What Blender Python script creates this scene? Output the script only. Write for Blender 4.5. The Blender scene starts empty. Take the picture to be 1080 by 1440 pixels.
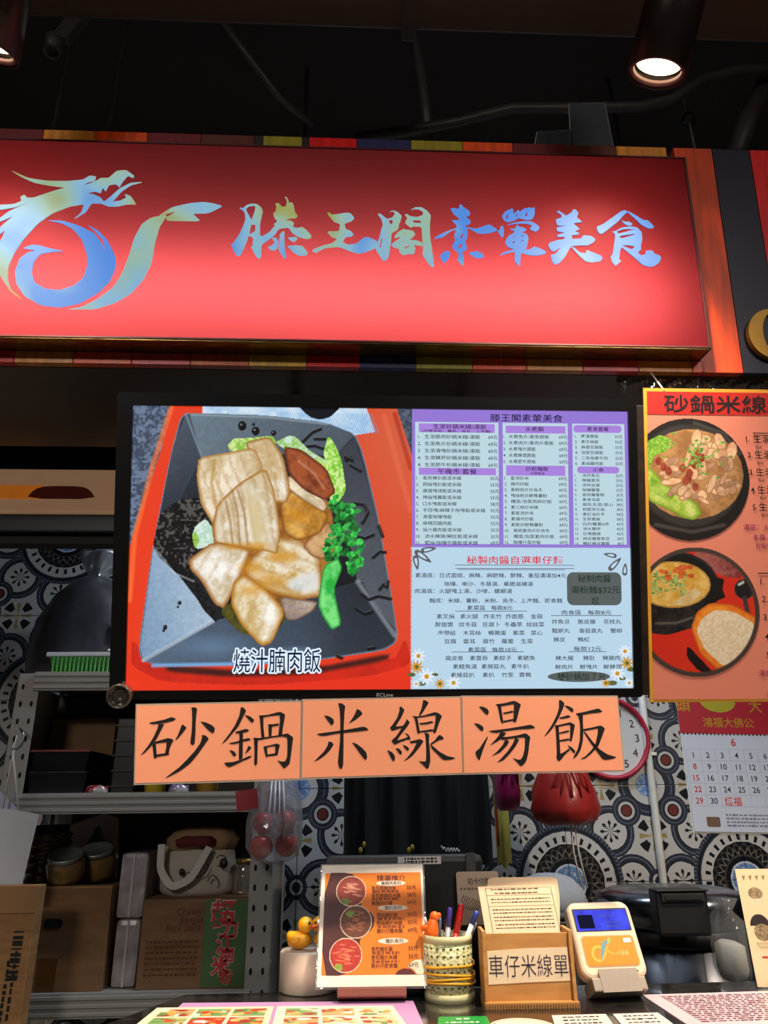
import bpy, bmesh, math, random
import numpy as np
from mathutils import Vector, Matrix
from mathutils.geometry import tessellate_polygon
random.seed(4); rng = np.random.default_rng(4)
sc = bpy.context.scene
COL = sc.collection
rad = math.radians

# ------------------------------------------------------------------ camera
FPX, CAMZ = 1040.0, 1.35                     # focal length in pixels of the 1080x1440 frame
CAM = Vector((0, 0, CAMZ))
_p, _y, _r = rad(22), rad(2.8), rad(-0.7)
FW = Vector((math.sin(_y)*math.cos(_p), math.cos(_y)*math.cos(_p), math.sin(_p)))
_rt = Vector((math.cos(_y), -math.sin(_y), 0)); _up = _rt.cross(FW)
RT = _rt*math.cos(_r) + _up*math.sin(_r); UP = -_rt*math.sin(_r) + _up*math.cos(_r)
cd = bpy.data.cameras.new('camera'); cam = bpy.data.objects.new('camera', cd); COL.objects.link(cam)
cam.matrix_world = Matrix(((RT.x, UP.x, -FW.x, 0), (RT.y, UP.y, -FW.y, 0), (RT.z, UP.z, -FW.z, CAMZ), (0, 0, 0, 1)))
cd.sensor_fit = 'VERTICAL'; cd.sensor_height = 36; cd.sensor_width = 27; cd.lens = FPX/1440*36; cd.clip_start = 0.02
sc.camera = cam

# ------------------------------------------------------------------ world, lights, exposure
sc.view_settings.view_transform = 'Standard'; sc.view_settings.look = 'None'
sc.view_settings.gamma = 1; sc.view_settings.use_curve_mapping = False
sc.view_settings.exposure = 0.0
w = bpy.data.worlds.new('world'); sc.world = w; w.use_nodes = True
w.node_tree.nodes['Background'].inputs[0].default_value = (0.75, 0.85, 1.0, 1)
w.node_tree.nodes['Background'].inputs[1].default_value = 0.035
LAMP_W, LAMP_COL = 155.0, (1.0, 0.83, 0.62)       # the row of tilted downlights in front of the sign
KITCHEN_W, FILL_W, SIGN_W = 27.0, 62.0, 2.8
def light(name, kind, loc, power, col, direction=(0, 0, -1), parent=None, **kw):
    l = bpy.data.lights.new(name, kind); l.energy = power; l.color = col
    for k, v in kw.items(): setattr(l, k, v)
    o = bpy.data.objects.new(name, l); COL.objects.link(o)
    q = Vector(direction).to_track_quat('-Z', 'Y')
    o.matrix_world = Matrix.Translation(loc) @ q.to_matrix().to_4x4()
    if parent: o.parent = parent; o.matrix_parent_inverse = parent.matrix_world.inverted()
    return o

# ------------------------------------------------------------------ pixel -> place helpers
def ray(px, py): return FW + RT*((px-540)/FPX) - UP*((py-720)/FPX)
def at(px, py, D):                       # the point of the upright plane Y = D seen at this pixel
    r = ray(px, py); return CAM + r*(D/r.y)
def onz(px, py, z):                      # the point of the level plane Z = z seen at this pixel
    r = ray(px, py); return CAM + r*((z-CAMZ)/r.z)
class Pl:                                # a plane leaning towards the aisle by `lean` degrees; local X right, Y up, Z towards the aisle
    def __init__(s, o, lean=0, yaw=0, roll=0):
        t, y = rad(lean), rad(yaw); s.o = Vector(o)
        s.ex = Vector((math.cos(y), math.sin(y), 0)); fwd = Vector((-math.sin(y), math.cos(y), 0))
        s.ey = Vector((0, 0, 1))*math.cos(t) - fwd*math.sin(t)
        if roll:
            a = rad(roll); s.ex, s.ey = s.ex*math.cos(a)+s.ey*math.sin(a), -s.ex*math.sin(a)+s.ey*math.cos(a)
        s.n = s.ex.cross(s.ey)
    def hit(s, px, py):
        r = ray(px, py); return CAM + r*(((s.o-CAM).dot(s.n))/r.dot(s.n))
    def uv(s, px, py):
        q = s.hit(px, py) - s.o; return (q.dot(s.ex), q.dot(s.ey))
    def uvs(s, pts): return [s.uv(*p) for p in pts]
    def mat(s, z=0):
        o = s.o + s.n*z
        return Matrix(((s.ex.x, s.ey.x, s.n.x, o.x), (s.ex.y, s.ey.y, s.n.y, o.y), (s.ex.z, s.ey.z, s.n.z, o.z), (0, 0, 0, 1)))

# ------------------------------------------------------------------ objects
def tag(o, label=None, cat=None, group=None, kind=None):
    for k, v in (('label', label), ('category', cat), ('group', group), ('kind', kind)):
        if v: o[k] = v
    return o
def thing(name, label, cat, m=None, group=None):
    o = bpy.data.objects.new(name, None); COL.objects.link(o); o.empty_display_size = 0.05
    if m is not None: o.matrix_world = m if isinstance(m, Matrix) else Matrix.Translation(m)
    bpy.context.view_layer.update()
    return tag(o, label, cat, group)
def copy_tree(o, parent=None):
    c = o.copy(); COL.objects.link(c); c.parent = parent
    for ch in o.children: copy_tree(ch, c)
    return c
def link(name, me, mat, parent=None):
    o = bpy.data.objects.new(name, me); COL.objects.link(o)
    if mat: me.materials.append(mat)
    if parent: o.parent = parent
    return o
class MB:
    def __init__(s): s.v = []; s.f = []; s.sm = []
    def add(s, vs, fs, m=None, smooth=False):
        n = len(s.v)
        s.v += [tuple(m @ Vector(p)) if m is not None else tuple(p) for p in vs]
        s.f += [tuple(i+n for i in q) for q in fs]; s.sm += [smooth]*len(fs); return s
    def box(s, c, d, m=None, bev=0.0):
        bm = bmesh.new(); bmesh.ops.create_cube(bm, size=1)
        for v in bm.verts: v.co = Vector((c[0]+v.co.x*d[0], c[1]+v.co.y*d[1], c[2]+v.co.z*d[2]))
        if bev: bmesh.ops.bevel(bm, geom=bm.edges[:], offset=bev, segments=2, affect='EDGES', profile=0.6)
        bm.verts.index_update()
        s.add([v.co.copy() for v in bm.verts], [[v.index for v in f.verts] for f in bm.faces], m); bm.free(); return s
    def prism(s, poly, z0, z1, holes=(), m=None):
        loops = [list(poly)] + [list(h) for h in holes]
        pts = [p for l in loops for p in l]
        tris = tessellate_polygon([[Vector((p[0], p[1], 0)) for p in l] for l in loops])
        n = len(pts); fs = []
        for t in tris:
            a, b, c = (pts[i] for i in t)
            if (b[0]-a[0])*(c[1]-a[1]) - (b[1]-a[1])*(c[0]-a[0]) < 0: t = (t[0], t[2], t[1])
            fs.append((t[0]+n, t[1]+n, t[2]+n)); 
            if z1 != z0: fs.append((t[0], t[2], t[1]))
        if z1 != z0:
            k = 0
            for l in loops:
                ar = sum(l[i][0]*l[(i+1) % len(l)][1]-l[(i+1) % len(l)][0]*l[i][1] for i in range(len(l)))
                flip = (ar < 0) != (k > 0)
                for i in range(len(l)):
                    a, b = k+i, k+(i+1) % len(l)
                    fs.append((b, a, a+n, b+n) if flip else (a, b, b+n, a+n))
                k += len(l)
        return s.add([(p[0], p[1], z0) for p in pts]+[(p[0], p[1], z1) for p in pts], fs, m)
    def lathe(s, prof, seg=32, m=None, ell=1.0, smooth=True, fn=None):
        vs, fs = [], []
        for r, z in prof:
            for k in range(seg):
                a = 2*math.pi*k/seg; p = Vector((r*math.cos(a), r*ell*math.sin(a), z))
                vs.append(fn(p, a) if fn else p)
        for i in range(len(prof)-1):
            for k in range(seg):
                k2 = (k+1) % seg; fs.append((i*seg+k, i*seg+k2, (i+1)*seg+k2, (i+1)*seg+k))
        if prof[0][0] > 0.002 and prof[-1][0] > 0.002:          # a ring: join the last circle to the first
            n = len(prof)-1
            for k in range(seg): k2 = (k+1) % seg; fs.append((n*seg+k, n*seg+k2, k2, k))
        return s.add(vs, fs, m, smooth)
    def tube(s, path, r, seg=8, m=None, closed=False):
        P = [Vector(p) for p in path]; n = len(P); vs, fs = [], []
        R = r if isinstance(r, (list, tuple)) else [r]*n
        ref = None
        for i, p in enumerate(P):
            t = (P[(i+1) % n]-P[i-1]) if closed else (P[min(i+1, n-1)]-P[max(i-1, 0)])
            t.normalize()
            if ref is None: ref = t.orthogonal().normalized()
            ref = (ref - t*ref.dot(t)).normalized(); b = t.cross(ref)
            for k in range(seg):
                a = 2*math.pi*k/seg; vs.append(p + (ref*math.cos(a)+b*math.sin(a))*R[i])
        for i in range(n if closed else n-1):
            j = (i+1) % n
            for k in range(seg):
                k2 = (k+1) % seg; fs.append((i*seg+k, i*seg+k2, j*seg+k2, j*seg+k))
        if not closed: fs += [tuple(reversed(range(seg))), tuple((n-1)*seg+k for k in range(seg))]
        return s.add(vs, fs, m, True)
    def ball(s, c, r, seg=20, rings=12, m=None, fn=None):
        if not isinstance(r, (tuple, list)): r = (r, r, r)
        vs, fs = [], []
        for i in range(rings+1):
            th = math.pi*i/rings
            for k in range(seg):
                a = 2*math.pi*k/seg
                d = Vector((math.sin(th)*math.cos(a), math.sin(th)*math.sin(a), math.cos(th)))
                q = Vector((c[0]+d.x*r[0], c[1]+d.y*r[1], c[2]+d.z*r[2])); vs.append(fn(q, d) if fn else q)
        for i in range(rings):
            for k in range(seg):
                k2 = (k+1) % seg; fs.append((i*seg+k, (i+1)*seg+k, (i+1)*seg+k2, i*seg+k2))
        return s.add(vs, fs, m, True)
    def build(s, name, mat, parent=None):
        me = bpy.data.meshes.new(name); me.from_pydata(s.v, [], s.f); me.update()
        me.polygons.foreach_set('use_smooth', s.sm)
        return link(name, me, mat, parent)
def grid(name, nx, ny, fn, mat, parent=None, smooth=True):   # a sheet: fn(u, v) -> point
    mb = MB(); vs = [fn(i/nx, j/ny) for j in range(ny+1) for i in range(nx+1)]
    fs = [(j*(nx+1)+i, j*(nx+1)+i+1, (j+1)*(nx+1)+i+1, (j+1)*(nx+1)+i) for j in range(ny) for i in range(nx)]
    mb.add(vs, fs, None, smooth); return mb.build(name, mat, parent)
def rrect(x0, y0, x1, y1, r, n=5):
    out = []
    for cx, cy, a0 in ((x1-r, y1-r, 0), (x0+r, y1-r, 90), (x0+r, y0+r, 180), (x1-r, y0+r, 270)):
        for i in range(n+1):
            a = rad(a0+90*i/n); out.append((cx+r*math.cos(a), cy+r*math.sin(a)))
    return out
def circ(cx, cy, rx, ry=None, n=40): 
    ry = ry or rx; return [(cx+rx*math.cos(2*math.pi*i/n), cy+ry*math.sin(2*math.pi*i/n)) for i in range(n)]
def chaikin(p, it=1, q=0.22):
    for _ in range(it):
        o = []
        for i in range(len(p)):
            a, b = p[i], p[(i+1) % len(p)]
            o += [(a[0]+(b[0]-a[0])*q, a[1]+(b[1]-a[1])*q), (b[0]-(b[0]-a[0])*q, b[1]-(b[1]-a[1])*q)]
        p = o
    return p

# ------------------------------------------------------------------ materials
def lin(c):
    if isinstance(c, str): c = tuple(int(c[i:i+2], 16) for i in (0, 2, 4))
    return tuple((x/255/12.92 if x <= 10.3 else ((x/255+0.055)/1.055)**2.4) for x in c)
def new_mat(name):
    m = bpy.data.materials.new(name); m.use_nodes = True
    return m, m.node_tree, m.node_tree.nodes['Principled BSDF']
def mat(name, col, rough=0.5, metal=0.0, var=0.12, scale=30.0, bump=0.0, stretch=None, emit=0.0, alpha=1.0, coat=0.0, trans=0.0, spec=None):
    m, t, b = new_mat(name); c = lin(col); N = t.nodes; L = t.links
    b.inputs['Roughness'].default_value = rough; b.inputs['Metallic'].default_value = metal
    b.inputs['Alpha'].default_value = alpha; b.inputs['Coat Weight'].default_value = coat
    b.inputs['Transmission Weight'].default_value = trans
    if spec is not None: b.inputs['Specular IOR Level'].default_value = spec
    tc = N.new('ShaderNodeTexCoord'); mp = N.new('ShaderNodeMapping'); L.new(tc.outputs['Object'], mp.inputs[0])
    if stretch: mp.inputs['Scale'].default_value = stretch
    no = N.new('ShaderNodeTexNoise'); no.inputs['Scale'].default_value = scale; no.inputs['Detail'].default_value = 4
    L.new(mp.outputs[0], no.inputs[0])
    mx = N.new('ShaderNodeMix'); mx.data_type = 'RGBA'; L.new(no.outputs[0], mx.inputs[0])
    mx.inputs[6].default_value = (*[x*(1-var) for x in c], 1); mx.inputs[7].default_value = (*[min(1, x*(1+var)) for x in c], 1)
    L.new(mx.outputs[2], b.inputs['Base Color'])
    if bump:
        bp = N.new('ShaderNodeBump'); bp.inputs['Strength'].default_value = bump; bp.inputs['Distance'].default_value = 0.004
        L.new(no.outputs[0], bp.inputs['Height']); L.new(bp.outputs[0], b.inputs['Normal'])
    if emit:
        L.new(mx.outputs[2], b.inputs['Emission Color']); b.inputs['Emission Strength'].default_value = emit
    return m
def ramp_mat(name, stops, scale=8.0, rough=0.5, stretch=None, detail=5, bump=0.0, metal=0.0, emit=0.0, coat=0.0, kind='noise'):
    m, t, b = new_mat(name); N = t.nodes; L = t.links
    tc = N.new('ShaderNodeTexCoord'); mp = N.new('ShaderNodeMapping'); L.new(tc.outputs['Object'], mp.inputs[0])
    if stretch: mp.inputs['Scale'].default_value = stretch
    if kind == 'noise': no = N.new('ShaderNodeTexNoise'); no.inputs['Detail'].default_value = detail
    else: no = N.new('ShaderNodeTexVoronoi')
    no.inputs['Scale'].default_value = scale; L.new(mp.outputs[0], no.inputs[0])
    r = N.new('ShaderNodeValToRGB'); el = r.color_ramp.elements
    while len(el) < len(stops): el.new(0.5)
    for e, (p, c) in zip(el, stops): e.position = p; e.color = (*lin(c), 1)
    L.new(no.outputs[0], r.inputs[0]); L.new(r.outputs[0], b.inputs['Base Color'])
    b.inputs['Roughness'].default_value = rough; b.inputs['Metallic'].default_value = metal; b.inputs['Coat Weight'].default_value = coat
    if bump:
        bp = N.new('ShaderNodeBump'); bp.inputs['Strength'].default_value = bump; bp.inputs['Distance'].default_value = 0.003
        L.new(no.outputs[0], bp.inputs['Height']); L.new(bp.outputs[0], b.inputs['Normal'])
    if emit: L.new(r.outputs[0], b.inputs['Emission Color']); b.inputs['Emission Strength'].default_value = emit
    return m
def glow(name, col, strength=1.0):
    m = bpy.data.materials.new(name); m.use_nodes = True; t = m.node_tree; t.nodes.clear()
    e = t.nodes.new('ShaderNodeEmission'); o = t.nodes.new('ShaderNodeOutputMaterial')
    e.inputs[0].default_value = (*lin(col), 1); e.inputs[1].default_value = strength; t.links.new(e.outputs[0], o.inputs[0]); return m
def film(name, col=(235, 240, 245), clear=0.75, rough=0.12, body=0.5):      # thin plastic: clear + glossy + a little haze
    m = bpy.data.materials.new(name); m.use_nodes = True; t = m.node_tree; N, L = t.nodes, t.links; N.clear()
    tr = N.new('ShaderNodeBsdfTransparent'); gl = N.new('ShaderNodeBsdfGlossy'); df = N.new('ShaderNodeBsdfDiffuse')
    gl.inputs['Roughness'].default_value = rough; df.inputs['Color'].default_value = (*lin(col), 1); tr.inputs['Color'].default_value = (*lin(col), 1)
    a = N.new('ShaderNodeMixShader'); a.inputs[0].default_value = body; L.new(gl.outputs[0], a.inputs[1]); L.new(df.outputs[0], a.inputs[2])
    c = N.new('ShaderNodeMixShader'); c.inputs[0].default_value = clear; L.new(a.outputs[0], c.inputs[1]); L.new(tr.outputs[0], c.inputs[2])
    no = N.new('ShaderNodeTexNoise'); no.inputs['Scale'].default_value = 40; bp = N.new('ShaderNodeBump'); bp.inputs['Strength'].default_value = 0.8
    bp.inputs['Distance'].default_value = 0.006; tc = N.new('ShaderNodeTexCoord'); L.new(tc.outputs['Object'], no.inputs[0])
    L.new(no.outputs[0], bp.inputs['Height']); L.new(bp.outputs[0], gl.inputs['Normal'])
    o = N.new('ShaderNodeOutputMaterial'); L.new(c.outputs[0], o.inputs[0]); return m
def vcol_mat(name, emit=0.0, rough=0.45, gloss=True):
    m, t, b = new_mat(name); a = t.nodes.new('ShaderNodeVertexColor'); a.layer_name = 'ink'
    if emit:
        b.inputs['Base Color'].default_value = (0.01, 0.01, 0.01, 1); t.links.new(a.outputs[0], b.inputs['Emission Color']); b.inputs['Emission Strength'].default_value = emit
    else: t.links.new(a.outputs[0], b.inputs['Base Color'])
    b.inputs['Roughness'].default_value = rough; return m

# ------------------------------------------------------------------ lettering: flat glyph outlines
_glyph = {}
def glyphs(s, bold=0.0):
    k = (s, bold)
    if k not in _glyph:
        c = bpy.data.curves.new('g', 'FONT'); c.body = s; c.size = 1; c.resolution_u = 3; c.offset = bold; c.dimensions = '2D'; c.fill_mode = 'FRONT'
        o = bpy.data.objects.new('g', c); COL.objects.link(o)
        me = bpy.data.meshes.new_from_object(o.evaluated_get(bpy.context.evaluated_depsgraph_get()))
        V = np.array([v.co[:2] for v in me.vertices]).reshape(-1, 2); Fc = [tuple(p.vertices) for p in me.polygons]
        bpy.data.objects.remove(o); bpy.data.curves.remove(c); bpy.data.meshes.remove(me); _glyph[k] = (V, Fc)
    return _glyph[k]
def lettering(name, items, mt, parent, z=0.0008, m=None, bold=0.0, label=None):
    """items: (text, x, y, height[, align 'l'/'c'/'r'[, width to fill]]) - x, y = left/centre/right of the text's middle line"""
    mb = MB()
    for it in items:
        s, x, y, h = it[:4]; al = it[4] if len(it) > 4 else 'l'; wd = it[5] if len(it) > 5 else None
        V, Fc = glyphs(s, bold)
        if not len(V): continue
        x0, x1 = V[:, 0].min(), V[:, 0].max(); k = h/0.9; kx = k if wd is None else wd/(x1-x0)
        W = (x1-x0)*kx; ox = x - {'l': 0, 'c': W/2, 'r': W}[al]
        mb.add([((a-x0)*kx+ox, (b-0.38)*k+y, z) for a, b in V], Fc, m)
    o = mb.build(name, mt, parent)
    if label: o['label'] = label
    if len(items) > 1: o['kind'] = 'stuff'          # rows of small print
    return o

# ------------------------------------------------------------------ printed pictures: fine sheets with an ink colour per point
def vnoise(H, W, n, seed):
    g = np.random.default_rng(seed).random((n+2, n+2)); y = np.linspace(0, n, H); x = np.linspace(0, n, W)
    yi, xi = y.astype(int), x.astype(int); fy, fx = (y-yi)[:, None], (x-xi)[None]; fy = fy*fy*(3-2*fy); fx = fx*fx*(3-2*fx)
    a, b, c, d = (g[np.ix_(yi+p, xi+q)] for p, q in ((0, 0), (0, 1), (1, 0), (1, 1)))
    return (a*(1-fx)+b*fx)*(1-fy)+(c*(1-fx)+d*fx)*fy
class Paint:
    def __init__(s, x0, y0, x1, y1, W, H, bg):
        s.b = (x0, y0, x1, y1); s.W, s.H = W, H; s.a = np.zeros((H, W, 3)); s.a[:] = bg
        s.X, s.Y = np.meshgrid(np.linspace(x0, x1, W), np.linspace(y0, y1, H)); s.k = 0
        s.N1 = 0.5*vnoise(H, W, 14, 1)+0.3*vnoise(H, W, 40, 2)+0.2*vnoise(H, W, 110, 3)
        s.N2 = 0.4*vnoise(H, W, 50, 5)+0.6*vnoise(H, W, 130, 6)
    def sub(s, pts, pad=0.0):
        xs, ys = [p[0] for p in pts], [p[1] for p in pts]; x0, y0, x1, y1 = s.b
        f = lambda v, a, b, n: int(max(0, min(n, (v-a)/(b-a)*(n-1))))
        return (slice(f(min(ys)-pad, y0, y1, s.H), f(max(ys)+pad, y0, y1, s.H)+2), slice(f(min(xs)-pad, x0, x1, s.W), f(max(xs)+pad, x0, x1, s.W)+2))
    def inside(s, pts, w=None):
        X, Y = (s.X, s.Y) if w is None else (s.X[w], s.Y[w]); m = np.zeros(X.shape, bool); n = len(pts)
        for i in range(n):
            (ax, ay), (bx, by) = pts[i], pts[(i+1) % n]
            if ay == by: continue
            m ^= ((ay > Y) != (by > Y)) & (X < (bx-ax)*(Y-ay)/(by-ay)+ax)
        return m
    def dist(s, pts, closed=True, w=None):
        X, Y = (s.X, s.Y) if w is None else (s.X[w], s.Y[w]); d = np.full(X.shape, 1e9); n = len(pts)
        for i in range(n if closed else n-1):
            (ax, ay), (bx, by) = pts[i], pts[(i+1) % n]; L = (bx-ax)**2+(by-ay)**2+1e-9
            t = np.clip(((X-ax)*(bx-ax)+(Y-ay)*(by-ay))/L, 0, 1)
            d = np.minimum(d, np.hypot(X-ax-t*(bx-ax), Y-ay-t*(by-ay)))
        return d
    def blend(s, al, c): s.a = s.a*(1-al[..., None]) + np.asarray(c, float)*al[..., None]
    def poly(s, pts, col, col2=None, amp=0.0, rim=None, fine=False, soft=0.0, smooth=1, grain=None, contrast=3.2):
        """grain: (angle, pitch, strength, colour) - fibres drawn along an angle"""
        if smooth: pts = chaikin(pts, smooth, 0.14)
        w = s.sub(pts); m = s.inside(pts, w).astype(float)
        if not m.size: return
        d = s.dist(pts, True, w) if (soft or rim) else None
        if soft: m = m*np.clip(d/soft, 0, 1)
        n = (s.N2 if fine else s.N1)[w]; c = np.zeros(m.shape+(3,)); c[:] = col
        if col2 is not None:
            t = np.clip((n-0.5)*contrast+0.5, 0, 1)[..., None]; c = c*(1-t)+np.asarray(col2, float)*t
        if amp: c = c*(1+amp*(n-0.5)*2)[..., None]
        if grain:
            g = rad(grain[0]); q = s.X[w]*math.sin(g)-s.Y[w]*math.cos(g)+26*(s.N1[w]-0.5)
            t = (np.clip(np.sin(q/grain[1])*1.5-0.4+2.4*(s.N2[w]-0.5), 0, 1)*grain[2])[..., None]; c = c*(1-t)+np.asarray(grain[3], float)*t
        if rim:
            t = np.clip(1-d/(rim[1]*(0.55+0.9*s.N1[w])), 0, 1)[..., None]**1.2; c = c*(1-t)+np.asarray(rim[0], float)*t
        s.a[w] = s.a[w]*(1-m[..., None])+c*m[..., None]
    def ell(s, cx, cy, rx, ry, col, **k): s.poly(circ(cx, cy, rx, ry, 22), col, smooth=0, **k)
    def line(s, pts, w, col, al=1.0):
        z = s.sub(pts, w*2); m = al*np.clip(1.5-s.dist(pts, False, z)/w, 0, 1); s.a[z] = s.a[z]*(1-m[..., None])+np.asarray(col, float)*m[..., None]
    def specks(s, pts, col, thr=0.62):
        m = s.inside(pts) & (s.N2 > thr); s.blend(m.astype(float), col)
    def build(s, name, mt, parent, xy, z=0.0006, mask=None):
        """xy: function canvas point -> local (x, y)"""
        H, W = s.H, s.W; A = np.array([xy(x, y) for x, y in ((s.b[0], s.b[1]), (s.b[2], s.b[1]), (s.b[0], s.b[3]))])
        fx = (s.X-s.b[0])/(s.b[2]-s.b[0]); fy = (s.Y-s.b[1])/(s.b[3]-s.b[1])
        co = np.zeros((H, W, 3)); co[..., :2] = A[0]+fx[..., None]*(A[1]-A[0])+fy[..., None]*(A[2]-A[0]); co[..., 2] = z
        i = np.arange(H*W).reshape(H, W); q = np.stack([i[1:, :-1], i[1:, 1:], i[:-1, 1:], i[:-1, :-1]], -1)
        q = q[mask[1:, 1:] & mask[:-1, :-1] & mask[1:, :-1] & mask[:-1, 1:]] if mask is not None else q.reshape(-1, 4)
        used = np.unique(q); rm = np.zeros(H*W, int); rm[used] = np.arange(len(used)); q = rm[q]
        me = bpy.data.meshes.new(name); me.vertices.add(len(used)); me.vertices.foreach_set('co', co.reshape(-1, 3)[used].ravel())
        me.loops.add(q.size); me.loops.foreach_set('vertex_index', q.ravel().astype(np.int32))
        me.polygons.add(len(q)); me.polygons.foreach_set('loop_start', np.arange(0, q.size, 4, dtype=np.int32))
        me.update(calc_edges=True)
        c = np.clip(s.a.reshape(-1, 3)[used]/255, 0, 1); c = np.where(c <= 0.04045, c/12.92, ((c+0.055)/1.055)**2.4)
        at_ = me.color_attributes.new('ink', 'FLOAT_COLOR', 'POINT'); at_.data.foreach_set('color', np.concatenate([c, np.ones((len(c), 1))], 1).ravel())
        return link(name, me, mt, parent)

def fine_print(name, rows, h, mt, parent, z=0.0008, m=None, seed=1):
    """rows of print too small to read: (x0, x1, y) broken into short dashes"""
    R_ = random.Random(seed); mb = MB()
    for x0, x1, y in rows:
        x = x0
        while x < x1:
            w_ = h*(0.8+1.6*R_.random()); w_ = min(w_, x1-x); hh = h*(0.32+0.25*R_.random())
            mb.add([(x, y-hh, z), (x+w_, y-hh, z), (x+w_, y+hh, z), (x, y+hh, z)], [(0, 1, 2, 3)], m); x += w_+h*(0.3+0.5*R_.random())
    return tag(mb.build(name, mt, parent), kind='stuff')

# ================================================================== the setting
M = {}
M['black'] = mat('black plastic', (16, 16, 18), 0.45, var=0.2)
M['matte_black'] = mat('matte black', (12, 12, 13), 0.8, var=0.25)
M['ceiling'] = mat('black painted ceiling', (44, 38, 36), 0.7, var=0.35, scale=3)
M['dark_wood'] = ramp_mat('dark brown laminate', [(0.3, (34, 25, 19)), (0.7, (52, 40, 30))], 12, 0.35, stretch=(1, 6, 6), bump=0.05)
M['steel'] = mat('brushed steel', (150, 152, 155), 0.32, 1.0, var=0.15, scale=60, stretch=(1, 1, 12))
M['rack'] = mat('grey painted steel', (150, 147, 142), 0.45, var=0.08, scale=20)
M['white'] = mat('white plastic', (225, 222, 216), 0.4, var=0.04)
M['ink'] = mat('black ink', (20, 16, 15), 0.5, var=0.1)
M['hole'] = mat('dark hole', (10, 10, 10), 0.9, var=0.1)
CARD_STOPS = [(0.3, (138, 98, 58)), (0.7, (168, 124, 78))]
M['card'] = ramp_mat('corrugated cardboard', CARD_STOPS, 14, 0.75, stretch=(1, 1, 5), bump=0.08)
M['card_dark'] = ramp_mat('brown carton', [(0.3, (112, 80, 50)), (0.7, (134, 98, 64))], 10, 0.75, stretch=(1, 1, 4), bump=0.06)
M['tape'] = mat('brown parcel tape', (96, 62, 34), 0.3, var=0.1)

def struct(name, mb, mt): return tag(mb.build(name, mt), kind='structure')
struct('floor', MB().box((0, 1.0, -0.03), (7.0, 6.0, 0.06)), mat('grey floor tile', (92, 88, 84), 0.4, var=0.15, scale=6))
CEILZ = 4.05
struct('ceiling', MB().box((0, 1.0, CEILZ+0.05), (7.0, 6.0, 0.1)), M['ceiling'])
struct('wall_left', MB().box((-3.05, 1.6, 2.0), (0.1, 2.8, 4.0)), mat('dark partition', (52, 52, 56), 0.7))
struct('wall_right', MB().box((3.05, 1.6, 2.0), (0.1, 2.8, 4.0)), mat('dark partition right', (52, 52, 56), 0.7))

# ---- patterned encaustic-look tiles: the drawing of one tile, made of maths nodes on the tile's own coordinates
class E:
    t = None
    def __init__(s, k): s.k = k
    @staticmethod
    def op(o, *a):
        n = E.t.nodes.new('ShaderNodeMath'); n.operation = o
        for i, x in enumerate(a):
            x = x.k if isinstance(x, E) else x
            if isinstance(x, (int, float)): n.inputs[i].default_value = x
            else: E.t.links.new(x, n.inputs[i])
        return E(n.outputs[0])
    def __add__(s, o): return E.op('ADD', s, o)
    def __sub__(s, o): return E.op('SUBTRACT', s, o)
    def __rsub__(s, o): return E.op('SUBTRACT', o, s)
    def __mul__(s, o): return E.op('MULTIPLY', s, o)
    __radd__ = __add__; __rmul__ = __mul__
    def lt(s, o): return E.op('LESS_THAN', s, o)
    def gt(s, o): return E.op('GREATER_THAN', s, o)
    def abs(s): return E.op('ABSOLUTE', s)
    def sin(s): return E.op('SINE', s)
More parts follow.
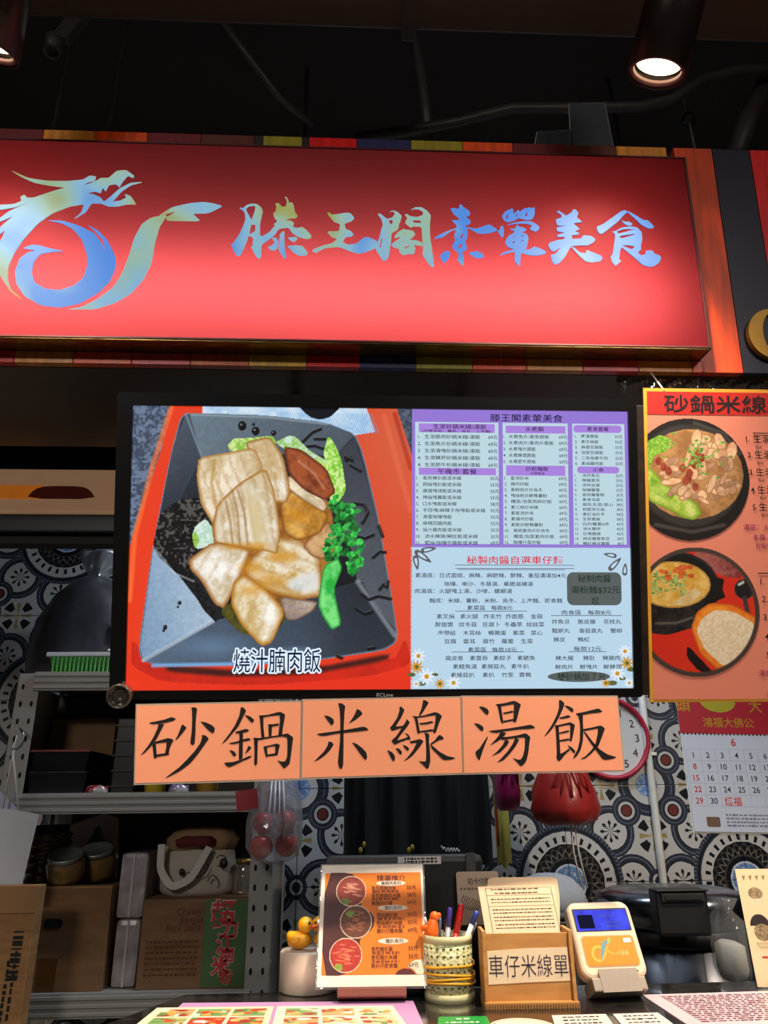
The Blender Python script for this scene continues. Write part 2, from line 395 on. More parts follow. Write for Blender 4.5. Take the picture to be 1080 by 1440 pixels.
def tile_material():
    m, t, b = new_mat('patterned wall tile'); E.t = t; N, L = t.nodes, t.links
    tc = N.new('ShaderNodeTexCoord'); sx = N.new('ShaderNodeSeparateXYZ'); L.new(tc.outputs['Object'], sx.inputs[0])
    u, v = E(sx.outputs[0])*(1/0.323), E(sx.outputs[1])*(1/0.323)
    no = N.new('ShaderNodeTexNoise'); no.inputs['Scale'].default_value = 60; no.inputs['Detail'].default_value = 3; L.new(tc.outputs['Object'], no.inputs[0])
    nz = E(no.outputs[0]); j = (nz-0.5)
    def dist(a, c): 
        x, y = u-a, v-c; return E.op('SQRT', x*x+y*y)
    def ang(a, c): return E.op('ARCTAN2', v-c, u-a)
    band = lambda d, a, c: d.gt(a)*d.lt(c)
    r, th = dist(0, 0)+j*0.02, ang(0, 0); sB = dist(1, 1)+j*0.02
    col = [None]
    def mix(mask, c, soft=None):
        n = N.new('ShaderNodeMix'); n.data_type = 'RGBA'
        L.new(mask.k, n.inputs[0]); n.inputs[7].default_value = (*lin(c), 1)
        if col[0] is None: n.inputs[6].default_value = (*lin((176, 176, 176)), 1)
        else: L.new(col[0], n.inputs[6])
        col[0] = n.outputs[2]
    navy, ink_, grey, white, blue, olive, red = (40, 46, 60), (16, 18, 24), (90, 96, 108), (182, 182, 182), (98, 130, 178), (150, 132, 84), (104, 46, 40)
    lob = [(0.72, 0.0), (0.0, 0.72), (0.51, 0.51)]; ds = [dist(*q) for q in lob]
    dl = E.op('MINIMUM', E.op('MINIMUM', ds[0], ds[1]), ds[2])+j*0.015
    mix(dl.lt(0.275), navy); mix(band(dl, 0.235, 0.25), grey)
    mix(dl.lt(0.20), white); mix(band(dl, 0.19, 0.203), ink_)
    for (a, c), d in zip(lob, ds):                                 # a little cross in each scallop
        cr = (ang(a, c)*4.0).sin().abs(); mix(d.lt(0.115)*cr.lt(0.42), ink_); mix(band(d, 0.075, 0.1)*cr.lt(0.7), ink_)
    mix(r.lt(0.60+0.0), navy); mix(band(r, 0.565, 0.6)*((th*90.0).sin()).gt(0.2), grey); mix(band(r, 0.535, 0.55), ink_)
    mix(r.lt(0.515), white); mix(band(r, 0.405, 0.47)*((th*28.0).sin()).gt(0.45), ink_)
    mix(r.lt(0.385), ink_)
    wav = (r-0.295-0.028*((th*24.0).sin())).abs(); mix(wav.lt(0.014), (104, 98, 92)); mix(band(r, 0.235, 0.255), (64, 60, 60))
    mix(((r-0.345)+0.02*((th*24.0).sin())).abs().lt(0.009), (70, 66, 64))
    mix(r.lt(0.185), (186, 196, 212)); mix(r.lt(0.165)*nz.gt(0.42), blue)
    mix(sB.lt(0.34), navy); mix(band(sB, 0.285, 0.3), grey); mix(sB.lt(0.225), white); mix(sB.lt(0.13+0.0), blue); mix(sB.lt(0.12)*nz.gt(0.55), (150, 172, 206)); mix(band(sB, 0.215, 0.228), ink_)
    q = dist(0.725, 0.725); mix(q.lt(0.165), navy); mix(band(q, 0.13, 0.14), grey); mix(q.lt(0.095), white); mix(q.lt(0.058), red); mix(band(q, 0.055, 0.068), ink_)
    k = dist(1, 0); k2 = dist(0, 1); km = E.op('MINIMUM', k, k2)
    mix(km.lt(0.12), navy); mix(band(km, 0.05, 0.075), white)
    for a, c in ((1.0, 0.46), (0.46, 1.0)):
        d = dist(a, c); f = (ang(a, c)*2.0).sin().abs(); mix(d.lt(0.16)*f.lt(0.34), olive); mix(band(d, 0.09, 0.19)*f.gt(0.8), ink_); mix(d.lt(0.03), (190, 170, 110))
    L.new(col[0], b.inputs['Base Color']); b.inputs['Roughness'].default_value = 0.3
    return m
WALLY = 2.905
wall = struct('wall_back', MB().box((0, WALLY+0.06, 2.0), (6.0, 0.1, 4.0)), mat('tile grout', (150, 150, 150), 0.8))
# lattice: a medallion stands where four tiles meet, seen at pixel (1050, 1237)
A0 = at(1050, 1237, WALLY); TS = 0.323
tm = MB().box((TS/2-0.001, TS/2-0.001, -0.004), (TS-0.002, TS-0.002, 0.008), bev=0.0012); tme = None; tmat = tile_material()
zlo, zhi = 0.75, 2.75
for i in range(-11, 4):
    for jj in range(-4, 6):
        x0, z0 = A0.x + i*TS, A0.z + jj*TS
        if z0 < zlo-0.3 or z0 > zhi: continue
        ai, aj = i % 2, jj % 2                       # which corner of this tile holds the medallion
        if tme is None: ob = tm.build('tile', tmat, wall); tme = ob.data
        else: ob = bpy.data.objects.new('tile', tme); COL.objects.link(ob); ob.parent = wall
        rot = {(0, 0): 0, (1, 0): 1, (1, 1): 2, (0, 1): 3}[(ai, aj)]
        cx, cz = x0 + (TS if ai else 0), z0 + (TS if aj else 0)
        # tile plane: local x -> world X, local y -> world Z, local z -> towards the aisle (-Y); turned by quarter turns about its medallion corner
        ca, sa = [(1, 0), (0, 1), (-1, 0), (0, -1)][rot]
        ob.matrix_world = Matrix(((ca, -sa, 0, cx), (0, 0, -1, WALLY), (sa, ca, 0, cz), (0, 0, 0, 1)))
        ob.matrix_world = ob.matrix_world @ Matrix.Translation((0.001, 0.001, 0.008))

# ---- ceiling services
def pipe(name, pts, r, mt, label, cat): return tag(MB().tube(pts, r, 12).build(name, mt), label, cat)
M['pipe'] = mat('black pipe', (70, 62, 60), 0.45, var=0.2)
dbx = at(540, 28, 1.55)
d = thing('air_duct', 'dark brown rectangular air duct crossing under the ceiling', 'duct', (0, 0, 0))
MB().box((0, 0.85, 3.08), (5.6, 0.5, 0.3), bev=0.006).build('duct_body', mat('brown duct sheet', (88, 66, 50), 0.5, var=0.12, scale=3), d)
for x in (-1.9, -0.9, 0.12, 1.1, 2.1): MB().box((x, 0.85, 3.08), (0.03, 0.53, 0.33), bev=0.004).build('flange', M['pipe'], d)
for x in (-1.9, 0.12, 2.1): MB().tube([(x, 0.85, 3.2), (x, 0.85, CEILZ)], 0.01, 8).build('hanger', M['pipe'], d)
pipe('ceiling_pipe', [at(290, 2, 1.6), at(345, 75, 1.66), at(392, 138, 1.74), at(440, 175, 1.84)], 0.013, M['pipe'], 'thin black pipe running diagonally under the ceiling', 'pipe')
pipe('ceiling_conduit', [at(560, -5, 1.65), at(585, 60, 1.7), at(598, 150, 1.75), at(604, 215, 1.8)], 0.018, M['pipe'], 'black conduit dropping behind the fascia top with dusty clamps', 'pipe')
pipe('cable_conduit', [at(x, y, 1.72) for x, y in ((500, 195), (560, 186), (640, 172), (720, 152), (800, 152), (900, 150), (945, 140), (985, 112), (1040, 98), (1110, 96))], 0.017, M['pipe'], 'black flexible conduit bending upwards behind the fascia', 'pipe')
r_ = thing('threaded_rod', 'thin black threaded hanger rod standing behind the fascia', 'rod', at(976, 205, 1.86))
MB().tube([(0, 0, -0.05), (0, 0, CEILZ-at(976, 205, 1.86).z)], 0.006, 8).build('rod', M['pipe'], r_); MB().lathe([(0.001, 0.11), (0.022, 0.11), (0.024, 0.125), (0.014, 0.15), (0.001, 0.15)], 16).build('nut', M['black'], r_)
pipe('ceiling_brace', [at(1090, 95, 1.8), at(1052, 165, 1.8), at(1030, 230, 1.8)], 0.034, M['pipe'], 'thick black brace slanting down beside the hanger rod', 'brace')
s_ = thing('track_spotlight', 'small unlit black spotlight under the ceiling beside the duct', 'lamp', at(75, 62, 1.5))
MB().lathe([(0.001, 0.03), (0.02, 0.03), (0.024, 0.02), (0.024, -0.035), (0.018, -0.035), (0.016, -0.02), (0.001, -0.02)], 20).build('head', M['pipe'], s_)
MB().box((0.012, 0, 0.10), (0.045, 0.03, 0.16), Matrix.Rotation(rad(20), 4, 'Y'), bev=0.004).build('arm', M['pipe'], s_)

# ================================================================== fascia with the light box sign
PF = Pl((0, 1.22, CAMZ+0.98), 7)
fas = thing('shop_fascia', 'shop fascia clad with coloured wooden planks around the red sign', 'fascia', PF.mat())
vb = PF.uv(540, 517)[1]; vt = PF.uv(540, 196)[1]
PS = Pl(PF.o + PF.n*0.05, 7)
u1 = (PS.uv(962, 222)[0]+PS.uv(997, 488)[0])/2; u0 = -1.12
v1 = PS.uv(540, 211)[1]; v0 = PS.uv(540, 481)[1]
def wood(name, c, k=0.28): return ramp_mat('plank '+name, [(0.25, tuple(int(x*(1-k)) for x in c)), (0.75, c)], 9, 0.38, stretch=(9, 1, 9), bump=0.04)
WC = {'red': (226, 16, 12), 'amber': (216, 132, 36), 'orange': (240, 76, 14), 'pink': (222, 60, 64), 'rust': (206, 88, 20), 'yellow': (222, 164, 40), 'navy': (44, 40, 86), 'olive': (156, 140, 28), 'maroon': (112, 22, 26), 'dark': (36, 30, 34), 'brown': (92, 40, 22)}
WM = {k: wood(k, c) for k, c in WC.items()}
MB().box(((-1.5+1.35)/2, (vb+vt)/2, -0.175), (2.85, vt-vb-0.004, 0.05)).build('backing_board', M['matte_black'], fas)
MB().box((-0.075, vb+0.006, -0.07), (2.85, 0.010, 0.10)).build('bottom_board', M['dark_wood'], fas)
MB().box((-0.075, vt-0.006, -0.085), (2.85, 0.012, 0.13)).build('top_board', M['matte_black'], fas)
def planks(bounds, cols, y, v0, v1):
    us = [PF.uv(b, y)[0] for b in bounds]
    for a, c, k in zip(us[:-1], us[1:], cols):
        MB().box(((a+c)/2, (v0+v1)/2, -0.009), (c-a-0.0012, v1-v0, 0.018), bev=0.0008).build('plank', WM[k], fas)
planks([-228, -145, -62, 20, 103, 185, 268, 350, 431, 506, 585, 664, 740, 819, 897, 972, 990], ['orange', 'olive', 'red', 'amber', 'orange', 'pink', 'rust', 'yellow', 'red', 'navy', 'olive', 'orange', 'amber', 'pink', 'amber', 'orange'], 505, vb, v0-0.005)
planks([-90, -15, 60, 132, 207, 283, 358, 370, 425, 435, 502, 578, 650, 720, 792, 865, 935], ['olive', 'maroon', 'amber', 'orange', 'maroon', 'brown', 'dark', 'olive', 'dark', 'red', 'navy', 'olive', 'orange', 'maroon', 'brown', 'amber'], 195, v1+0.005, vt)
ur = PF.uv(1023, 365)[0]
cols = [('orange', u1+0.006, ur), ('navy', ur, ur+0.085), ('red', ur+0.085, ur+0.17), ('amber', ur+0.17, ur+0.3)]
M['navy_p'] = wood('navy panel', (14, 12, 40))
for k, a, c in cols:
    MB().box(((a+c)/2, (vb+vt)/2, -0.009), (c-a-0.0012, vt-vb, 0.018), bev=0.0008).build('plank', M['navy_p'] if k == 'navy' else WM[k], fas)
pb = PF.mat() @ Vector((0, vb, 0))
struct('trim_1', MB().box((-0.075, pb.y+0.02+0.17, pb.z+0.012), (2.85, 0.34, 0.02)), mat('bronze brown soffit', (78, 62, 48), 0.32, 0.2, var=0.2, scale=4))
# gilt letter on the dark plank, cut by the edge of the picture
gl = thing('gilt_letter', 'raised gilt letter mounted on the navy fascia plank', 'letter', PF.mat(0.002))
cx, cy = PF.uv(1083, 474); 
MB().prism(circ(cx, cy, 0.052, 0.056), 0, 0.012, [circ(cx+0.008, cy, 0.030, 0.050)]).build('letter_face', mat('gilt', (176, 130, 52), 0.35, 0.6, var=0.15), gl)

# ---- light box
sgn = thing('light_box_sign', 'wide red light box sign with foil dragon emblem and brush lettering', 'sign', PS.mat())
DEP = 0.14
def red_face():
    m = bpy.data.materials.new('red sign acrylic'); m.use_nodes = True; t = m.node_tree; N, L = t.nodes, t.links; N.clear()
    tl = N.new('ShaderNodeBsdfTranslucent'); b = N.new('ShaderNodeBsdfPrincipled'); x = N.new('ShaderNodeMixShader'); o = N.new('ShaderNodeOutputMaterial')
    no = N.new('ShaderNodeTexNoise'); no.inputs['Scale'].default_value = 3; mx = N.new('ShaderNodeMix'); mx.data_type = 'RGBA'
    mx.inputs[6].default_value = (0.92, 0.105, 0.115, 1); mx.inputs[7].default_value = (0.96, 0.13, 0.14, 1); L.new(no.outputs[0], mx.inputs[0])
    L.new(mx.outputs[2], tl.inputs[0]); b.inputs['Base Color'].default_value = (0.03, 0.0012, 0.002, 1); b.inputs['Roughness'].default_value = 0.6
    b.inputs['Specular IOR Level'].default_value = 0.02
    x.inputs[0].default_value = 0.62; L.new(b.outputs[0], x.inputs[1]); L.new(tl.outputs[0], x.inputs[2]); L.new(x.outputs[0], o.inputs[0]); return m
MB().add([(u0, v0, 0), (u1, v0, 0), (u1, v1, 0), (u0, v1, 0)], [(0, 1, 2, 3)]).build('face', red_face(), sgn)
wi = mat('grey light box lining', (84, 84, 84), 0.8, var=0.02)
mb = MB(); T = 0.004
MB().box(((u0+u1)/2, (v0+v1)/2, -DEP), (u1-u0, v1-v0, T)).build('back_panel', wi, sgn)
gold = ramp_mat('gold foil edge', [(0.3, (92, 62, 30)), (0.7, (190, 150, 80))], 30, 0.25, stretch=(1, 8, 8), metal=0.85)
MB().box(((u0+u1)/2, v0-T/2, -DEP/2), (u1-u0, T, DEP)).build('bottom_edge', gold, sgn)
for nm, c, dd in (('top_edge', ((u0+u1)/2, v1+T/2, -DEP/2), (u1-u0, T, DEP)), ('end_cap', (u1+T/2, (v0+v1)/2, -DEP/2), (T, v1-v0+2*T, DEP)), ('end_cap', (u0-T/2, (v0+v1)/2, -DEP/2), (T, v1-v0+2*T, DEP))):
    MB().box(c, dd).build(nm, M['matte_black'], sgn)
fr = MB(); e = 0.003
for c, dd in ((((u0+u1)/2, v0, 0.001), (u1-u0, e, 0.003)), (((u0+u1)/2, v1, 0.001), (u1-u0, e, 0.003)), ((u1, (v0+v1)/2, 0.001), (e, v1-v0, 0.003))): fr.box(c, dd)
fr.build('edge_trim', mat('dark red trim', (70, 10, 14), 0.4), sgn)
# LED strip on the back panel, low in the box
led = MB().box(((u0+u1)/2, v0+0.10, -DEP+0.008), (u1-u0-0.06, 0.016, 0.008)).build('led_strip', glow('led strip', (255, 250, 245), 3.0), sgn)
bpy.context.view_layer.update()
lm = PS.mat() @ Vector(((u0+u1)/2, v0+0.10, -DEP+0.016))
lo = light('led_light', 'AREA', lm, SIGN_W, (1.0, 0.96, 0.93), PS.n, shape='RECTANGLE', size=u1-u0-0.16, size_y=0.02); lo.parent = sgn; lo.matrix_parent_inverse = sgn.matrix_world.inverted()

# foil lettering and emblem, traced as outlines on the face
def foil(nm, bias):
    m, t, b = new_mat('glowing blue and gold foil '+nm); N, L = t.nodes, t.links
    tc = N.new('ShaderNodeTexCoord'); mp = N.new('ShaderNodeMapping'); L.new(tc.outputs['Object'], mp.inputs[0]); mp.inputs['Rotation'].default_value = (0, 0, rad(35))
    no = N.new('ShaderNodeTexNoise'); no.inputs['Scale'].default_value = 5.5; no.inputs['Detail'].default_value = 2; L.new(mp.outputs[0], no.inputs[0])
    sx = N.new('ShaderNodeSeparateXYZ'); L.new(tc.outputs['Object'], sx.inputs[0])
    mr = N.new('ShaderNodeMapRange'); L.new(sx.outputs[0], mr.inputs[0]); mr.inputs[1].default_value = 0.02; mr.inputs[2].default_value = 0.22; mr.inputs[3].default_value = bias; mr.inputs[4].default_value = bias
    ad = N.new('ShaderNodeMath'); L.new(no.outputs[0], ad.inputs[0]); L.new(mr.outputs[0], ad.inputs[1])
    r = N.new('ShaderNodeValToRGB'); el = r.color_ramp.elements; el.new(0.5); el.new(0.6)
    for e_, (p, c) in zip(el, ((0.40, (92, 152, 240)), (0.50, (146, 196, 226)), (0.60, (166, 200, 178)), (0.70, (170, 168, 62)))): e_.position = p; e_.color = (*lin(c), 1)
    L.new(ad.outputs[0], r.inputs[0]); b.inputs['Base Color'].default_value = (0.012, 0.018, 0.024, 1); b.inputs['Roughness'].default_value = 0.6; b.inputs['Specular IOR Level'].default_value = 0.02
    L.new(r.outputs[0], b.inputs['Emission Color']); b.inputs['Emission Strength'].default_value = 0.8  # even glow stands in for the surroundings the foil would reflect
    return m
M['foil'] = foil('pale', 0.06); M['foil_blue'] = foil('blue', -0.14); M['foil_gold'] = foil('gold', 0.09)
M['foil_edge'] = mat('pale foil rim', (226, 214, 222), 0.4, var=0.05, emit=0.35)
def traced(name, polys, ox, oy, k, plane, parent, mt, z0, z1, it=1):
    """polys: list of outlines or (outline, holes) in crop pixels; ox, oy, k: crop origin and zoom"""
    mb = MB(); cv = lambda P: chaikin(plane.uvs([(ox+x/k, oy+y/k) for x, y in P]), it, 0.11)
    for p in polys:
        out, holes = p if isinstance(p, tuple) else (p, [])
        mb.prism(cv(out), z0, z1, [cv(h) for h in holes])
    return mb.build(name, mt, parent)
SIGN_CHARS = [
 (320, 265, [([(150,260),(180,250),(195,262),(240,220),(300,200),(375,205),(430,250),(448,295),(430,370),(412,460),(410,600),(440,615),(530,560),(610,470),(580,460),(610,445),(630,420),(590,370),(580,320),(610,300),(620,240),(605,195),(650,195),(690,240),(740,235),(752,180),(745,140),(722,118),(745,112),(775,160),(775,195),(810,180),(835,210),(855,310),(890,350),(870,382),(780,385),(710,412),(790,410),(835,435),(840,465),(810,480),(870,510),(950,495),(1000,535),(1060,600),(1055,635),(1000,648),(900,620),(820,570),(770,500),(650,515),(600,590),(530,650),(430,715),(425,880),(390,895),(350,850),(295,740),(318,740),(325,635),(270,600),(250,660),(200,780),(160,860),(120,860),(80,800),(45,715),(80,690),(150,590),(205,470),(228,400),(220,320),(195,280)],
   [[(232,270),(270,230),(350,225),(352,270),(310,400),(295,390)], [(300,460),(355,465),(350,550),(275,590)]]),
  [(720,540),(720,640),(725,760),(745,870),(720,895),(685,850),(645,780),(655,680),(665,580)],
  [(560,630),(610,630),(645,670),(640,750),(600,790),(550,785),(510,750),(560,730),(600,690)],
  [(760,630),(870,620),(890,640),(840,685),(800,665)], [(755,735),(870,725),(950,735),(1015,815),(1000,855),(900,855),(830,810)]]),
 (430, 270, [[(270,275),(295,265),(330,295),(420,285),(520,268),(570,280),(615,335),(580,375),(490,405),(505,475),(570,500),(605,545),(575,570),(500,575),(470,645),(540,675),(640,660),(740,580),(790,578),(900,625),(905,700),(850,730),(750,770),(660,785),(560,755),(470,715),(390,700),(250,715),(180,745),(130,775),(85,760),(90,735),(200,690),(330,655),(380,620),(395,598),(330,575),(275,520),(290,505),(420,505),(435,410),(360,385),(310,325)]]),
 (515, 275, [([(145,240),(175,235),(265,305),(330,285),(365,235),(340,205),(295,215),(335,195),(390,210),(450,265),(435,320),(415,370),(410,420),(390,445),(320,480),(315,570),(300,680),(280,790),(240,832),(205,820),(160,750),(115,680),(165,540),(190,440),(210,370),(190,300)], [[(275,325),(330,305),(335,350),(318,378)], [(190,545),(205,545),(180,675),(165,670)]]),
  ([(560,190),(620,155),(700,155),(770,200),(818,260),(805,380),(805,520),(825,640),(845,780),(858,905),(830,912),(780,860),(708,745),(720,690),(710,560),(700,400),(590,395),(565,412),(490,355),(520,285),(488,250),(510,240),(560,270),(640,280),(715,255),(718,210),(670,180),(600,175)], [[(592,315),(690,320),(690,355),(595,350)]]),
  ([(355,525),(400,470),(480,425),(490,440),(540,440),(600,460),(622,500),(560,555),(540,570),(620,570),(700,595),(715,645),(640,635),(590,630),(625,670),(605,745),(540,745),(460,760),(420,720),(415,680),(350,665),(315,625),(420,550),(440,520),(370,545)], [[(480,660),(545,630),(545,650),(485,680)], [(470,490),(505,465),(510,472),(475,497)]])]),
 (600, 275, [([(300,170),(345,165),(400,175),(415,150),(408,128),(435,118),(465,155),(530,195),(550,235),(530,265),(490,280),(540,310),(558,345),(530,370),(480,390),(515,430),(512,540),(480,590),(510,660),(505,690),(450,715),(465,800),(468,885),(450,890),(380,815),(400,800),(400,725),(340,690),(318,640),(360,575),(345,510),(375,430),(300,460),(200,535),(90,558),(120,525),(250,460),(380,415),(375,375),(320,325),(345,315),(400,320),(410,290),(340,240)], [[(415,545),(455,480),(465,490),(450,540)], [(390,670),(430,605),(445,640),(440,660)]]),
  [(485,400),(600,425),(650,420),(790,370),(880,430),(890,450),(800,480),(700,490),(640,480),(560,435)],
  [(165,770),(220,715),(270,705),(300,735),(280,800),(225,860),(195,840)], [(525,730),(640,708),(700,740),(728,775),(690,800),(610,795)]]),
 (680, 275, [[(215,395),(240,390),(258,450),(250,520),(232,542),(205,500),(175,455),(205,435)],
  ([(230,270),(270,210),(330,180),(370,170),(375,240),(440,185),(455,215),(520,165),(545,170),(575,155),(600,170),(645,155),(645,240),(620,300),(560,318),(440,290),(380,325),(300,345),(250,310)], [[(275,295),(310,230),(300,300)], [(520,260),(560,200),(545,270)], [(400,270),(430,225),(420,275)]]),
  [(290,380),(400,345),(500,330),(600,335),(660,365),(708,410),(690,445),(650,465),(580,430),(615,385),(540,360),(420,360)],
  ([(425,372),(445,400),(510,415),(545,440),(500,465),(465,475),(540,490),(568,540),(555,620),(535,680),(490,690),(580,690),(640,650),(700,670),(790,715),(780,745),(680,765),(580,762),(470,730),(462,890),(445,900),(395,840),(390,800),(398,715),(300,735),(205,768),(230,735),(330,700),(400,685),(340,670),(300,650),(268,595),(310,520),(380,480),(395,460),(330,425),(400,425),(412,385)], [[(365,545),(395,515),(395,535)], [(350,600),(395,580),(390,610)], [(460,520),(505,505),(500,525)], [(460,580),(505,565),(500,585)]])]),
 (750, 275, [[(288,210),(320,198),(370,235),(410,262),(480,220),(500,180),(535,185),(568,230),(545,285),(620,340),(560,350),(500,360),(585,430),(520,460),(580,480),(565,500),(480,510),(490,560),(600,550),(630,510),(720,515),(785,560),(760,600),(680,640),(580,635),(470,650),(400,780),(330,860),(270,882),(240,850),(215,760),(280,740),(350,660),(260,715),(220,700),(185,640),(200,605),(300,570),(380,560),(400,530),(305,530),(300,505),(400,475),(300,460),(290,410),(420,390),(300,385),(280,310),(355,285),(350,245)],
  [(470,650),(510,665),(590,730),(660,735),(670,695),(760,730),(850,765),(875,800),(840,840),(740,852),(660,840),(570,760)]]),
 (825, 275, [[(125,400),(200,370),(330,280),(430,205),(480,192),(515,215),(470,250),(400,330),(300,410),(200,488),(160,490),(130,450)], [(510,200),(620,260),(710,315),(770,320),(850,400),(835,420),(770,420),(690,375),(600,290),(520,220)],
  [(435,318),(480,340),(530,335),(575,365),(560,390),(510,385),(470,360)],
  ([(322,462),(350,460),(450,410),(560,398),(640,415),(690,470),(700,560),(680,640),(685,690),(640,730),(690,765),(745,745),(740,710),(790,700),(830,705),(850,740),(920,765),(940,800),(910,860),(850,900),(780,908),(700,880),(600,790),(500,710),(440,660),(420,700),(405,820),(440,830),(360,898),(320,850),(295,775),(320,765),(345,620),(358,500)], [[(375,460),(470,430),(610,430),(500,465),(395,490)], [(410,520),(600,490),(590,505),(450,548),(415,540)], [(440,642),(500,632),(610,648),(570,688)]])])]
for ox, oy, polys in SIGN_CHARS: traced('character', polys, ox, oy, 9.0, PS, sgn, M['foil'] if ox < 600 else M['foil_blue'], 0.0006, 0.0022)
DRAGON = [[(72,92),(180,140),(300,158),(430,160),(530,150),(570,125),(610,130),(600,160),(560,165),(520,190),(600,165),(640,140),(690,140),(740,95),(800,90),(850,125),(845,140),(810,125),(780,160),(755,200),(740,180),(715,180),(690,185),(670,225),(650,200),(640,235),(600,225),(550,235),(600,245),(640,265),(660,290),(700,260),(760,205),(830,170),(905,165),(830,185),(770,225),(735,265),(710,290),(760,285),(800,265),(790,240),(830,255),(865,308),(810,305),(740,320),(690,320),(640,300),(580,300),(545,355),(470,400),(515,360),(535,305),(440,320),(330,365),(240,430),(150,530),(90,620),(55,700),(50,780),(70,840),(150,915),(70,860),(30,800),(0,750),(-35,690),(-30,610),(0,545),(20,510),(35,470),(-30,520),(-60,560),(-20,480),(20,435),(90,380),(-20,425),(-70,450),(0,395),(60,350),(140,315),(210,285),(100,325),(0,342),(-80,325),(-120,285),(-60,305),(0,310),(90,305),(140,285),(130,262),(155,245),(175,265),(215,265),(330,225),(420,200),(330,190),(220,170),(130,130)],
 [(300,408),(400,410),(500,440),(600,490),(650,560),(670,600),(650,530),(600,475),(555,435),(620,470),(680,530),(730,630),(735,700),(700,790),(620,870),(500,935),(380,960),(260,945),(160,890),(105,810),(98,730),(125,650),(180,610),(230,598),(145,585),(200,562),(250,565),(320,585),(410,602),(330,608),(260,620),(215,670),(203,740),(220,800),(290,840),(380,848),(470,820),(530,770),(555,690),(550,620),(520,530),(460,460),(390,425)],
 [(425,970),(520,955),(620,905),(720,830),(780,730),(820,620),(850,520),(900,430),(960,390),(1060,372),(1010,450),(980,560),(960,680),(910,780),(830,870),(730,930),(600,970),(500,970)],
 [(1000,382),(1090,325),(1200,300),(1290,292),(1350,300),(1410,318),(1320,362),(1220,365),(1270,412),(1060,410),(1050,390),(1130,345)]]
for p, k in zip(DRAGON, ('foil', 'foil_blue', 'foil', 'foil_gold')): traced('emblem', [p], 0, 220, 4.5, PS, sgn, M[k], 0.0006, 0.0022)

# ================================================================== downlights: a row in front of the sign, tipped towards the counter
P0 = at(923, 104, 0.93); AIM = Vector((-0.22, 0.43, -0.87)).normalized()
def downlight(loc, label):
    q = (-AIM).to_track_quat('Z', 'Y').to_matrix().to_4x4()
    t = thing('downlight', label, 'lamp', Matrix.Translation(loc) @ q, 'black tube downlights in front of the sign')
    R = 0.053
    MB().lathe([(R-0.003, 0.03), (R-0.003, 0.0), (R, 0.0), (R, 0.26), (R-0.01, 0.265), (0.001, 0.265)], 40).build('housing', mat('bronze black tube', (46, 36, 30), 0.35, 0.6, var=0.1), t)
    MB().lathe([(R-0.003, 0.004), (R-0.009, 0.002), (R-0.011, 0.012), (R-0.004, 0.014)], 40).build('trim_ring', mat('lamp ring', (120, 92, 84), 0.35, 0.3), t)
    MB().lathe([(0.001, 0.02), (R-0.012, 0.02), (R-0.012, 0.022), (0.001, 0.022)], 40).build('lens', glow('lit lamp lens', (255, 226, 190), 5.0), t)
    MB().tube([(0, 0, 0.26), (0, 0.0, 0.30), (0, 0, 0.375)], 0.012, 10).build('stem', M['pipe'], t)
    light('lamp_light', 'SPOT', Vector(loc)+AIM*0.004, LAMP_W, LAMP_COL, AIM, t, spot_size=rad(92), spot_blend=1.0, shadow_soft_size=0.03)
    return t
XL = at(-16, 60, 0.93).x; STEP = P0.x-XL
for k, lb in ((0, 'lit black tube downlight hanging above the end of the red sign'), (-1, 'lit black tube downlight above the dragon emblem'), (-2, 'lit black tube downlight above the far part of the sign'), (1, 'lit black tube downlight above the gilt letter')):
    if k in (-2, 1): lb = 'lit black tube downlight further along the row'
    downlight((P0.x+k*STEP, P0.y, P0.z), lb)
# kitchen ceiling fitting behind the fascia, unseen fill panels added behind the viewer
kt = thing('kitchen_light', 'long white ceiling light fitting inside the kitchen', 'lamp', (0.42, 2.05, 2.95))
MB().box((0, 0, 0.02), (1.5, 0.16, 0.05), bev=0.006).build('body', M['white'], kt)
for x in (-0.6, 0.6): MB().tube([(x, 0, 0.04), (x, 0, CEILZ-2.95)], 0.008, 8).build('suspension_rod', M['steel'], kt)
MB().box((0, 0, -0.01), (1.44, 0.12, 0.012), bev=0.003).build('diffuser', glow('kitchen tube', (225, 238, 255), 3.0), kt)
light('kitchen_light_source', 'AREA', (0.42, 2.05, 2.925), KITCHEN_W, (0.80, 0.90, 1.0), (0, 0.25, -1), kt, shape='RECTANGLE', size=1.0, size_y=0.12)
for x in (-1.3, 1.5):
    ct = thing('fill_light', 'square white ceiling light in the aisle facing the shop', 'lamp', (x, -1.7, 2.9), 'aisle ceiling lights')
    MB().box((0, 0, 0.02), (0.62, 0.62, 0.05), bev=0.006).build('frame', M['white'], ct); MB().tube([(0, 0, 0.04), (0, 0, CEILZ-2.9)], 0.012, 8).build('suspension_rod', M['steel'], ct); MB().box((0, 0, -0.008), (0.56, 0.56, 0.01), bev=0.003).build('diffuser', glow('fill light panel', (255, 244, 230), 2.5), ct)
    light('fill_light_source', 'AREA', (x, -1.7, 2.885), FILL_W, (1.0, 0.93, 0.85), (0, 0.5, -1), ct, shape='SQUARE', size=0.56)

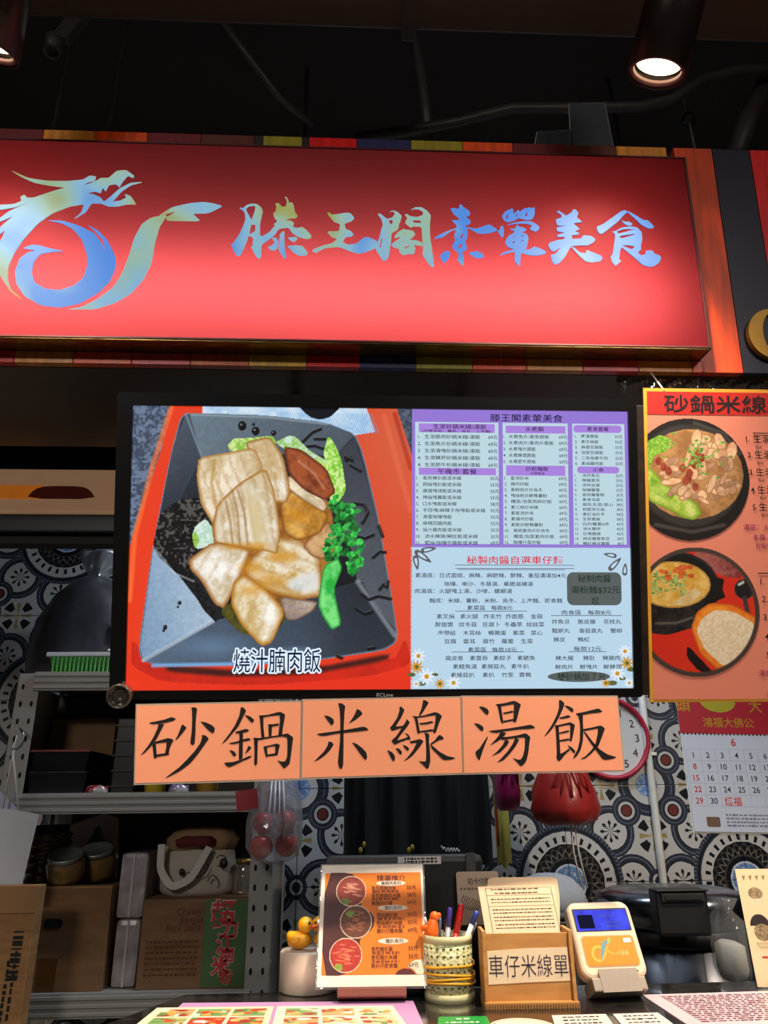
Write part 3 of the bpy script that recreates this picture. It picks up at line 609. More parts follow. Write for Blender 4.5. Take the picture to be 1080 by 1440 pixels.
# ================================================================== television menu
PT = Pl((0, 1.30, CAMZ+0.44), 18)
tl, tr_, br_, bl = PT.uvs([(188, 572), (882, 578), (890, 967), (177, 971)])
TX0, TX1, TY0, TY1 = (tl[0]+bl[0])/2, (tr_[0]+br_[0])/2, (bl[1]+br_[1])/2, (tl[1]+tr_[1])/2
tv = thing('television', 'black flat television showing a pork dish and a menu list', 'television', PT.mat())
fr = MB(); bz = 0.016
fr.prism(rrect(TX0-bz-0.012, TY0-bz, TX1+bz, TY1+bz+0.008, 0.006), -0.006, 0.006, [rrect(TX0, TY0, TX1, TY1, 0.0015)])
fr.build('bezel', mat('glossy black bezel', (14, 13, 13), 0.22, var=0.1), tv)
MB().box(((TX0+TX1)/2, (TY0+TY1)/2, -0.032), (TX1-TX0-0.004, TY1-TY0+0.02, 0.05), bev=0.012).build('back_housing', M['black'], tv)
SCR = 1.0
M['screen'] = vcol_mat('screen picture', SCR, 0.25)
TW, TH = TX1-TX0, TY1-TY0
def G(c, s=SCR): return glow('screen ink %d %d %d' % tuple(c), c, s)
MB().box(((TX0+TX1)/2, (TY0+TY1)/2, -0.002), (TW, TH, 0.004)).build('screen', G((150, 122, 214)), tv)
# --- the dish photograph, painted on the left of the screen (canvas units: 2.634 x photo pixels from 170, 560)
P = Paint(25, 30, 1065, 1090, 420, 430, (226, 62, 34))
P.blend(np.clip((P.X-620)/380, 0, 1)*np.clip(1.2-P.Y/900, 0, 1), (214, 92, 60)); P.blend(np.clip((P.Y-900)/150, 0, 1)*0.8, (232, 48, 26)); P.blend(np.clip((300-P.X)/250, 0, 1)*0.5, (240, 60, 24))
P.poly([(25, 20), (165, 20), (130, 200), (60, 430), (25, 560)], (62, 72, 92), (108, 124, 150), fine=True, smooth=0)
P.poly([(1005, 20), (1070, 20), (1070, 225)], (58, 66, 82), (90, 100, 118), fine=True, smooth=0)
P.line([(165, 30), (100, 260), (42, 520), (30, 760)], 9, (255, 120, 60), 0.7); P.line([(1000, 50), (1060, 260)], 8, (160, 40, 20), 0.6); P.line([(960, 60), (1060, 420)], 10, (232, 110, 76), 0.5)
P.poly([(280, 20), (890, 20), (925, 120), (840, 135), (600, 110), (280, 70)], (168, 200, 232), (210, 226, 240), smooth=0)
for x in range(560, 920, 9): P.line([(x, 50), (x+30, 125)], 1.2, (96, 160, 214), 0.7)
P.poly([(630, 20), (800, 20), (760, 62), (720, 76), (680, 66)], (18, 20, 26))
P.poly([(40, 900), (140, 1010), (500, 1040), (1000, 985), (1040, 900), (1065, 1000), (900, 1045), (500, 1075), (150, 1060), (40, 1000)], (204, 40, 22), amp=0.1)
P.poly([(150, 990), (420, 1012), (720, 1002), (990, 950), (980, 990), (700, 1040), (400, 1050), (170, 1030)], (70, 26, 20), amp=0.2, soft=14)
plate = [(222, 54), (520, 60), (740, 85), (850, 128), (880, 200), (940, 450), (1012, 880), (1005, 920), (960, 948), (700, 985), (400, 1000), (150, 1000), (82, 985), (66, 940), (108, 560), (168, 200), (198, 75)]
P.poly(plate, (44, 50, 60), rim=((118, 140, 160), 10))
LOW = vnoise(P.H, P.W, 5, 77)
def facet(pts, a, b, fx, fy):                       # one slope of the plate in the photograph, toned along a direction
    m = P.inside(pts); t = P.X*fx+P.Y*fy; v = t[m]; t = np.clip((t-v.min())/(v.max()-v.min()), 0, 1)*0.8+0.2*LOW
    col = np.asarray(a, float)*(1-t[..., None])+np.asarray(b, float)*t[..., None]; col *= (0.94+0.12*P.N2)[..., None]; P.a[m] = col[m]
facet([(280, 222), (700, 205), (765, 225), (862, 690), (330, 838), (122, 562)], (46, 52, 62), (20, 22, 28), 0.4, 1)
facet([(232, 58), (520, 64), (740, 90), (845, 135), (765, 225), (700, 205), (280, 222)], (110, 128, 140), (70, 80, 92), 1, 0.3)
facet([(215, 66), (232, 58), (280, 222), (122, 562), (112, 560), (170, 205)], (80, 90, 104), (34, 40, 50), 0.6, 1)
facet([(848, 140), (935, 450), (1005, 870), (862, 690), (765, 225)], (52, 56, 66), (92, 98, 108), 0.2, 1)
facet([(112, 560), (122, 562), (335, 835), (84, 978), (72, 935)], (120, 150, 182), (176, 196, 214), 1, -0.2)
facet([(90, 984), (335, 838), (880, 690), (1000, 890), (955, 940), (700, 978), (400, 992), (150, 994)], (92, 112, 136), (34, 38, 46), 1, -0.8)
P.blend(0.55*np.clip(1-np.hypot((P.X-330)/190, (P.Y-930)/60), 0, 1), (116, 150, 186)); P.blend(0.5*np.clip(1-np.hypot((P.X-640)/90, (P.Y-950)/26), 0, 1), (130, 170, 210))
P.line([(280, 222), (218, 60)], 4, (140, 160, 176), 0.6); P.line([(84, 982), (335, 838)], 6, (196, 210, 224), 0.7); P.line([(862, 690), (1000, 890)], 9, (160, 166, 174), 0.6)
P.line([(120, 1000), (400, 996), (700, 980)], 7, (120, 176, 232), 0.85); P.line([(240, 62), (520, 68), (745, 92)], 4, (150, 166, 176), 0.6)
sauce = [(130, 440), (200, 385), (275, 375), (310, 460), (270, 580), (240, 640), (335, 790), (350, 850), (300, 800), (240, 700), (140, 610), (108, 562)]
P.poly(sauce, (14, 14, 16), (36, 36, 38), fine=True); P.specks(sauce[:6]+[(200, 640)]+sauce[10:], (168, 172, 178), 0.66); P.specks(sauce[:6]+[(200, 640)]+sauce[10:], (84, 80, 76), 0.60)
P.line([(120, 575), (190, 660), (260, 690)], 4, (200, 210, 220), 0.5)
for cx, cy, r in ((428, 102, 16), (478, 122, 15), (545, 128, 10), (820, 228, 9), (835, 222, 6), (210, 770, 7), (160, 860, 8), (470, 96, 6), (155, 872, 5), (205, 785, 4)): P.ell(cx, cy, r, r*1.15, (14, 14, 16)); P.ell(cx-r*0.25, cy-r*0.3, r*0.25, r*0.25, (120, 126, 130))
for l in ([(650, 165), (690, 125), (720, 112)], [(650, 182), (700, 176), (745, 192)], [(700, 150), (735, 150)], [(815, 218), (840, 232)], [(835, 250), (872, 272)], [(850, 395), (885, 400), (900, 432), (880, 470)], [(860, 520), (890, 528), (920, 515)], [(880, 738), (905, 758), (940, 745), (985, 755)], [(860, 792), (890, 812), (915, 805)], [(920, 600), (945, 578), (965, 580)], [(945, 720), (958, 700), (972, 712), (975, 690)], [(905, 942), (925, 938)], [(790, 968), (805, 975)], [(940, 480), (955, 520)]): P.line(l, 6, (12, 12, 15), 0.9); P.line([(x-2, y-7) for x, y in l], 1.6, (140, 146, 152), 0.4)
P.poly([(375, 175), (400, 150), (460, 148), (540, 138), (560, 170), (470, 200), (385, 200)], (140, 190, 70), (210, 230, 150), fine=True)
P.poly([(550, 165), (600, 138), (625, 140), (680, 195), (765, 245), (745, 300), (640, 225)], (206, 226, 214), (150, 200, 100), fine=True)
P.poly([(680, 220), (740, 240), (770, 320), (750, 350), (700, 280)], (166, 206, 70), (206, 232, 130), fine=True)
P.poly([(732, 200), (750, 136), (775, 170), (800, 230), (818, 345), (790, 392), (755, 380), (768, 330), (745, 260)], (120, 196, 52), (200, 236, 136), fine=True, grain=(80, 6, 0.4, (226, 240, 180)))
P.poly([(250, 520), (262, 485), (300, 455), (345, 520), (330, 555), (265, 572)], (176, 214, 196), (220, 236, 220), fine=True); P.poly([(250, 520), (262, 500), (280, 540), (262, 570)], (150, 196, 80), fine=True, amp=0.2)
P.poly([(300, 330), (560, 300), (760, 380), (780, 560), (720, 740), (560, 790), (350, 700), (330, 540)], (120, 74, 30), (176, 116, 44))
P.poly([(350, 800), (470, 720), (620, 800), (560, 880), (440, 890)], (92, 88, 30), (50, 48, 22))
W_, C_, Gd, Bn = (232, 226, 212), (206, 186, 148), (196, 134, 36), (142, 84, 26)
def slice_(pts, a=C_, b=W_, rim=Bn, w=18, ang=70, pitch=5, gs=0.35, gc=(178, 140, 92)): P.poly(pts, a, b, rim=(rim, w), amp=0.10, grain=(ang, pitch, gs, gc))
slice_([(572, 745), (718, 765), (700, 800), (640, 834), (600, 834)], (150, 132, 124), (184, 166, 156), (110, 80, 60), 10, 10)
slice_([(440, 640), (480, 585), (560, 520), (640, 525), (725, 590), (735, 745), (650, 760), (540, 735), (455, 680)], (206, 164, 84), (226, 214, 190), (150, 88, 22), 24, 20, 7)
P.poly([(600, 680), (700, 640), (728, 660), (726, 730), (650, 740), (590, 715)], (196, 200, 200), (224, 222, 214), soft=18)
slice_([(655, 555), (740, 465), (795, 478), (778, 545), (735, 610), (690, 595)], (176, 120, 70), (206, 164, 116), (130, 76, 36), 12, 40)
slice_([(570, 395), (620, 335), (700, 385), (755, 440), (725, 508), (640, 540), (588, 510)], (180, 118, 36), (216, 164, 80), (128, 72, 20), 14, 30, 8)
slice_([(600, 285), (700, 330), (752, 405), (735, 432), (650, 380), (596, 340)], (206, 186, 150), (230, 214, 186), (120, 66, 24), 9, 40)
P.poly([(580, 178), (650, 190), (745, 262), (780, 352), (742, 386), (660, 345), (605, 290)], (112, 50, 26), (164, 82, 44), rim=((84, 36, 18), 12), grain=(40, 9, 0.3, (190, 116, 80)))
P.line([(640, 235), (700, 285), (735, 338)], 4, (214, 156, 130), 0.5)
slice_([(440, 165), (530, 140), (582, 215), (612, 350), (596, 396), (545, 392), (498, 272), (455, 205)], (214, 186, 138), W_, (152, 96, 30), 15, 75, 7)
slice_([(268, 225), (370, 205), (475, 184), (512, 265), (430, 335), (350, 425), (325, 476), (280, 402), (262, 300)], (214, 190, 146), (230, 216, 192), (168, 116, 50), 14, 68, 6)
slice_([(326, 480), (340, 400), (420, 320), (518, 260), (552, 350), (576, 500), (566, 590), (520, 576), (450, 566), (334, 550)], (214, 194, 154), (230, 220, 206), (160, 102, 32), 15, 80, 7, 0.4)
for l in ([(395, 350), (415, 430), (428, 560)], [(415, 345), (440, 430), (455, 555)], [(372, 390), (390, 470), (400, 550)]): P.line(l, 4, (150, 104, 70), 0.55)
P.poly([(430, 340), (470, 310), (520, 420), (540, 560), (470, 560), (450, 440)], (224, 214, 190), (214, 196, 150), soft=14, grain=(80, 6, 0.2, (190, 160, 110)))
P.line([(328, 235), (318, 320), (340, 420)], 6, (186, 140, 70), 0.6); P.line([(350, 228), (345, 330), (360, 400)], 4, (206, 176, 130), 0.6); P.line([(468, 195), (520, 320), (555, 388)], 4, (184, 140, 84), 0.5)
slice_([(240, 608), (330, 540), (468, 568), (444, 648), (374, 792), (338, 776), (288, 690), (246, 645)], (212, 192, 156), (238, 234, 226), (150, 88, 26), 20, 120, 8, 0.25)
slice_([(405, 690), (445, 664), (525, 720), (598, 800), (550, 918), (510, 932), (436, 852), (396, 772)], (216, 186, 126), (238, 234, 222), (172, 108, 18), 20, 110, 8, 0.25)
for cx, cy, rx, ry in ((470, 640, 50, 30), (540, 690, 60, 34), (600, 595, 50, 24), (480, 558, 60, 16), (400, 560, 56, 16), (465, 725, 46, 26), (640, 440, 56, 30), (560, 600, 40, 20)): P.blend(0.62*np.clip(1.3-np.hypot((P.X-cx)/rx, (P.Y-cy)/ry), 0, 1)*np.clip(P.N1*2.2-0.4, 0, 1), (206, 132, 18))
P.poly([(715, 775), (735, 630), (790, 600), (806, 640), (775, 720), (805, 852), (768, 872), (735, 822)], (44, 176, 64), (124, 226, 124), rim=((24, 130, 46), 10), grain=(85, 7, 0.3, (150, 236, 150)))
rb2 = random.Random(8)
for cx, cy, r in ((790, 405, 34), (830, 430, 38), (800, 470, 36), (780, 520, 34), (845, 500, 26), (850, 560, 32), (815, 560, 34), (765, 580, 30), (850, 610, 26), (848, 645, 16)):
    for k in range(16):
        a, l = rb2.random()*6.28, r*rb2.random()**0.5; s_ = 0.5+0.8*rb2.random(); P.ell(cx+l*math.cos(a), cy+l*math.sin(a)*1.1, 9+5*rb2.random(), 8+5*rb2.random(), (22*s_, 128*s_, 46*s_), col2=(60*s_, 176*s_, 74*s_), fine=True)
P.line([(770, 590), (800, 540), (830, 470)], 5, (100, 210, 110), 0.5)
ux = lambda x: TX0 + (x-47)/(1062-47)*(0.5565*TW); uy = lambda y: TY1 - (y-31)/(1086-31)*TH
P.build('dish_picture', M['screen'], tv, lambda x, y: (TX0+(x-25)/(1065-25)*0.5565*TW, TY1-(y-30)/(1090-30)*TH), 0.0006)
cxy = (ux(578), uy(980))
lettering('caption_outline', [('燒汁腩肉飯', cxy[0]+0.0028*math.cos(k*math.pi/6), cxy[1]+0.0028*math.sin(k*math.pi/6), 0.041, 'c', 0.158) for k in range(12)], G((226, 240, 255)), tv, 0.0010, bold=0.012)
lettering('caption', [('燒汁腩肉飯', cxy[0], cxy[1], 0.041, 'c', 0.158)], G((14, 34, 66)), tv, 0.0014, bold=0.004)
# --- the list on the right of the screen (units: 3.176 x photo pixels from 560, 560 / 560, 760)
sxx = lambda x: TX0 + TW*((560+x/3.176)-(188))/(883.5-188)
def syy(y, b=0): return TY1 - TH*((560+200*b+y/3.176)-575)/(968.5-575)
pale = G((190, 216, 226)); purple = G((156, 124, 212)); pband = G((170, 132, 222)); txt = G((22, 26, 44)); grey = G((92, 98, 98)); green = G((28, 52, 34))
def srect(nm, x0, y0, x1, y1, b, mt, z=0.0006, r=0.0): 
    a, c, d, e = sxx(x0), syy(y1, b), sxx(x1), syy(y0, b)
    return MB().prism(rrect(a, c, d, e, r) if r else [(a, c), (d, c), (d, e), (a, e)], z, z).build(nm, mt, tv)
for x0, x1 in ((62, 437), (456, 752), (773, 1012)): srect('list_panel', x0, 105, x1, 657, 0, pale)
srect('list_panel', 42, 672, 1032, 1300, 0, G((186, 214, 234)))
for x0, y0, x1, y1 in ((78, 112, 420, 152), (78, 314, 424, 346), (470, 118, 742, 152), (470, 300, 738, 346)): srect('heading_band', x0, y0, x1, y1, 0, pband, 0.0010)
for x0, y0, x1, y1 in ((778, 112, 998, 146), (792, 302, 984, 333)): srect('heading_band', x0, y0, x1, y1, 0, pband, 0.0010, 0.006)
K = TW/(883.5-188)/3.176                                # metres per unit
it = []
def tx(s, x, y, h, al='l', w=None, b=0): it.append((s, sxx(x), syy(y, b), h*K, al, None if w is None else w*K))
tx('滕王閣素葷美食', 565, 82, 34, 'c', 330); tx('生滾砂鍋米線/湯飯', 262, 125, 22, 'c', 240); tx('(可轉米粉，薯粉，烏冬，上海麵)', 248, 146, 12, 'c', 310)
rows = ['生滾豚肉砂鍋米線/湯飯', '生滾魚片砂鍋米線/湯飯', '生滾滑雞砂鍋米線/湯飯', '生滾豬肝砂鍋米線/湯飯', '生滾肥牛砂鍋米線/湯飯']
for i, s in enumerate(rows): y = 172+i*32; tx('%d.' % min(i+1, 4), 74, y, 19); tx(s, 104, y, 18, 'l', 250); tx('69元', 432, y, 19, 'r')
tx('午晚市·套餐', 250, 330, 24, 'c', 175)
rows = [('香煎豬扒飯或米線', 55), ('照燒雞扒飯或米線', 55), ('唐揚雞球飯或米線', 55), ('烤燒雞翼飯或米線', 55), ('口水雞飯或米線', 58), ('手撕雞/麻辣子排雞飯或米線', 55), ('滑蛋咖喱雞飯', 55), ('麻辣回鍋肉飯', 55), ('燒汁腩肉飯或米線', 55), ('滷水豬頭/豬肚飯或米線', 55), ('鹽燒/咖喱牛腩飯或米線', 69)]
for i, (s, p) in enumerate(rows): y = 360+i*29.2; tx('%d.' % (i+1), 66, y, 17); tx(s, 96 if i < 9 else 104, y, 17, 'l', len(s)*21.5); tx('%d元' % p, 437, y, 18, 'r')
tx('水煮類', 600, 133, 22, 'c', 84)
for i, s in enumerate(['水煮魚片/素魚跟飯', '水煮肉片/素肉片跟飯', '水煮雞片跟飯', '水煮豬潤跟飯', '水煮肥牛跟飯']): y = 168+i*28.5; tx('%d.' % (i+1), 458, y, 17); tx(s, 482, y, 17, 'l', len(s)*20.5); tx('69元', 750, y, 18, 'r')
tx('炒粉麵飯', 610, 315, 20, 'c', 104); tx('可轉素食', 612, 336, 11, 'c', 66)
for i, s in enumerate(['星洲炒米', '揚州炒飯', '黑椒肉片炒烏冬', '雞絲乾炒酸辣薯粉', '欖菜/泡菜肉碎炒飯', '素三絲炒米線', '素星洲炒米', '素揚州炒飯', '素乾炒酸辣薯粉', '黑椒素肉片炒烏冬', '欖菜/泡菜素肉炒飯', '咖喱什菜炒飯']):
    y = 358+i*26.4; tx('%d.' % (i+1), 462, y, 17); tx(s, 490 if i < 9 else 500, y, 16, 'l', len(s)*20.5); tx('69元', 745, y, 17, 'r')
tx('素食套餐', 890, 129, 20, 'c', 100)
for i, s in enumerate(['羅漢齋飯', '素叉燒飯', '麻婆豆腐飯', '泡菜豆腐飯', '二色燒素牛肉', '素燒鵝肉飯']): y = 163+i*25; tx('%d.' % (i+1), 784, y, 16); tx(s, 812, y, 15, 'l', len(s)*20); tx('55元', 1002, y, 16, 'r')
tx('小食', 888, 317, 18, 'c', 50)
for i, (s, p) in enumerate([('涼拌青瓜', 25), ('辣醬雲耳', 25), ('涼拌皮蛋', 25), ('咖喱蘿蔔', 25), ('香煎蘿蔔糕', 25), ('素食泡菜', 38), ('腐乳生菜/菜心', 38), ('椒鹽併叉燒', 38), ('素紅油抄手', 58), ('生煎素飯', 58), ('白灼蘿蔔6件', 42), ('滷水雙併', 42), ('台灣腸腐', 42), ('椒皮蘿蔔魚豆', 38), ('鴨紅豬皮蘿蔔', 38)]):
    y = 343+i*22.1; tx('%d.' % (i+1), 780, y, 14); tx(s, 814, y, 14, 'l', len(s)*20); tx('%d元' % p, 1000, y, 15, 'r')
B = 1
tx('素湯底：日式面豉、麻辣、麻酸辣、酸辣、番茄濃湯加4元', 62, 162, 20, 'l', 672, B); tx('咖喱、喇沙、冬蔭湯、藥膳滋補湯', 388, 200, 19, 'c', 395, B); tx('肉湯底：火腿雞上湯、沙嗲、螺螄湯', 60, 232, 20, 'l', 432, B)
tx('麵底：米線、薯粉、米粉、烏冬、上海麵、即食麵', 124, 274, 20, 'l', 592, B); tx('素菜區   每款8元', 392, 306, 20, 'c', 202, B)
for y, r in ((344, [('素叉燒', 196), ('素火腿', 300), ('炸支竹', 404), ('炸面筋', 502), ('金菇', 600)]), (380, [('酸甜齋', 190), ('炆冬菇', 294), ('豆腐卜', 398), ('冬蟲草', 496), ('娃娃菜', 594)]), (417, [('海帶結', 200), ('木耳絲', 312), ('鵪鶉蛋', 424), ('紫菜', 520), ('菜心', 600)]), (454, [('豆腐', 216), ('雲耳', 300), ('腐竹', 386), ('蘿蔔', 470), ('生菜', 556)]),
             (528, [('腐皮卷', 234), ('素雲吞', 342), ('素餃子', 446), ('素鱔魚', 552)]), (565, [('素鱈魚湯', 280), ('素猴菇丸', 406), ('素牛扒', 524)]), (602, [('素猴菇扒', 270), ('素扒', 384), ('竹笙', 468), ('齋鴨', 546)]),
             (368, [('炸魚旦', 708), ('脆皮腸', 824), ('花枝丸', 940)]), (408, [('龍蝦丸', 708), ('香菇貢丸', 842), ('蟹柳', 956)]), (447, [('豬皮', 700), ('鴨紅', 810)]), (529, [('豬大腸', 722), ('豬肚', 832), ('豬腩肉', 932)]), (568, [('鮮肉片', 720), ('鮮雞片', 830), ('鮮豬潤', 936)])):
    for s, x in r: tx(s, x, y, 20, 'c', len(s)*26.5, B)
tx('素菜區   每款10元', 402, 491, 20, 'c', 216, B); tx('肉食區   每款8元', 824, 327, 20, 'c', 224, B); tx('每款12元', 826, 488, 20, 'c', 126, B)
lettering('menu_text', it, txt, tv, 0.0014, bold=0.006)
it = []; tx('秘製肉醬自選車仔麵', 506, 93, 34, 'c', 432, B); lettering('menu_heading', it, G((214, 40, 62)), tv, 0.0014, bold=0.008)
srect('price_box', 738, 147, 984, 295, B, grey, 0.0010, 0.012)
MB().prism([(sxx(x), syy(y, B)) for x, y in circ(786, 611, 140, 24)], 0.001, 0.001).build('price_oval', grey, tv)
it = []; tx('秘制肉醬', 862, 175, 32, 'c', 148, B); tx('湯粉麵$32元', 866, 225, 32, 'c', 222, B); tx('起', 864, 275, 30, 'c', None, B); tx('轉砂鍋加７元', 798, 611, 30, 'c', 216, B)
lettering('price_text', it, green, tv, 0.0014, bold=0.006)
ln = MB()
for x0, x1, y in ((238, 772, 116), (240, 772, 131), (250, 730, 136), (238, 558, 321), (222, 542, 501), (664, 984, 341), (742, 912, 501)): ln.box(((sxx(x0)+sxx(x1))/2, syy(y, B), 0.0013), ((x1-x0)*K, 2.2*K, 0.0002))
ln.build('rule_lines', txt, tv)['kind'] = 'stuff'
dr = MB()
for x, y, L_, w_, a in ((128, 46, 70, 22, 170), (104, 84, 90, 26, 215), (68, 112, 66, 24, 260), (930, 68, 60, 20, 10), (962, 104, 80, 24, 135), (1002, 128, 56, 22, 95)):
    mm = Matrix.Translation((sxx(x), syy(y, B), 0.0012)) @ Matrix.Rotation(rad(-a), 4, 'Z')
    P1 = chaikin([(-L_/2*K, 0), (0, w_/2*K), (L_/2*K, w_*0.55*K), (L_*0.62*K, 0), (L_/2*K, -w_*0.55*K), (0, -w_/2*K)], 2); P2 = [(p[0]*0.55+0.08*L_*K, p[1]*0.5) for p in P1]
    dr.prism(P1, 0, 0, [P2], mm)
dr.build('drop_outlines', G((96, 98, 100)), tv)['kind'] = 'stuff'
FG = {0: G((226, 236, 246)), 1: G((206, 150, 44)), 2: G((94, 104, 58))}
for x, y, r, c in ((76, 518, 34, 0), (68, 566, 30, 1), (112, 608, 38, 0), (170, 640, 24, 1), (230, 636, 34, 0), (66, 640, 20, 0), (994, 500, 32, 0), (1002, 552, 30, 1), (958, 598, 36, 0), (1010, 640, 24, 0), (906, 640, 20, 1), (46, 600, 18, 2), (90, 640, 18, 2), (150, 600, 14, 2), (1020, 580, 20, 2), (935, 640, 22, 2), (980, 620, 16, 2)):
    X, Y = sxx(x), syy(min(y, 648), B); rr = r*K; fl = MB()
    if c == 2: fl.prism(circ(X, Y, rr, rr*0.5, 10), 0.0010, 0.0010); fl.build('leaf', FG[2], tv); continue
    fl.prism([(X+rr*(0.72+0.28*math.cos(9*a))*math.cos(a), Y+rr*(0.72+0.28*math.cos(9*a))*math.sin(a)) for a in [2*math.pi*z_/54 for z_ in range(54)]], 0.0012, 0.0012); fo = fl.build('flower', FG[c], tv)
    MB().prism(circ(X, Y, rr*0.28, rr*0.28, 10), 0.0016, 0.0016).build('flower_heart', FG[1-c if c == 0 else 2], fo)
lettering('maker_mark', [('ECLine', PT.uv(541, 976)[0], PT.uv(541, 976)[1], 0.008, 'c', 0.03)], mat('grey mark', (190, 190, 190), 0.4, emit=0.1), tv, 0.0066)
bpy.context.view_layer.update()
for u in (TX0+TW*0.3, TX0+TW*0.7):                          # arms up to the soffit
    q0 = Vector((u, TY1-0.06, -0.06)); q1 = PT.mat().inverted() @ Vector((u, 1.47, pb.z+0.004))
    MB().tube([q0, (q0+q1)/2+Vector((0, 0.01, -0.01)), q1], 0.012, 8).build('mount_arm', M['black'], tv)
# the clear roll and the dark side batten next to the set
sb = thing('tv_side_batten', 'dark brown wooden batten along the outer edge of the television', 'batten', PT.mat())
ux0, ux1 = PT.uv(161, 770)[0], PT.uv(183, 770)[0]
MB().box(((ux0+ux1)/2-0.004, (TY0+TY1)/2, -0.0205), (ux1-ux0-0.006, TY1-TY0+0.03, 0.03), bev=0.002).build('batten', M['dark_wood'], sb)
sb = thing('tv_side_batten', 'dark brown batten between the television and the pink poster', 'batten', PT.mat())
ux0, ux1 = PT.uv(893, 770)[0], PT.uv(908, 770)[0]
MB().box(((ux0+ux1)/2+0.006, (TY0+TY1)/2, -0.0215), (ux1-ux0+0.014, TY1-TY0+0.03, 0.03), bev=0.002).build('batten', M['dark_wood'], sb)  # strip added to keep bright tiles out of the dark gap
kn = PT.uv(173, 976)
rl = thing('plastic_roll', 'clear rolled plastic sheet end tied under the television corner', 'plastic roll', PT.mat() @ Matrix.Translation((kn[0], kn[1], 0.0258)))
MB().lathe([(0.001, -0.02), (0.021, -0.02), (0.022, 0.0), (0.020, 0.004), (0.017, 0.0), (0.013, -0.012), (0.011, -0.004), (0.006, -0.01), (0.001, -0.01)], 28).build('roll', mat('smoky plastic', (70, 62, 54), 0.12, var=0.3, coat=0.6), rl)

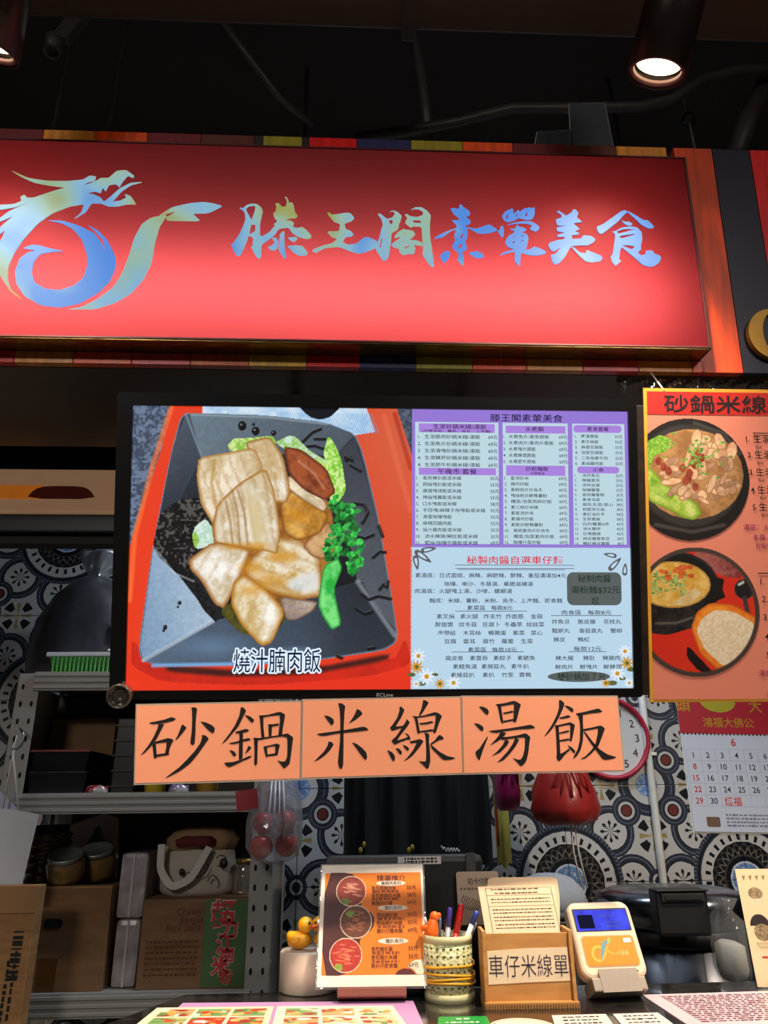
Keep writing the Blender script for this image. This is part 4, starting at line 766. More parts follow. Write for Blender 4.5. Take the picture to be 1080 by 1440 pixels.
# ================================================================== three laminated sheets under the television
PP = Pl((0, 1.372, CAMZ+0.12), 10)
PAPER_CHARS = [
 ('laminated salmon sheet with two black brush characters, beside the clear plastic roll', (191, 990), (426, 985), (423, 1097), (188, 1104), [
  (190, 980, [[(178,325),(250,312),(380,285),(462,253),(520,275),(495,300),(380,328),(280,340),(215,345)], [(300,335),(370,345),(345,395),(270,540),(200,630),(120,710),(68,738),(110,690),(180,600),(240,500),(285,400)], [(215,580),(265,590),(275,720),(272,770),(255,785),(238,765),(225,640)], [(240,570),(330,545),(415,520),(470,530),(487,552),(460,600),(440,650),(425,720),(380,730),(395,640),(400,572),(330,580),(250,595)], [(265,728),(380,712),(420,712),(438,730),(370,742),(265,760)], [(598,342),(655,388),(600,460),(540,530),(510,545),(550,470)], [(712,132),(760,130),(788,152),(778,210),(768,330),(765,450),(755,590),(728,612),(703,590),(702,560),(718,450),(725,300),(722,170)], [(828,308),(900,322),(980,360),(1010,395),(1005,440),(985,460),(950,440),(890,380)], [(850,478),(900,490),(935,530),(870,620),(800,720),(700,840),(580,930),(450,1000),(380,1025),(440,980),(560,890),(660,790),(760,680),(830,580),(848,520)]]),
  (305, 980, [[(305,128),(340,135),(372,175),(350,220),(320,280),(270,380),(200,460),(130,545),(60,600),(90,555),(160,465),(230,360),(285,240),(300,170)], [(350,225),(420,245),(470,285),(468,315),(445,328),(420,305)], [(240,440),(310,420),(370,403),(412,420),(390,440),(320,455),(240,465)], [(160,582),(250,565),(330,535),(400,520),(435,535),(410,552),(330,565),(250,590),(180,598)], [(280,450),(332,455),(330,560),(328,660),(325,780),(280,800),(280,700),(282,600),(288,500)], [(158,668),(215,685),(245,720),(240,745),(215,755),(190,720)], [(400,615),(440,640),(420,670),(355,722),(380,670)], [(92,830),(200,825),(300,795),(400,750),(445,745),(430,768),(330,810),(230,860),(155,890),(120,870)], [(535,240),(590,255),(590,380),(605,515),(565,515),(552,350),(545,270)], [(530,235),(640,228),(760,195),(805,188),(865,220),(855,290),(835,400),(825,490),(780,490),(785,420),(800,300),(795,230),(690,240),(590,258),(545,260)], [(645,345),(720,345),(780,332),(785,360),(740,370),(700,375),(695,440),(692,500),(658,500),(655,420),(655,365)], [(460,515),(540,520),(700,495),(830,475),(895,460),(968,510),(955,600),(935,760),(920,850),(850,910),(810,855),(765,800),(820,818),(865,815),(890,760),(895,640),(890,515),(830,500),(700,515),(530,548),(470,545)], [(470,530),(520,530),(515,700),(512,845),(495,872),(472,850),(478,700)], [(585,628),(680,610),(760,588),(800,608),(785,660),(770,735),(735,740),(742,680),(740,625),(690,625),(630,640)], [(590,630),(635,635),(642,745),(630,775),(615,740)], [(635,728),(740,712),(778,735),(700,748),(635,752)]])]),
 ('laminated salmon sheet with two black brush characters, middle one of the three', (425, 983), (649, 979), (652, 1089), (423, 1096), [
  (430, 980, [[(410,78),(455,80),(500,112),(490,200),(480,400),(478,600),(475,840),(465,890),(445,918),(420,885),(407,830),(420,700),(435,550),(440,300),(430,150)], [(232,230),(300,245),(350,280),(358,320),(345,350),(320,352),(285,310)], [(648,150),(690,170),(720,210),(690,240),(620,295),(545,335),(590,270),(620,220)], [(138,468),(250,450),(400,430),(550,408),(720,375),(765,385),(797,418),(700,432),(550,448),(400,462),(230,495),(185,490)], [(290,562),(330,570),(355,600),(310,670),(240,740),(170,790),(105,815),(170,750),(230,690),(275,620)], [(585,572),(650,595),(720,650),(765,700),(778,760),(765,795),(740,785),(690,720),(640,650)]]),
  (535, 975, [[(240,170),(265,168),(305,210),(270,290),(215,380),(190,420),(285,410),(330,340),(325,318),(372,365),(330,430),(250,530),(210,595),(300,570),(350,550),(330,520),(308,498),(350,515),(378,560),(372,595),(350,580),(250,615),(180,650),(140,605),(150,585),(200,540),(270,435),(200,455),(150,475),(118,435),(150,400),(210,310),(240,220)], [(82,712),(150,745),(185,795),(180,850),(162,858),(130,810)], [(190,688),(240,700),(272,740),(265,775),(245,770),(215,730)], [(280,648),(330,665),(362,695),(355,725),(335,722),(300,685)], [(540,82),(575,88),(610,118),(560,200),(520,260),(490,290),(485,270),(520,190)], [(400,285),(460,290),(475,350),(490,440),(500,500),(480,512),(465,490),(445,380),(430,310)], [(440,295),(560,275),(690,235),(735,250),(778,285),(750,350),(725,420),(700,495),(680,502),(665,490),(690,380),(700,275),(620,285),(500,305),(450,310)], [(490,375),(580,365),(640,350),(678,365),(600,388),(500,395)], [(495,475),(580,465),(650,452),(690,470),(600,487),(500,495)], [(552,490),(618,515),(612,600),(625,720),(630,860),(610,940),(585,955),(545,910),(485,855),(540,862),(575,855),(580,760),(575,620),(570,540)], [(370,605),(450,590),(500,575),(545,605),(500,670),(420,770),(350,830),(288,858),(340,810),(410,720),(460,620),(400,632),(375,625)], [(750,522),(800,560),(795,580),(740,590),(660,640),(640,650),(632,635),(690,590),(720,545)], [(625,640),(680,680),(750,740),(840,790),(950,815),(900,835),(810,845),(780,830),(720,770),(650,700)]])]),
 ('laminated salmon sheet with two black brush characters, overlapping the wall clock', (648, 978), (868, 978), (878, 1085), (651, 1089), [
  (655, 970, [[(162,208),(215,212),(270,240),(288,275),(280,310),(265,315),(230,290)], [(100,420),(150,425),(205,455),(222,485),(215,518),(200,522),(170,500)], [(270,585),(275,605),(240,690),(210,770),(175,880),(162,888),(135,850),(117,795),(125,775),(170,740),(220,660)], [(372,178),(440,190),(450,270),(470,400),(468,422),(455,425),(435,390),(415,280),(400,210)], [(380,182),(500,165),(600,138),(640,150),(693,185),(670,260),(640,380),(625,410),(595,405),(600,300),(605,180),(540,190),(450,205),(400,205)], [(465,290),(530,275),(580,262),(605,278),(560,292),(480,305)], [(470,390),(540,378),(590,368),(610,385),(540,400),(475,412)], [(288,518),(400,505),(550,485),(700,460),(810,440),(840,450),(875,480),(800,492),(650,500),(500,520),(380,545),(320,535)], [(440,525),(505,545),(490,570),(460,600),(400,650),(300,700),(360,640),(410,580)], [(430,600),(550,590),(660,572),(745,548),(780,565),(812,600),(798,680),(785,800),(760,900),(720,950),(685,965),(650,920),(590,858),(650,880),(690,880),(720,830),(740,740),(745,610),(720,600),(600,612),(470,632),(435,625)], [(500,620),(545,655),(510,710),(430,790),(318,838),(400,770),(460,700)], [(620,605),(672,630),(620,720),(540,820),(470,890),(388,918),(450,860),(530,770),(590,680)]]),
  (760, 970, [[(228,128),(255,130),(298,170),(280,230),(240,320),(200,400),(150,480),(90,550),(38,592),(70,545),(140,440),(200,320),(228,230)], [(295,195),(350,205),(405,235),(412,270),(400,280),(375,270),(330,230)], [(232,350),(290,335),(345,318),(378,338),(340,352),(270,365),(235,362)], [(185,450),(280,430),(365,408),(395,420),(430,445),(415,520),(395,620),(385,650),(362,645),(368,560),(370,440),(310,445),(230,465),(190,470)], [(230,540),(300,520),(345,510),(362,525),(300,545),(235,555)], [(230,635),(300,622),(350,612),(372,632),(300,645),(235,655)], [(175,440),(225,460),(230,560),(240,700),(245,810),(300,780),(360,735),(365,760),(300,820),(250,885),(225,905),(195,865),(200,800),(195,640),(185,500)], [(335,695),(390,725),(432,770),(430,800),(415,798),(380,765)], [(440,298),(520,285),(620,260),(720,235),(745,245),(778,272),(740,285),(640,295),(530,315),(470,320)], [(440,300),(530,310),(530,400),(535,520),(530,640),(500,760),(450,840),(405,875),(420,830),(465,750),(490,640),(495,500),(490,400),(470,330)], [(530,495),(620,480),(745,450),(775,458),(808,490),(770,590),(725,710),(640,800),(560,865),(495,875),(560,840),(640,760),(690,680),(715,560),(720,485),(640,500),(540,520)], [(540,520),(575,550),(650,650),(740,750),(840,815),(955,850),(900,870),(820,885),(780,875),(700,770),(620,660),(545,545)]])])]
M['salmon'] = mat('salmon paper under laminate', (250, 164, 128), 0.5, var=0.03, scale=4, spec=0.2)
M['laminate'] = film('laminate rim', (240, 225, 210), 0.35, 0.15, 0.6)
for i, (lab, a, b_, c, d_, chars) in enumerate(PAPER_CHARS):
    t = thing('laminated_sign', lab, 'sign', PP.mat(0.0012*i), 'lettered sheets hanging under the television')
    q = PP.uvs([a, b_, c, d_]); cxm = sum(p[0] for p in q)/4; cym = sum(p[1] for p in q)/4
    MB().prism(q, 0, 0.0006).build('laminate', M['laminate'], t)
    MB().prism([(cxm+(p[0]-cxm)*0.985, cym+(p[1]-cym)*0.955) for p in q], 0.0002, 0.0009).build('paper', M['salmon'], t)
    for ox, oy, polys in chars: traced('character', polys, ox, oy, 9.0, PP, t, M['ink'], 0.0010, 0.0013)

# ================================================================== pink menu poster beside the television
PO = Pl((0, 1.305, CAMZ+0.44), 18)
M['print'] = vcol_mat('printed picture', 0.0, 0.4)
po = thing('menu_poster', 'pink menu poster with yellow border and two round dish pictures', 'poster', PO.mat())
pu0 = (PO.uv(903, 545)[0]+PO.uv(915, 988)[0])/2; pv1, pv0 = PO.uv(990, 547)[1], PO.uv(990, 987)[1]; pu1 = pu0+0.40
KO = (pv1-pv0)/(1410-65)                                    # metres per unit of the 3x crop
qx = lambda x: pu0+(x-80)*KO; qy = lambda y: pv1-(y-65)*KO
MB().box(((pu0+pu1)/2, (pv0+pv1)/2, 0), (pu1-pu0, pv1-pv0, 0.003)).build('border', mat('yellow poster edge', (224, 160, 52), 0.5, var=0.06), po)
MB().prism([(qx(95), qy(1398)), (pu1-0.007, qy(1398)), (pu1-0.007, qy(80)), (qx(95), qy(80))], 0.0018, 0.0020).build('ground', mat('salmon pink print', (226, 134, 112), 0.45, var=0.04, scale=5), po)
MB().prism([(qx(95), qy(180)), (pu1-0.007, qy(180)), (pu1-0.007, qy(80)), (qx(95), qy(80))], 0.0022, 0.0024).build('heading_band', mat('red print', (196, 40, 34), 0.4, var=0.06), po)
lettering('heading', [('砂鍋米線/湯飯', qx(168), qy(132), 74*KO, 'l', 720*KO)], M['ink'], po, 0.0028, bold=0.01)
it = []
for i, y in enumerate((283, 352, 428, 505, 580)):
    it += [('%d.' % (i+1), qx(528+5*i), qy(y), 30*KO), ('生滾' + ['豚肉', '魚片', '滑雞', '豬肝', '肥牛'][i]+'砂鍋米線', qx(560+4*i), qy(y), 36*KO)]
    it.append(('Boil', qx(572+4*i), qy(y+36), 16*KO))
for i, y in enumerate((900, 975, 1052, 1135, 1212)): it.append(('%d.' % (i+1), qx(572+4*i), qy(y), 34*KO)); pass
it.append(('泰', qx(585), qy(1380), 36*KO))
lettering('menu_text', it, M['ink'], po, 0.0028, bold=0.004)
lettering('soup_notes', [('湯底：火腿雞上湯', qx(505), qy(668), 26*KO), ('冬蔭、沙嗲', qx(545), qy(712), 26*KO), ('粉麵任選', qx(558), qy(748), 20*KO), ('湯底：', qx(552), qy(1290), 26*KO)], mat('magenta ink', (150, 34, 96), 0.5), po, 0.0028, bold=0.004)
mb = MB()
for x0, x1, y in ((560, 800, 258), (562, 800, 866)): mb.box(((qx(x0)+qx(x1))/2, qy(y), 0.0027), ((x1-x0)*KO, 4*KO, 0.0002))
mb.build('rule_lines', M['ink'], po)['kind'] = 'stuff'
mk = lambda P_, cx, cy, r: (np.hypot(P_.X-cx, P_.Y-cy) < r) & (P_.X > 92)
P = Paint(6, 195, 540, 730, 210, 210, (28, 24, 22)); c1 = (273, 462)
P.ell(273, 462, 266, 266, (30, 26, 25)); P.ell(275, 445, 244, 236, (54, 50, 48), rim=((16, 14, 14), 20)); P.ell(285, 440, 228, 196, (150, 106, 62), col2=(186, 140, 90))
P.line([(120, 660), (280, 690), (420, 660)], 8, (96, 90, 88), 0.6); P.line([(300, 215), (430, 260), (500, 350)], 7, (88, 84, 84), 0.6)
P.poly([(90, 300), (150, 270), (200, 290), (180, 340), (120, 360), (95, 420), (60, 400)], (96, 150, 40), (150, 196, 76), fine=True)
P.poly([(70, 400), (110, 420), (160, 480), (220, 520), (300, 560), (325, 610), (290, 640), (240, 630), (170, 590), (95, 560), (60, 500)], (150, 186, 56), (204, 218, 130), rim=((104, 146, 34), 18))
P.poly([(95, 450), (150, 480), (210, 530), (180, 560), (110, 520)], (112, 160, 44), (170, 200, 90))
for k in range(60):
    a, rr_ = rng.random()*6.28, rng.random()**0.5; x, y = 330+170*rr_*math.cos(a), 420+140*rr_*math.sin(a); w_, h_, t_ = 22+30*rng.random(), 12+16*rng.random(), rng.random()*3.1
    pts = [(x+w_*math.cos(b)*math.cos(t_)-h_*math.sin(b)*math.sin(t_), y+w_*math.cos(b)*math.sin(t_)+h_*math.sin(b)*math.cos(t_)) for b in np.linspace(0, 6.28, 9)[:-1]]
    s_ = 0.8+0.35*rng.random(); P.poly(pts, tuple(s_*c for c in (192, 146, 112)), tuple(min(255, s_*c) for c in (222, 184, 150)), rim=((140, 92, 60), 6))
for x, y in ((160, 410), (182, 428), (245, 415), (275, 435), (300, 372), (330, 368), (296, 400), (268, 460), (298, 495), (256, 470), (310, 350), (140, 385)): P.ell(x, y, 15, 19, (126, 46, 28), col2=(160, 74, 50))
for k in range(46): x, y = 330+90*rng.standard_normal()*0.6, 370+60*rng.standard_normal()*0.7; P.ell(x, y, 9, 6, (86, 130, 46), col2=(150, 190, 100), fine=True)
P.build('dish_picture', M['print'], po, lambda x, y: (qx(x), qy(y)), 0.0026, mk(P, 273, 462, 266))
P = Paint(14, 755, 566, 1305, 210, 210, (208, 44, 26)); P.blend(np.clip((P.X+P.Y-1300)/300, 0, 1)*0.5, (222, 60, 30))
P.poly([(270, 770), (420, 780), (500, 890), (400, 880)], (122, 52, 50), (160, 92, 88))
P.ell(190, 930, 205, 160, (22, 20, 20), rim=((60, 54, 52), 14)); P.poly([(60, 1000), (330, 960), (300, 1090), (160, 1130), (80, 1120)], (20, 18, 18), (44, 40, 40)); P.line([(110, 1080), (200, 1078), (270, 1055)], 5, (110, 104, 100), 0.7)
P.poly([(350, 880), (415, 890), (405, 935), (418, 970), (360, 990)], (24, 20, 20))
P.ell(190, 915, 165, 100, (206, 156, 60), col2=(226, 190, 110), rim=((150, 112, 50), 10))
for k in range(60): P.ell(100+150*rng.random(), 860+100*rng.random(), 10, 6, (110, 142, 60), col2=(176, 190, 120), fine=True)
P.poly([(180, 1000), (280, 930), (320, 950), (250, 1005)], (224, 206, 166), (206, 176, 120))
for k in range(16): P.ell(130+140*rng.random(), 840+50*rng.random(), 14, 10, (190, 84, 30), col2=(220, 120, 60))
P.ell(500, 935, 44, 44, (28, 26, 28), rim=((70, 66, 66), 10)); P.line([(500, 970), (515, 1050)], 9, (60, 54, 54)); P.line([(478, 915), (496, 905)], 6, (220, 216, 210), 0.9)
P.poly([(245, 1170), (330, 1260), (370, 1300), (290, 1280), (240, 1220)], (30, 16, 16))
P.poly([(262, 1100), (290, 1030), (350, 992), (450, 1000), (560, 1060), (580, 1180), (480, 1270), (380, 1280), (300, 1210)], (226, 118, 28), (240, 150, 50), rim=((196, 92, 20), 12))
P.poly([(285, 1110), (310, 1060), (370, 1022), (450, 1030), (540, 1080), (545, 1150), (470, 1250), (400, 1262), (320, 1190)], (222, 200, 166), (238, 224, 198), fine=True)
ringm = np.clip((np.hypot(P.X-290, P.Y-1030)-252)/6, 0, 1); P.blend(ringm, (70, 58, 54))
P.build('dish_picture', M['print'], po, lambda x, y: (qx(x), qy(y)), 0.0026, mk(P, 290, 1030, 275))
for u in (pu0+0.04, pu1-0.06): MB().tube([PO.mat().inverted() @ Vector((u, 1.246, pb.z+0.001)), (u, pv1-0.004, 0.002)], 0.0015, 6).build('hanging_string', M['white'], po)
# crumpled cling film bunched above the poster
cf = at(912, 534, 1.28)
def crumple(u, v):
    p = at(868+240*u, 527+26*v, 1.274); p.z = min(p.z, pb.z+0.002); a = math.sin(u*61+v*7)*0.006+math.sin(u*113-v*17)*0.004
    return Vector((p.x, p.y+a, p.z+0.004*math.sin(u*90)*v))
tag(grid('cling_film', 90, 5, crumple, film('crumpled cling film', (120, 116, 112), 0.45, 0.08, 0.35), smooth=False), 'crumpled clear plastic film bunched above the pink poster', 'plastic film')

# ================================================================== the kitchen behind
def span(px0, py0, px1, py1, D):
    xm, ym = (px0+px1)/2, (py0+py1)/2
    return at(px0, ym, D).x, at(px1, ym, D).x, at(xm, py1, D).z, at(xm, py0, D).z
def box_thing(name, label, cat, px, D, depth, mt, part='body', group=None, bev=0.003, yaw=0, z0=None):
    x0, x1, za, zb = span(*px, D)
    if z0 is not None: zb += 0; za = z0
    t = thing(name, label, cat, Matrix.Translation(((x0+x1)/2, D, za)) @ Matrix.Rotation(rad(yaw), 4, 'Z'), group)
    MB().box((0, depth/2, (zb-za)/2), (x1-x0, depth, zb-za), bev=bev).build(part, mt, t)
    return t, x1-x0, zb-za
# hanging board with a printed band, inside at the far end of the hatch
hb = thing('hanging_board', 'black hanging board with a beige band printed with orange and brown', 'board', (0, 1.75, 0))
x0, x1, z0, z1 = span(-120, 545, 175, 760, 1.75); zb0, zb1 = at(80, 719, 1.75).z, at(80, 659, 1.75).z
MB().box(((x0+x1)/2, 0.03, (zb1+z1)/2), (x1-x0, 0.05, z1-zb1), bev=0.003).build('upper_panel', mat('black glossy panel', (14, 13, 13), 0.3), hb)
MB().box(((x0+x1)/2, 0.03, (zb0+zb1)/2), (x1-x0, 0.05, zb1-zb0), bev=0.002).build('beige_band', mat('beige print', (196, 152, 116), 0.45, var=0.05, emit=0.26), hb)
zl = lambda y: at(80, y, 1.75).z; xl = lambda x: at(x, 690, 1.75).x
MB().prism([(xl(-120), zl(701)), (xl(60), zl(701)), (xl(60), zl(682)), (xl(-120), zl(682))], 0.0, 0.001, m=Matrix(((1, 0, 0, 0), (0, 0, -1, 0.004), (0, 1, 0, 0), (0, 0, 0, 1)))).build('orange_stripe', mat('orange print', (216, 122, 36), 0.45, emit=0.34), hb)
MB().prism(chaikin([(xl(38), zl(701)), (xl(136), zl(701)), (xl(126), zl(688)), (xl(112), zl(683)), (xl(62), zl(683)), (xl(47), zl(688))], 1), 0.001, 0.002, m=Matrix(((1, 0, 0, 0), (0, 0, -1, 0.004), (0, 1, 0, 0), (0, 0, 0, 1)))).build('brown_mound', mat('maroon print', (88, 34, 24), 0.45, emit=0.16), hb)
z760 = at(80, 760, 1.75).z
MB().box(((x0+x1)/2, 0.04, (zb0+z760)/2+0.012), (x1-x0, 0.06, zb0-z760-0.03), bev=0.004).build('lower_rail', M['black'], hb)
MB().box(((x0+x1)/2, 0.05, z760+0.012), (x1-x0, 0.04, 0.022), bev=0.004).build('bottom_lip', M['matte_black'], hb)

for x in (x0+0.15, x1-0.2): MB().tube([(x, 0.03, z1-0.01), (x, 0.03, CEILZ)], 0.006, 8).build('hanger_rod', M['pipe'], hb)
# ---- rack
RD, RB = 2.30, 2.74
rk = thing('storage_rack', 'grey slotted steel storage rack with three shelves', 'rack', (0, RD, 0))
xL = at(30, 1030, RD).x; xR = at(364, 1300, RD).x
zs = [at(100, 945, RD).z, at(200, 1114, RD).z, at(220, 1394, RD).z]
PW = 0.062
post = MB(); 
def post_mesh():
    m_ = MB(); m_.box((0, 0, 0.95), (PW, 0.003, 1.9)); m_.box((-PW/2+0.0015, 0.02, 0.95), (0.003, 0.04, 1.9)); return m_
pz = zs[0]-0.004
for x, yy, fl in ((xL, 0, 1), (xR, 0, -1), (xL, RB-RD, 1), (xR, RB-RD, -1)):
    m_ = MB(); m_.box((x, yy, pz/2), (PW, 0.003, pz)); m_.box((x-fl*(PW/2-0.0015), yy+(0.02 if yy == 0 else -0.02), pz/2), (0.003, 0.04, pz)); p_ = m_.build('post', M['rack'], rk)
    h_ = MB(); k = 0
    z = pz-0.04
    while z > 0.7:
        for dx in (-0.016, 0.016): h_.add([(x+dx+q[0], yy-0.0022, z+q[1]) for q in circ(0, 0, 0.0045, 0.009, 8)], [tuple(range(8))])
        z -= 0.05
    if yy == 0: h_.build('slot_holes', M['hole'], p_)
for z in zs:
    m_ = MB(); m_.box(((xL+xR)/2, (RB-RD)/2, z-0.012), (xR-xL, RB-RD, 0.018)); s_ = m_.build('shelf', M['rack'], rk)
    m_ = MB(); m_.box(((xL+xR)/2, -0.004, z-0.028), (xR-xL-0.03, 0.008, 0.056))
    for k in range(3): m_.box(((xL+xR)/2, -0.009, z-0.010-0.018*k), (xR-xL-0.03, 0.008, 0.010), bev=0.002)
    m_.build('lip', M['rack'], s_)
MB().box(((xL+xR)/2, RB-RD+0.006, (zs[0]+zs[2])/2-0.011), (xR-xL+0.05, 0.006, zs[0]-zs[2]-0.022)).build('back_panel', mat('dark brown hardboard', (58, 44, 38), 0.7, var=0.15), rk)  # board of the lower bay, carried up to keep the upper bay dark
MB().box((xL-PW/2-0.003, (RB-RD)/2, (zs[0]+zs[1])/2-0.011), (0.004, RB-RD-0.01, zs[0]-zs[1]-0.022)).build('added_side_panel', rk.children[-1].data.materials[0], rk)  # panel added to darken the open side of the upper bay
def on(px0, py0, px1, py1, D, z):   # x range and top height of something standing on height z
    x0, x1, za, zb = span(px0, py0, px1, py1, D); return x0, x1, zb
Z0, Z1, Z2 = [z-0.003 for z in zs]
# top shelf
def blob(name, mt, parent, rings, seg=36, wob=0.06, f=3, seed=0, c=(0, 0)):
    """rings: (z, rx, ry[, dx])"""
    ph = [random.Random(seed+i).random()*6.28 for i in range(6)]; mb = MB(); vs, fs = [], []
    for i, rg in enumerate(rings):
        z, rx, ry = rg[:3]; dx = rg[3] if len(rg) > 3 else 0
        for k in range(seg):
            a = 2*math.pi*k/seg; w_ = 1+wob*(math.sin(f*a+ph[0]+z*23)+0.6*math.sin((2*f+1)*a+ph[1]-z*41)+0.4*math.sin((3*f+2)*a+ph[2]+z*60))
            vs.append((c[0]+dx+rx*w_*math.cos(a), c[1]+ry*w_*math.sin(a), z+0.3*wob*rx*math.sin(5*a+ph[3]+i)))
    for i in range(len(rings)-1):
        for k in range(seg): k2 = (k+1) % seg; fs.append((i*seg+k, i*seg+k2, (i+1)*seg+k2, (i+1)*seg+k))
    fs += [tuple(reversed(range(seg))), tuple((len(rings)-1)*seg+k for k in range(seg))]
    mb.add(vs, fs, None, True); return mb.build(name, mt, parent)
x0, x1, zt = on(30, 800, 200, 944, 2.53, Z0); W = x1-x0; H = zt-Z0
bg = thing('stuffed_plastic_bag', 'large dark stuffed plastic bag knotted at the top on the rack', 'bag', ((x0+x1)/2, 2.63, Z0))
darkbag = mat('dark cloth under plastic', (66, 66, 74), 0.45, var=0.5, scale=14, bump=0.9, coat=0.2)
blob('bag_body', darkbag, bg, [(0.0, W*0.46, 0.10), (0.03, W*0.5, 0.115), (H*0.3, W*0.49, 0.115), (H*0.6, W*0.45, 0.11), (H*0.8, W*0.36, 0.1), (H*0.92, W*0.2, 0.09), (H*0.99, W*0.08, 0.04)], 44, 0.035, 3, 2)
blob('bag_knot', film('clear bag top', (190, 196, 206), 0.45, 0.1, 0.6), bg, [(H*0.9, W*0.16, 0.08), (H*0.97, W*0.05, 0.03), (H*1.05, W*0.1, 0.05), (H*1.18, W*0.2, 0.07, 0.02), (H*1.22, W*0.22, 0.06, 0.03)], 40, 0.16, 5, 5)
wl = MB().box((W*0.26, -0.117, H*0.55), (0.05, 0.002, 0.07), Matrix.Rotation(rad(10), 4, 'Y')).build('white_tag', M['white'], bg)
x0, x1, zt = on(66, 916, 190, 944, 2.33, Z0); W = x1-x0; H = zt-Z0
tr = thing('green_tray', 'green ribbed food tray with a pale rim on the top shelf', 'tray', ((x0+x1)/2, 2.42, Z0))
def trap(w0, d0, w1, d1, z0, z1): 
    return [(-w0, -d0, z0), (w0, -d0, z0), (w0, d0, z0), (-w0, d0, z0), (-w1, -d1, z1), (w1, -d1, z1), (w1, d1, z1), (-w1, d1, z1)], [(3, 2, 1, 0), (4, 5, 6, 7), (0, 1, 5, 4), (1, 2, 6, 5), (2, 3, 7, 6), (3, 0, 4, 7)]
MB().add(*trap(W*0.44, 0.07, W*0.48, 0.085, 0, H*0.8)).build('tray_body', mat('green plastic', (58, 146, 62), 0.35, var=0.15), tr)
m_ = MB()
for k in range(19): u = -0.43+0.86*k/18; m_.box((W*u, -0.080, H*0.42), (W*0.018, 0.012, H*0.7), Matrix.Rotation(0, 4, 'X'))
m_.build('ribs', mat('light green ribs', (86, 178, 84), 0.35), tr)
MB().box((0, 0, H*0.88), (W*1.04, 0.185, H*0.2), bev=0.004).build('rim', mat('pale rim', (198, 206, 216), 0.35), tr)
# middle shelf
def crate(name, label, px, D, depth, z, mt, group=None):
    x0, x1, zt = on(*px, D, z); W = x1-x0; H = zt-z
    t = thing(name, label, 'crate', ((x0+x1)/2, D+depth/2, z), group)
    MB().add(*trap(W*0.44, depth*0.44, W*0.5, depth*0.5, 0, H*0.93)).build('body', mt, t)
    MB().prism(rrect(-W*0.52, -depth*0.52, W*0.52, depth*0.52, 0.01), H*0.93, H, [rrect(-W*0.47, -depth*0.46, W*0.47, depth*0.46, 0.01)]).build('rim', mt, t); return t
bp = mat('black food box plastic', (24, 24, 28), 0.3, var=0.15)
za = at(80, 1083, 2.31).z
crate('black_crate', 'black plastic food crate at the bottom of a pair on the rack', (36, 1085, 120, 1113), 2.32, 0.22, Z1, bp, 'black food crates')
c2 = crate('black_crate', 'black plastic food crate with a red rim stacked on another crate', (38, 1056, 124, 1085), 2.32, 0.22, on(38, 1085, 124, 1113, 2.32, Z1)[2], bp, 'black food crates')
x0, x1, zt = on(38, 1056, 124, 1085, 2.32, Z1)
M['redrim'] = mat('dull red rim', (120, 40, 36), 0.4)
bpy.context.view_layer.update()
MB().box((0, -0.115, zt-c2.location.z), ((x1-x0)*1.02, 0.006, 0.006)).build('red_edge', M['redrim'], c2)
t, W_, H_ = box_thing('cardboard_box', 'plain brown cardboard box standing behind the black crates', 'box', (66, 1010, 158, 1113), 2.55, 0.17, M['card_dark'], z0=Z1)
def plain(name, label, cat, px, D, depth, mt, z, **k): return box_thing(name, label, cat, px, D, depth, mt, z0=z, **k)
plain('black_container', 'wide black lidded container lying on the brown cardboard box', 'container', (80, 978, 160, 1009), 2.56, 0.125, bp, Z1+H_-0.002, bev=0.006)
st, sw, sh = plain('container_stack', 'tall stack of dark takeaway containers behind the salmon sheet', 'container', (160, 1010, 192, 1112), 2.40, 0.2, bp, Z1, bev=0.004)
for k in range(5): MB().box((0, 0.1, sh*(k+0.5)/5), (sw*1.06, 0.21, 0.006), bev=0.001).build('container_rim', mat('dark rim', (44, 44, 48), 0.3), st)
def tub(label, px, col):
    x0, x1, zt = on(*px, 2.34, Z1); r = (x1-x0)/2; h = 0.09
    t = thing('plastic_tub', label, 'tub', ((x0+x1)/2, 2.38, Z1), 'yellow tubs on the middle shelf'); m = mat('tub '+label, col, 0.35)
    MB().lathe([(0.001, 0), (r*0.85, 0), (r, h*0.9), (r, h), (r*0.93, h), (r*0.8, 0.006), (0.001, 0.006)], 28).build('body', m, t)
    MB().lathe([(r, h*0.86), (r*1.06, h*0.88), (r*1.06, h), (r, h)], 28).build('rim', m, t)
tub('bright yellow plastic tub peeking out under the salmon sheet', (198, 1080, 231, 1113), (206, 178, 34)); tub('dull mustard yellow tub beside the wrapper under the salmon sheet', (272, 1080, 306, 1113), (176, 128, 26))
def wrapper(label, px, c1, c2, seed):
    x0, x1, zt = on(*px, 2.32, Z1); w_ = (x1-x0)/2
    t = thing('snack_wrapper', label, 'wrapper', ((x0+x1)/2, 2.33, Z1)); m = ramp_mat('wrapper %d' % seed, [(0.42, c1), (0.58, c2)], 40, 0.2, metal=0.3)
    blob('packet', m, t, [(0.0, w_*0.8, 0.012), (0.006, w_, 0.018), (0.018, w_*0.9, 0.016), (0.024, w_*0.5, 0.008)], 26, 0.12, 4, seed)
    MB().box((w_*1.02, 0, 0.012), (w_*0.3, 0.004, 0.02), bev=0.001).build('crimp', m, t)
wrapper('red and silver snack wrapper lying beside the black crates', (119, 1102, 148, 1113), (170, 40, 44), (200, 196, 196), 7); wrapper('purple and white snack wrapper between the yellow tubs', (236, 1102, 262, 1113), (150, 120, 170), (214, 206, 214), 9)
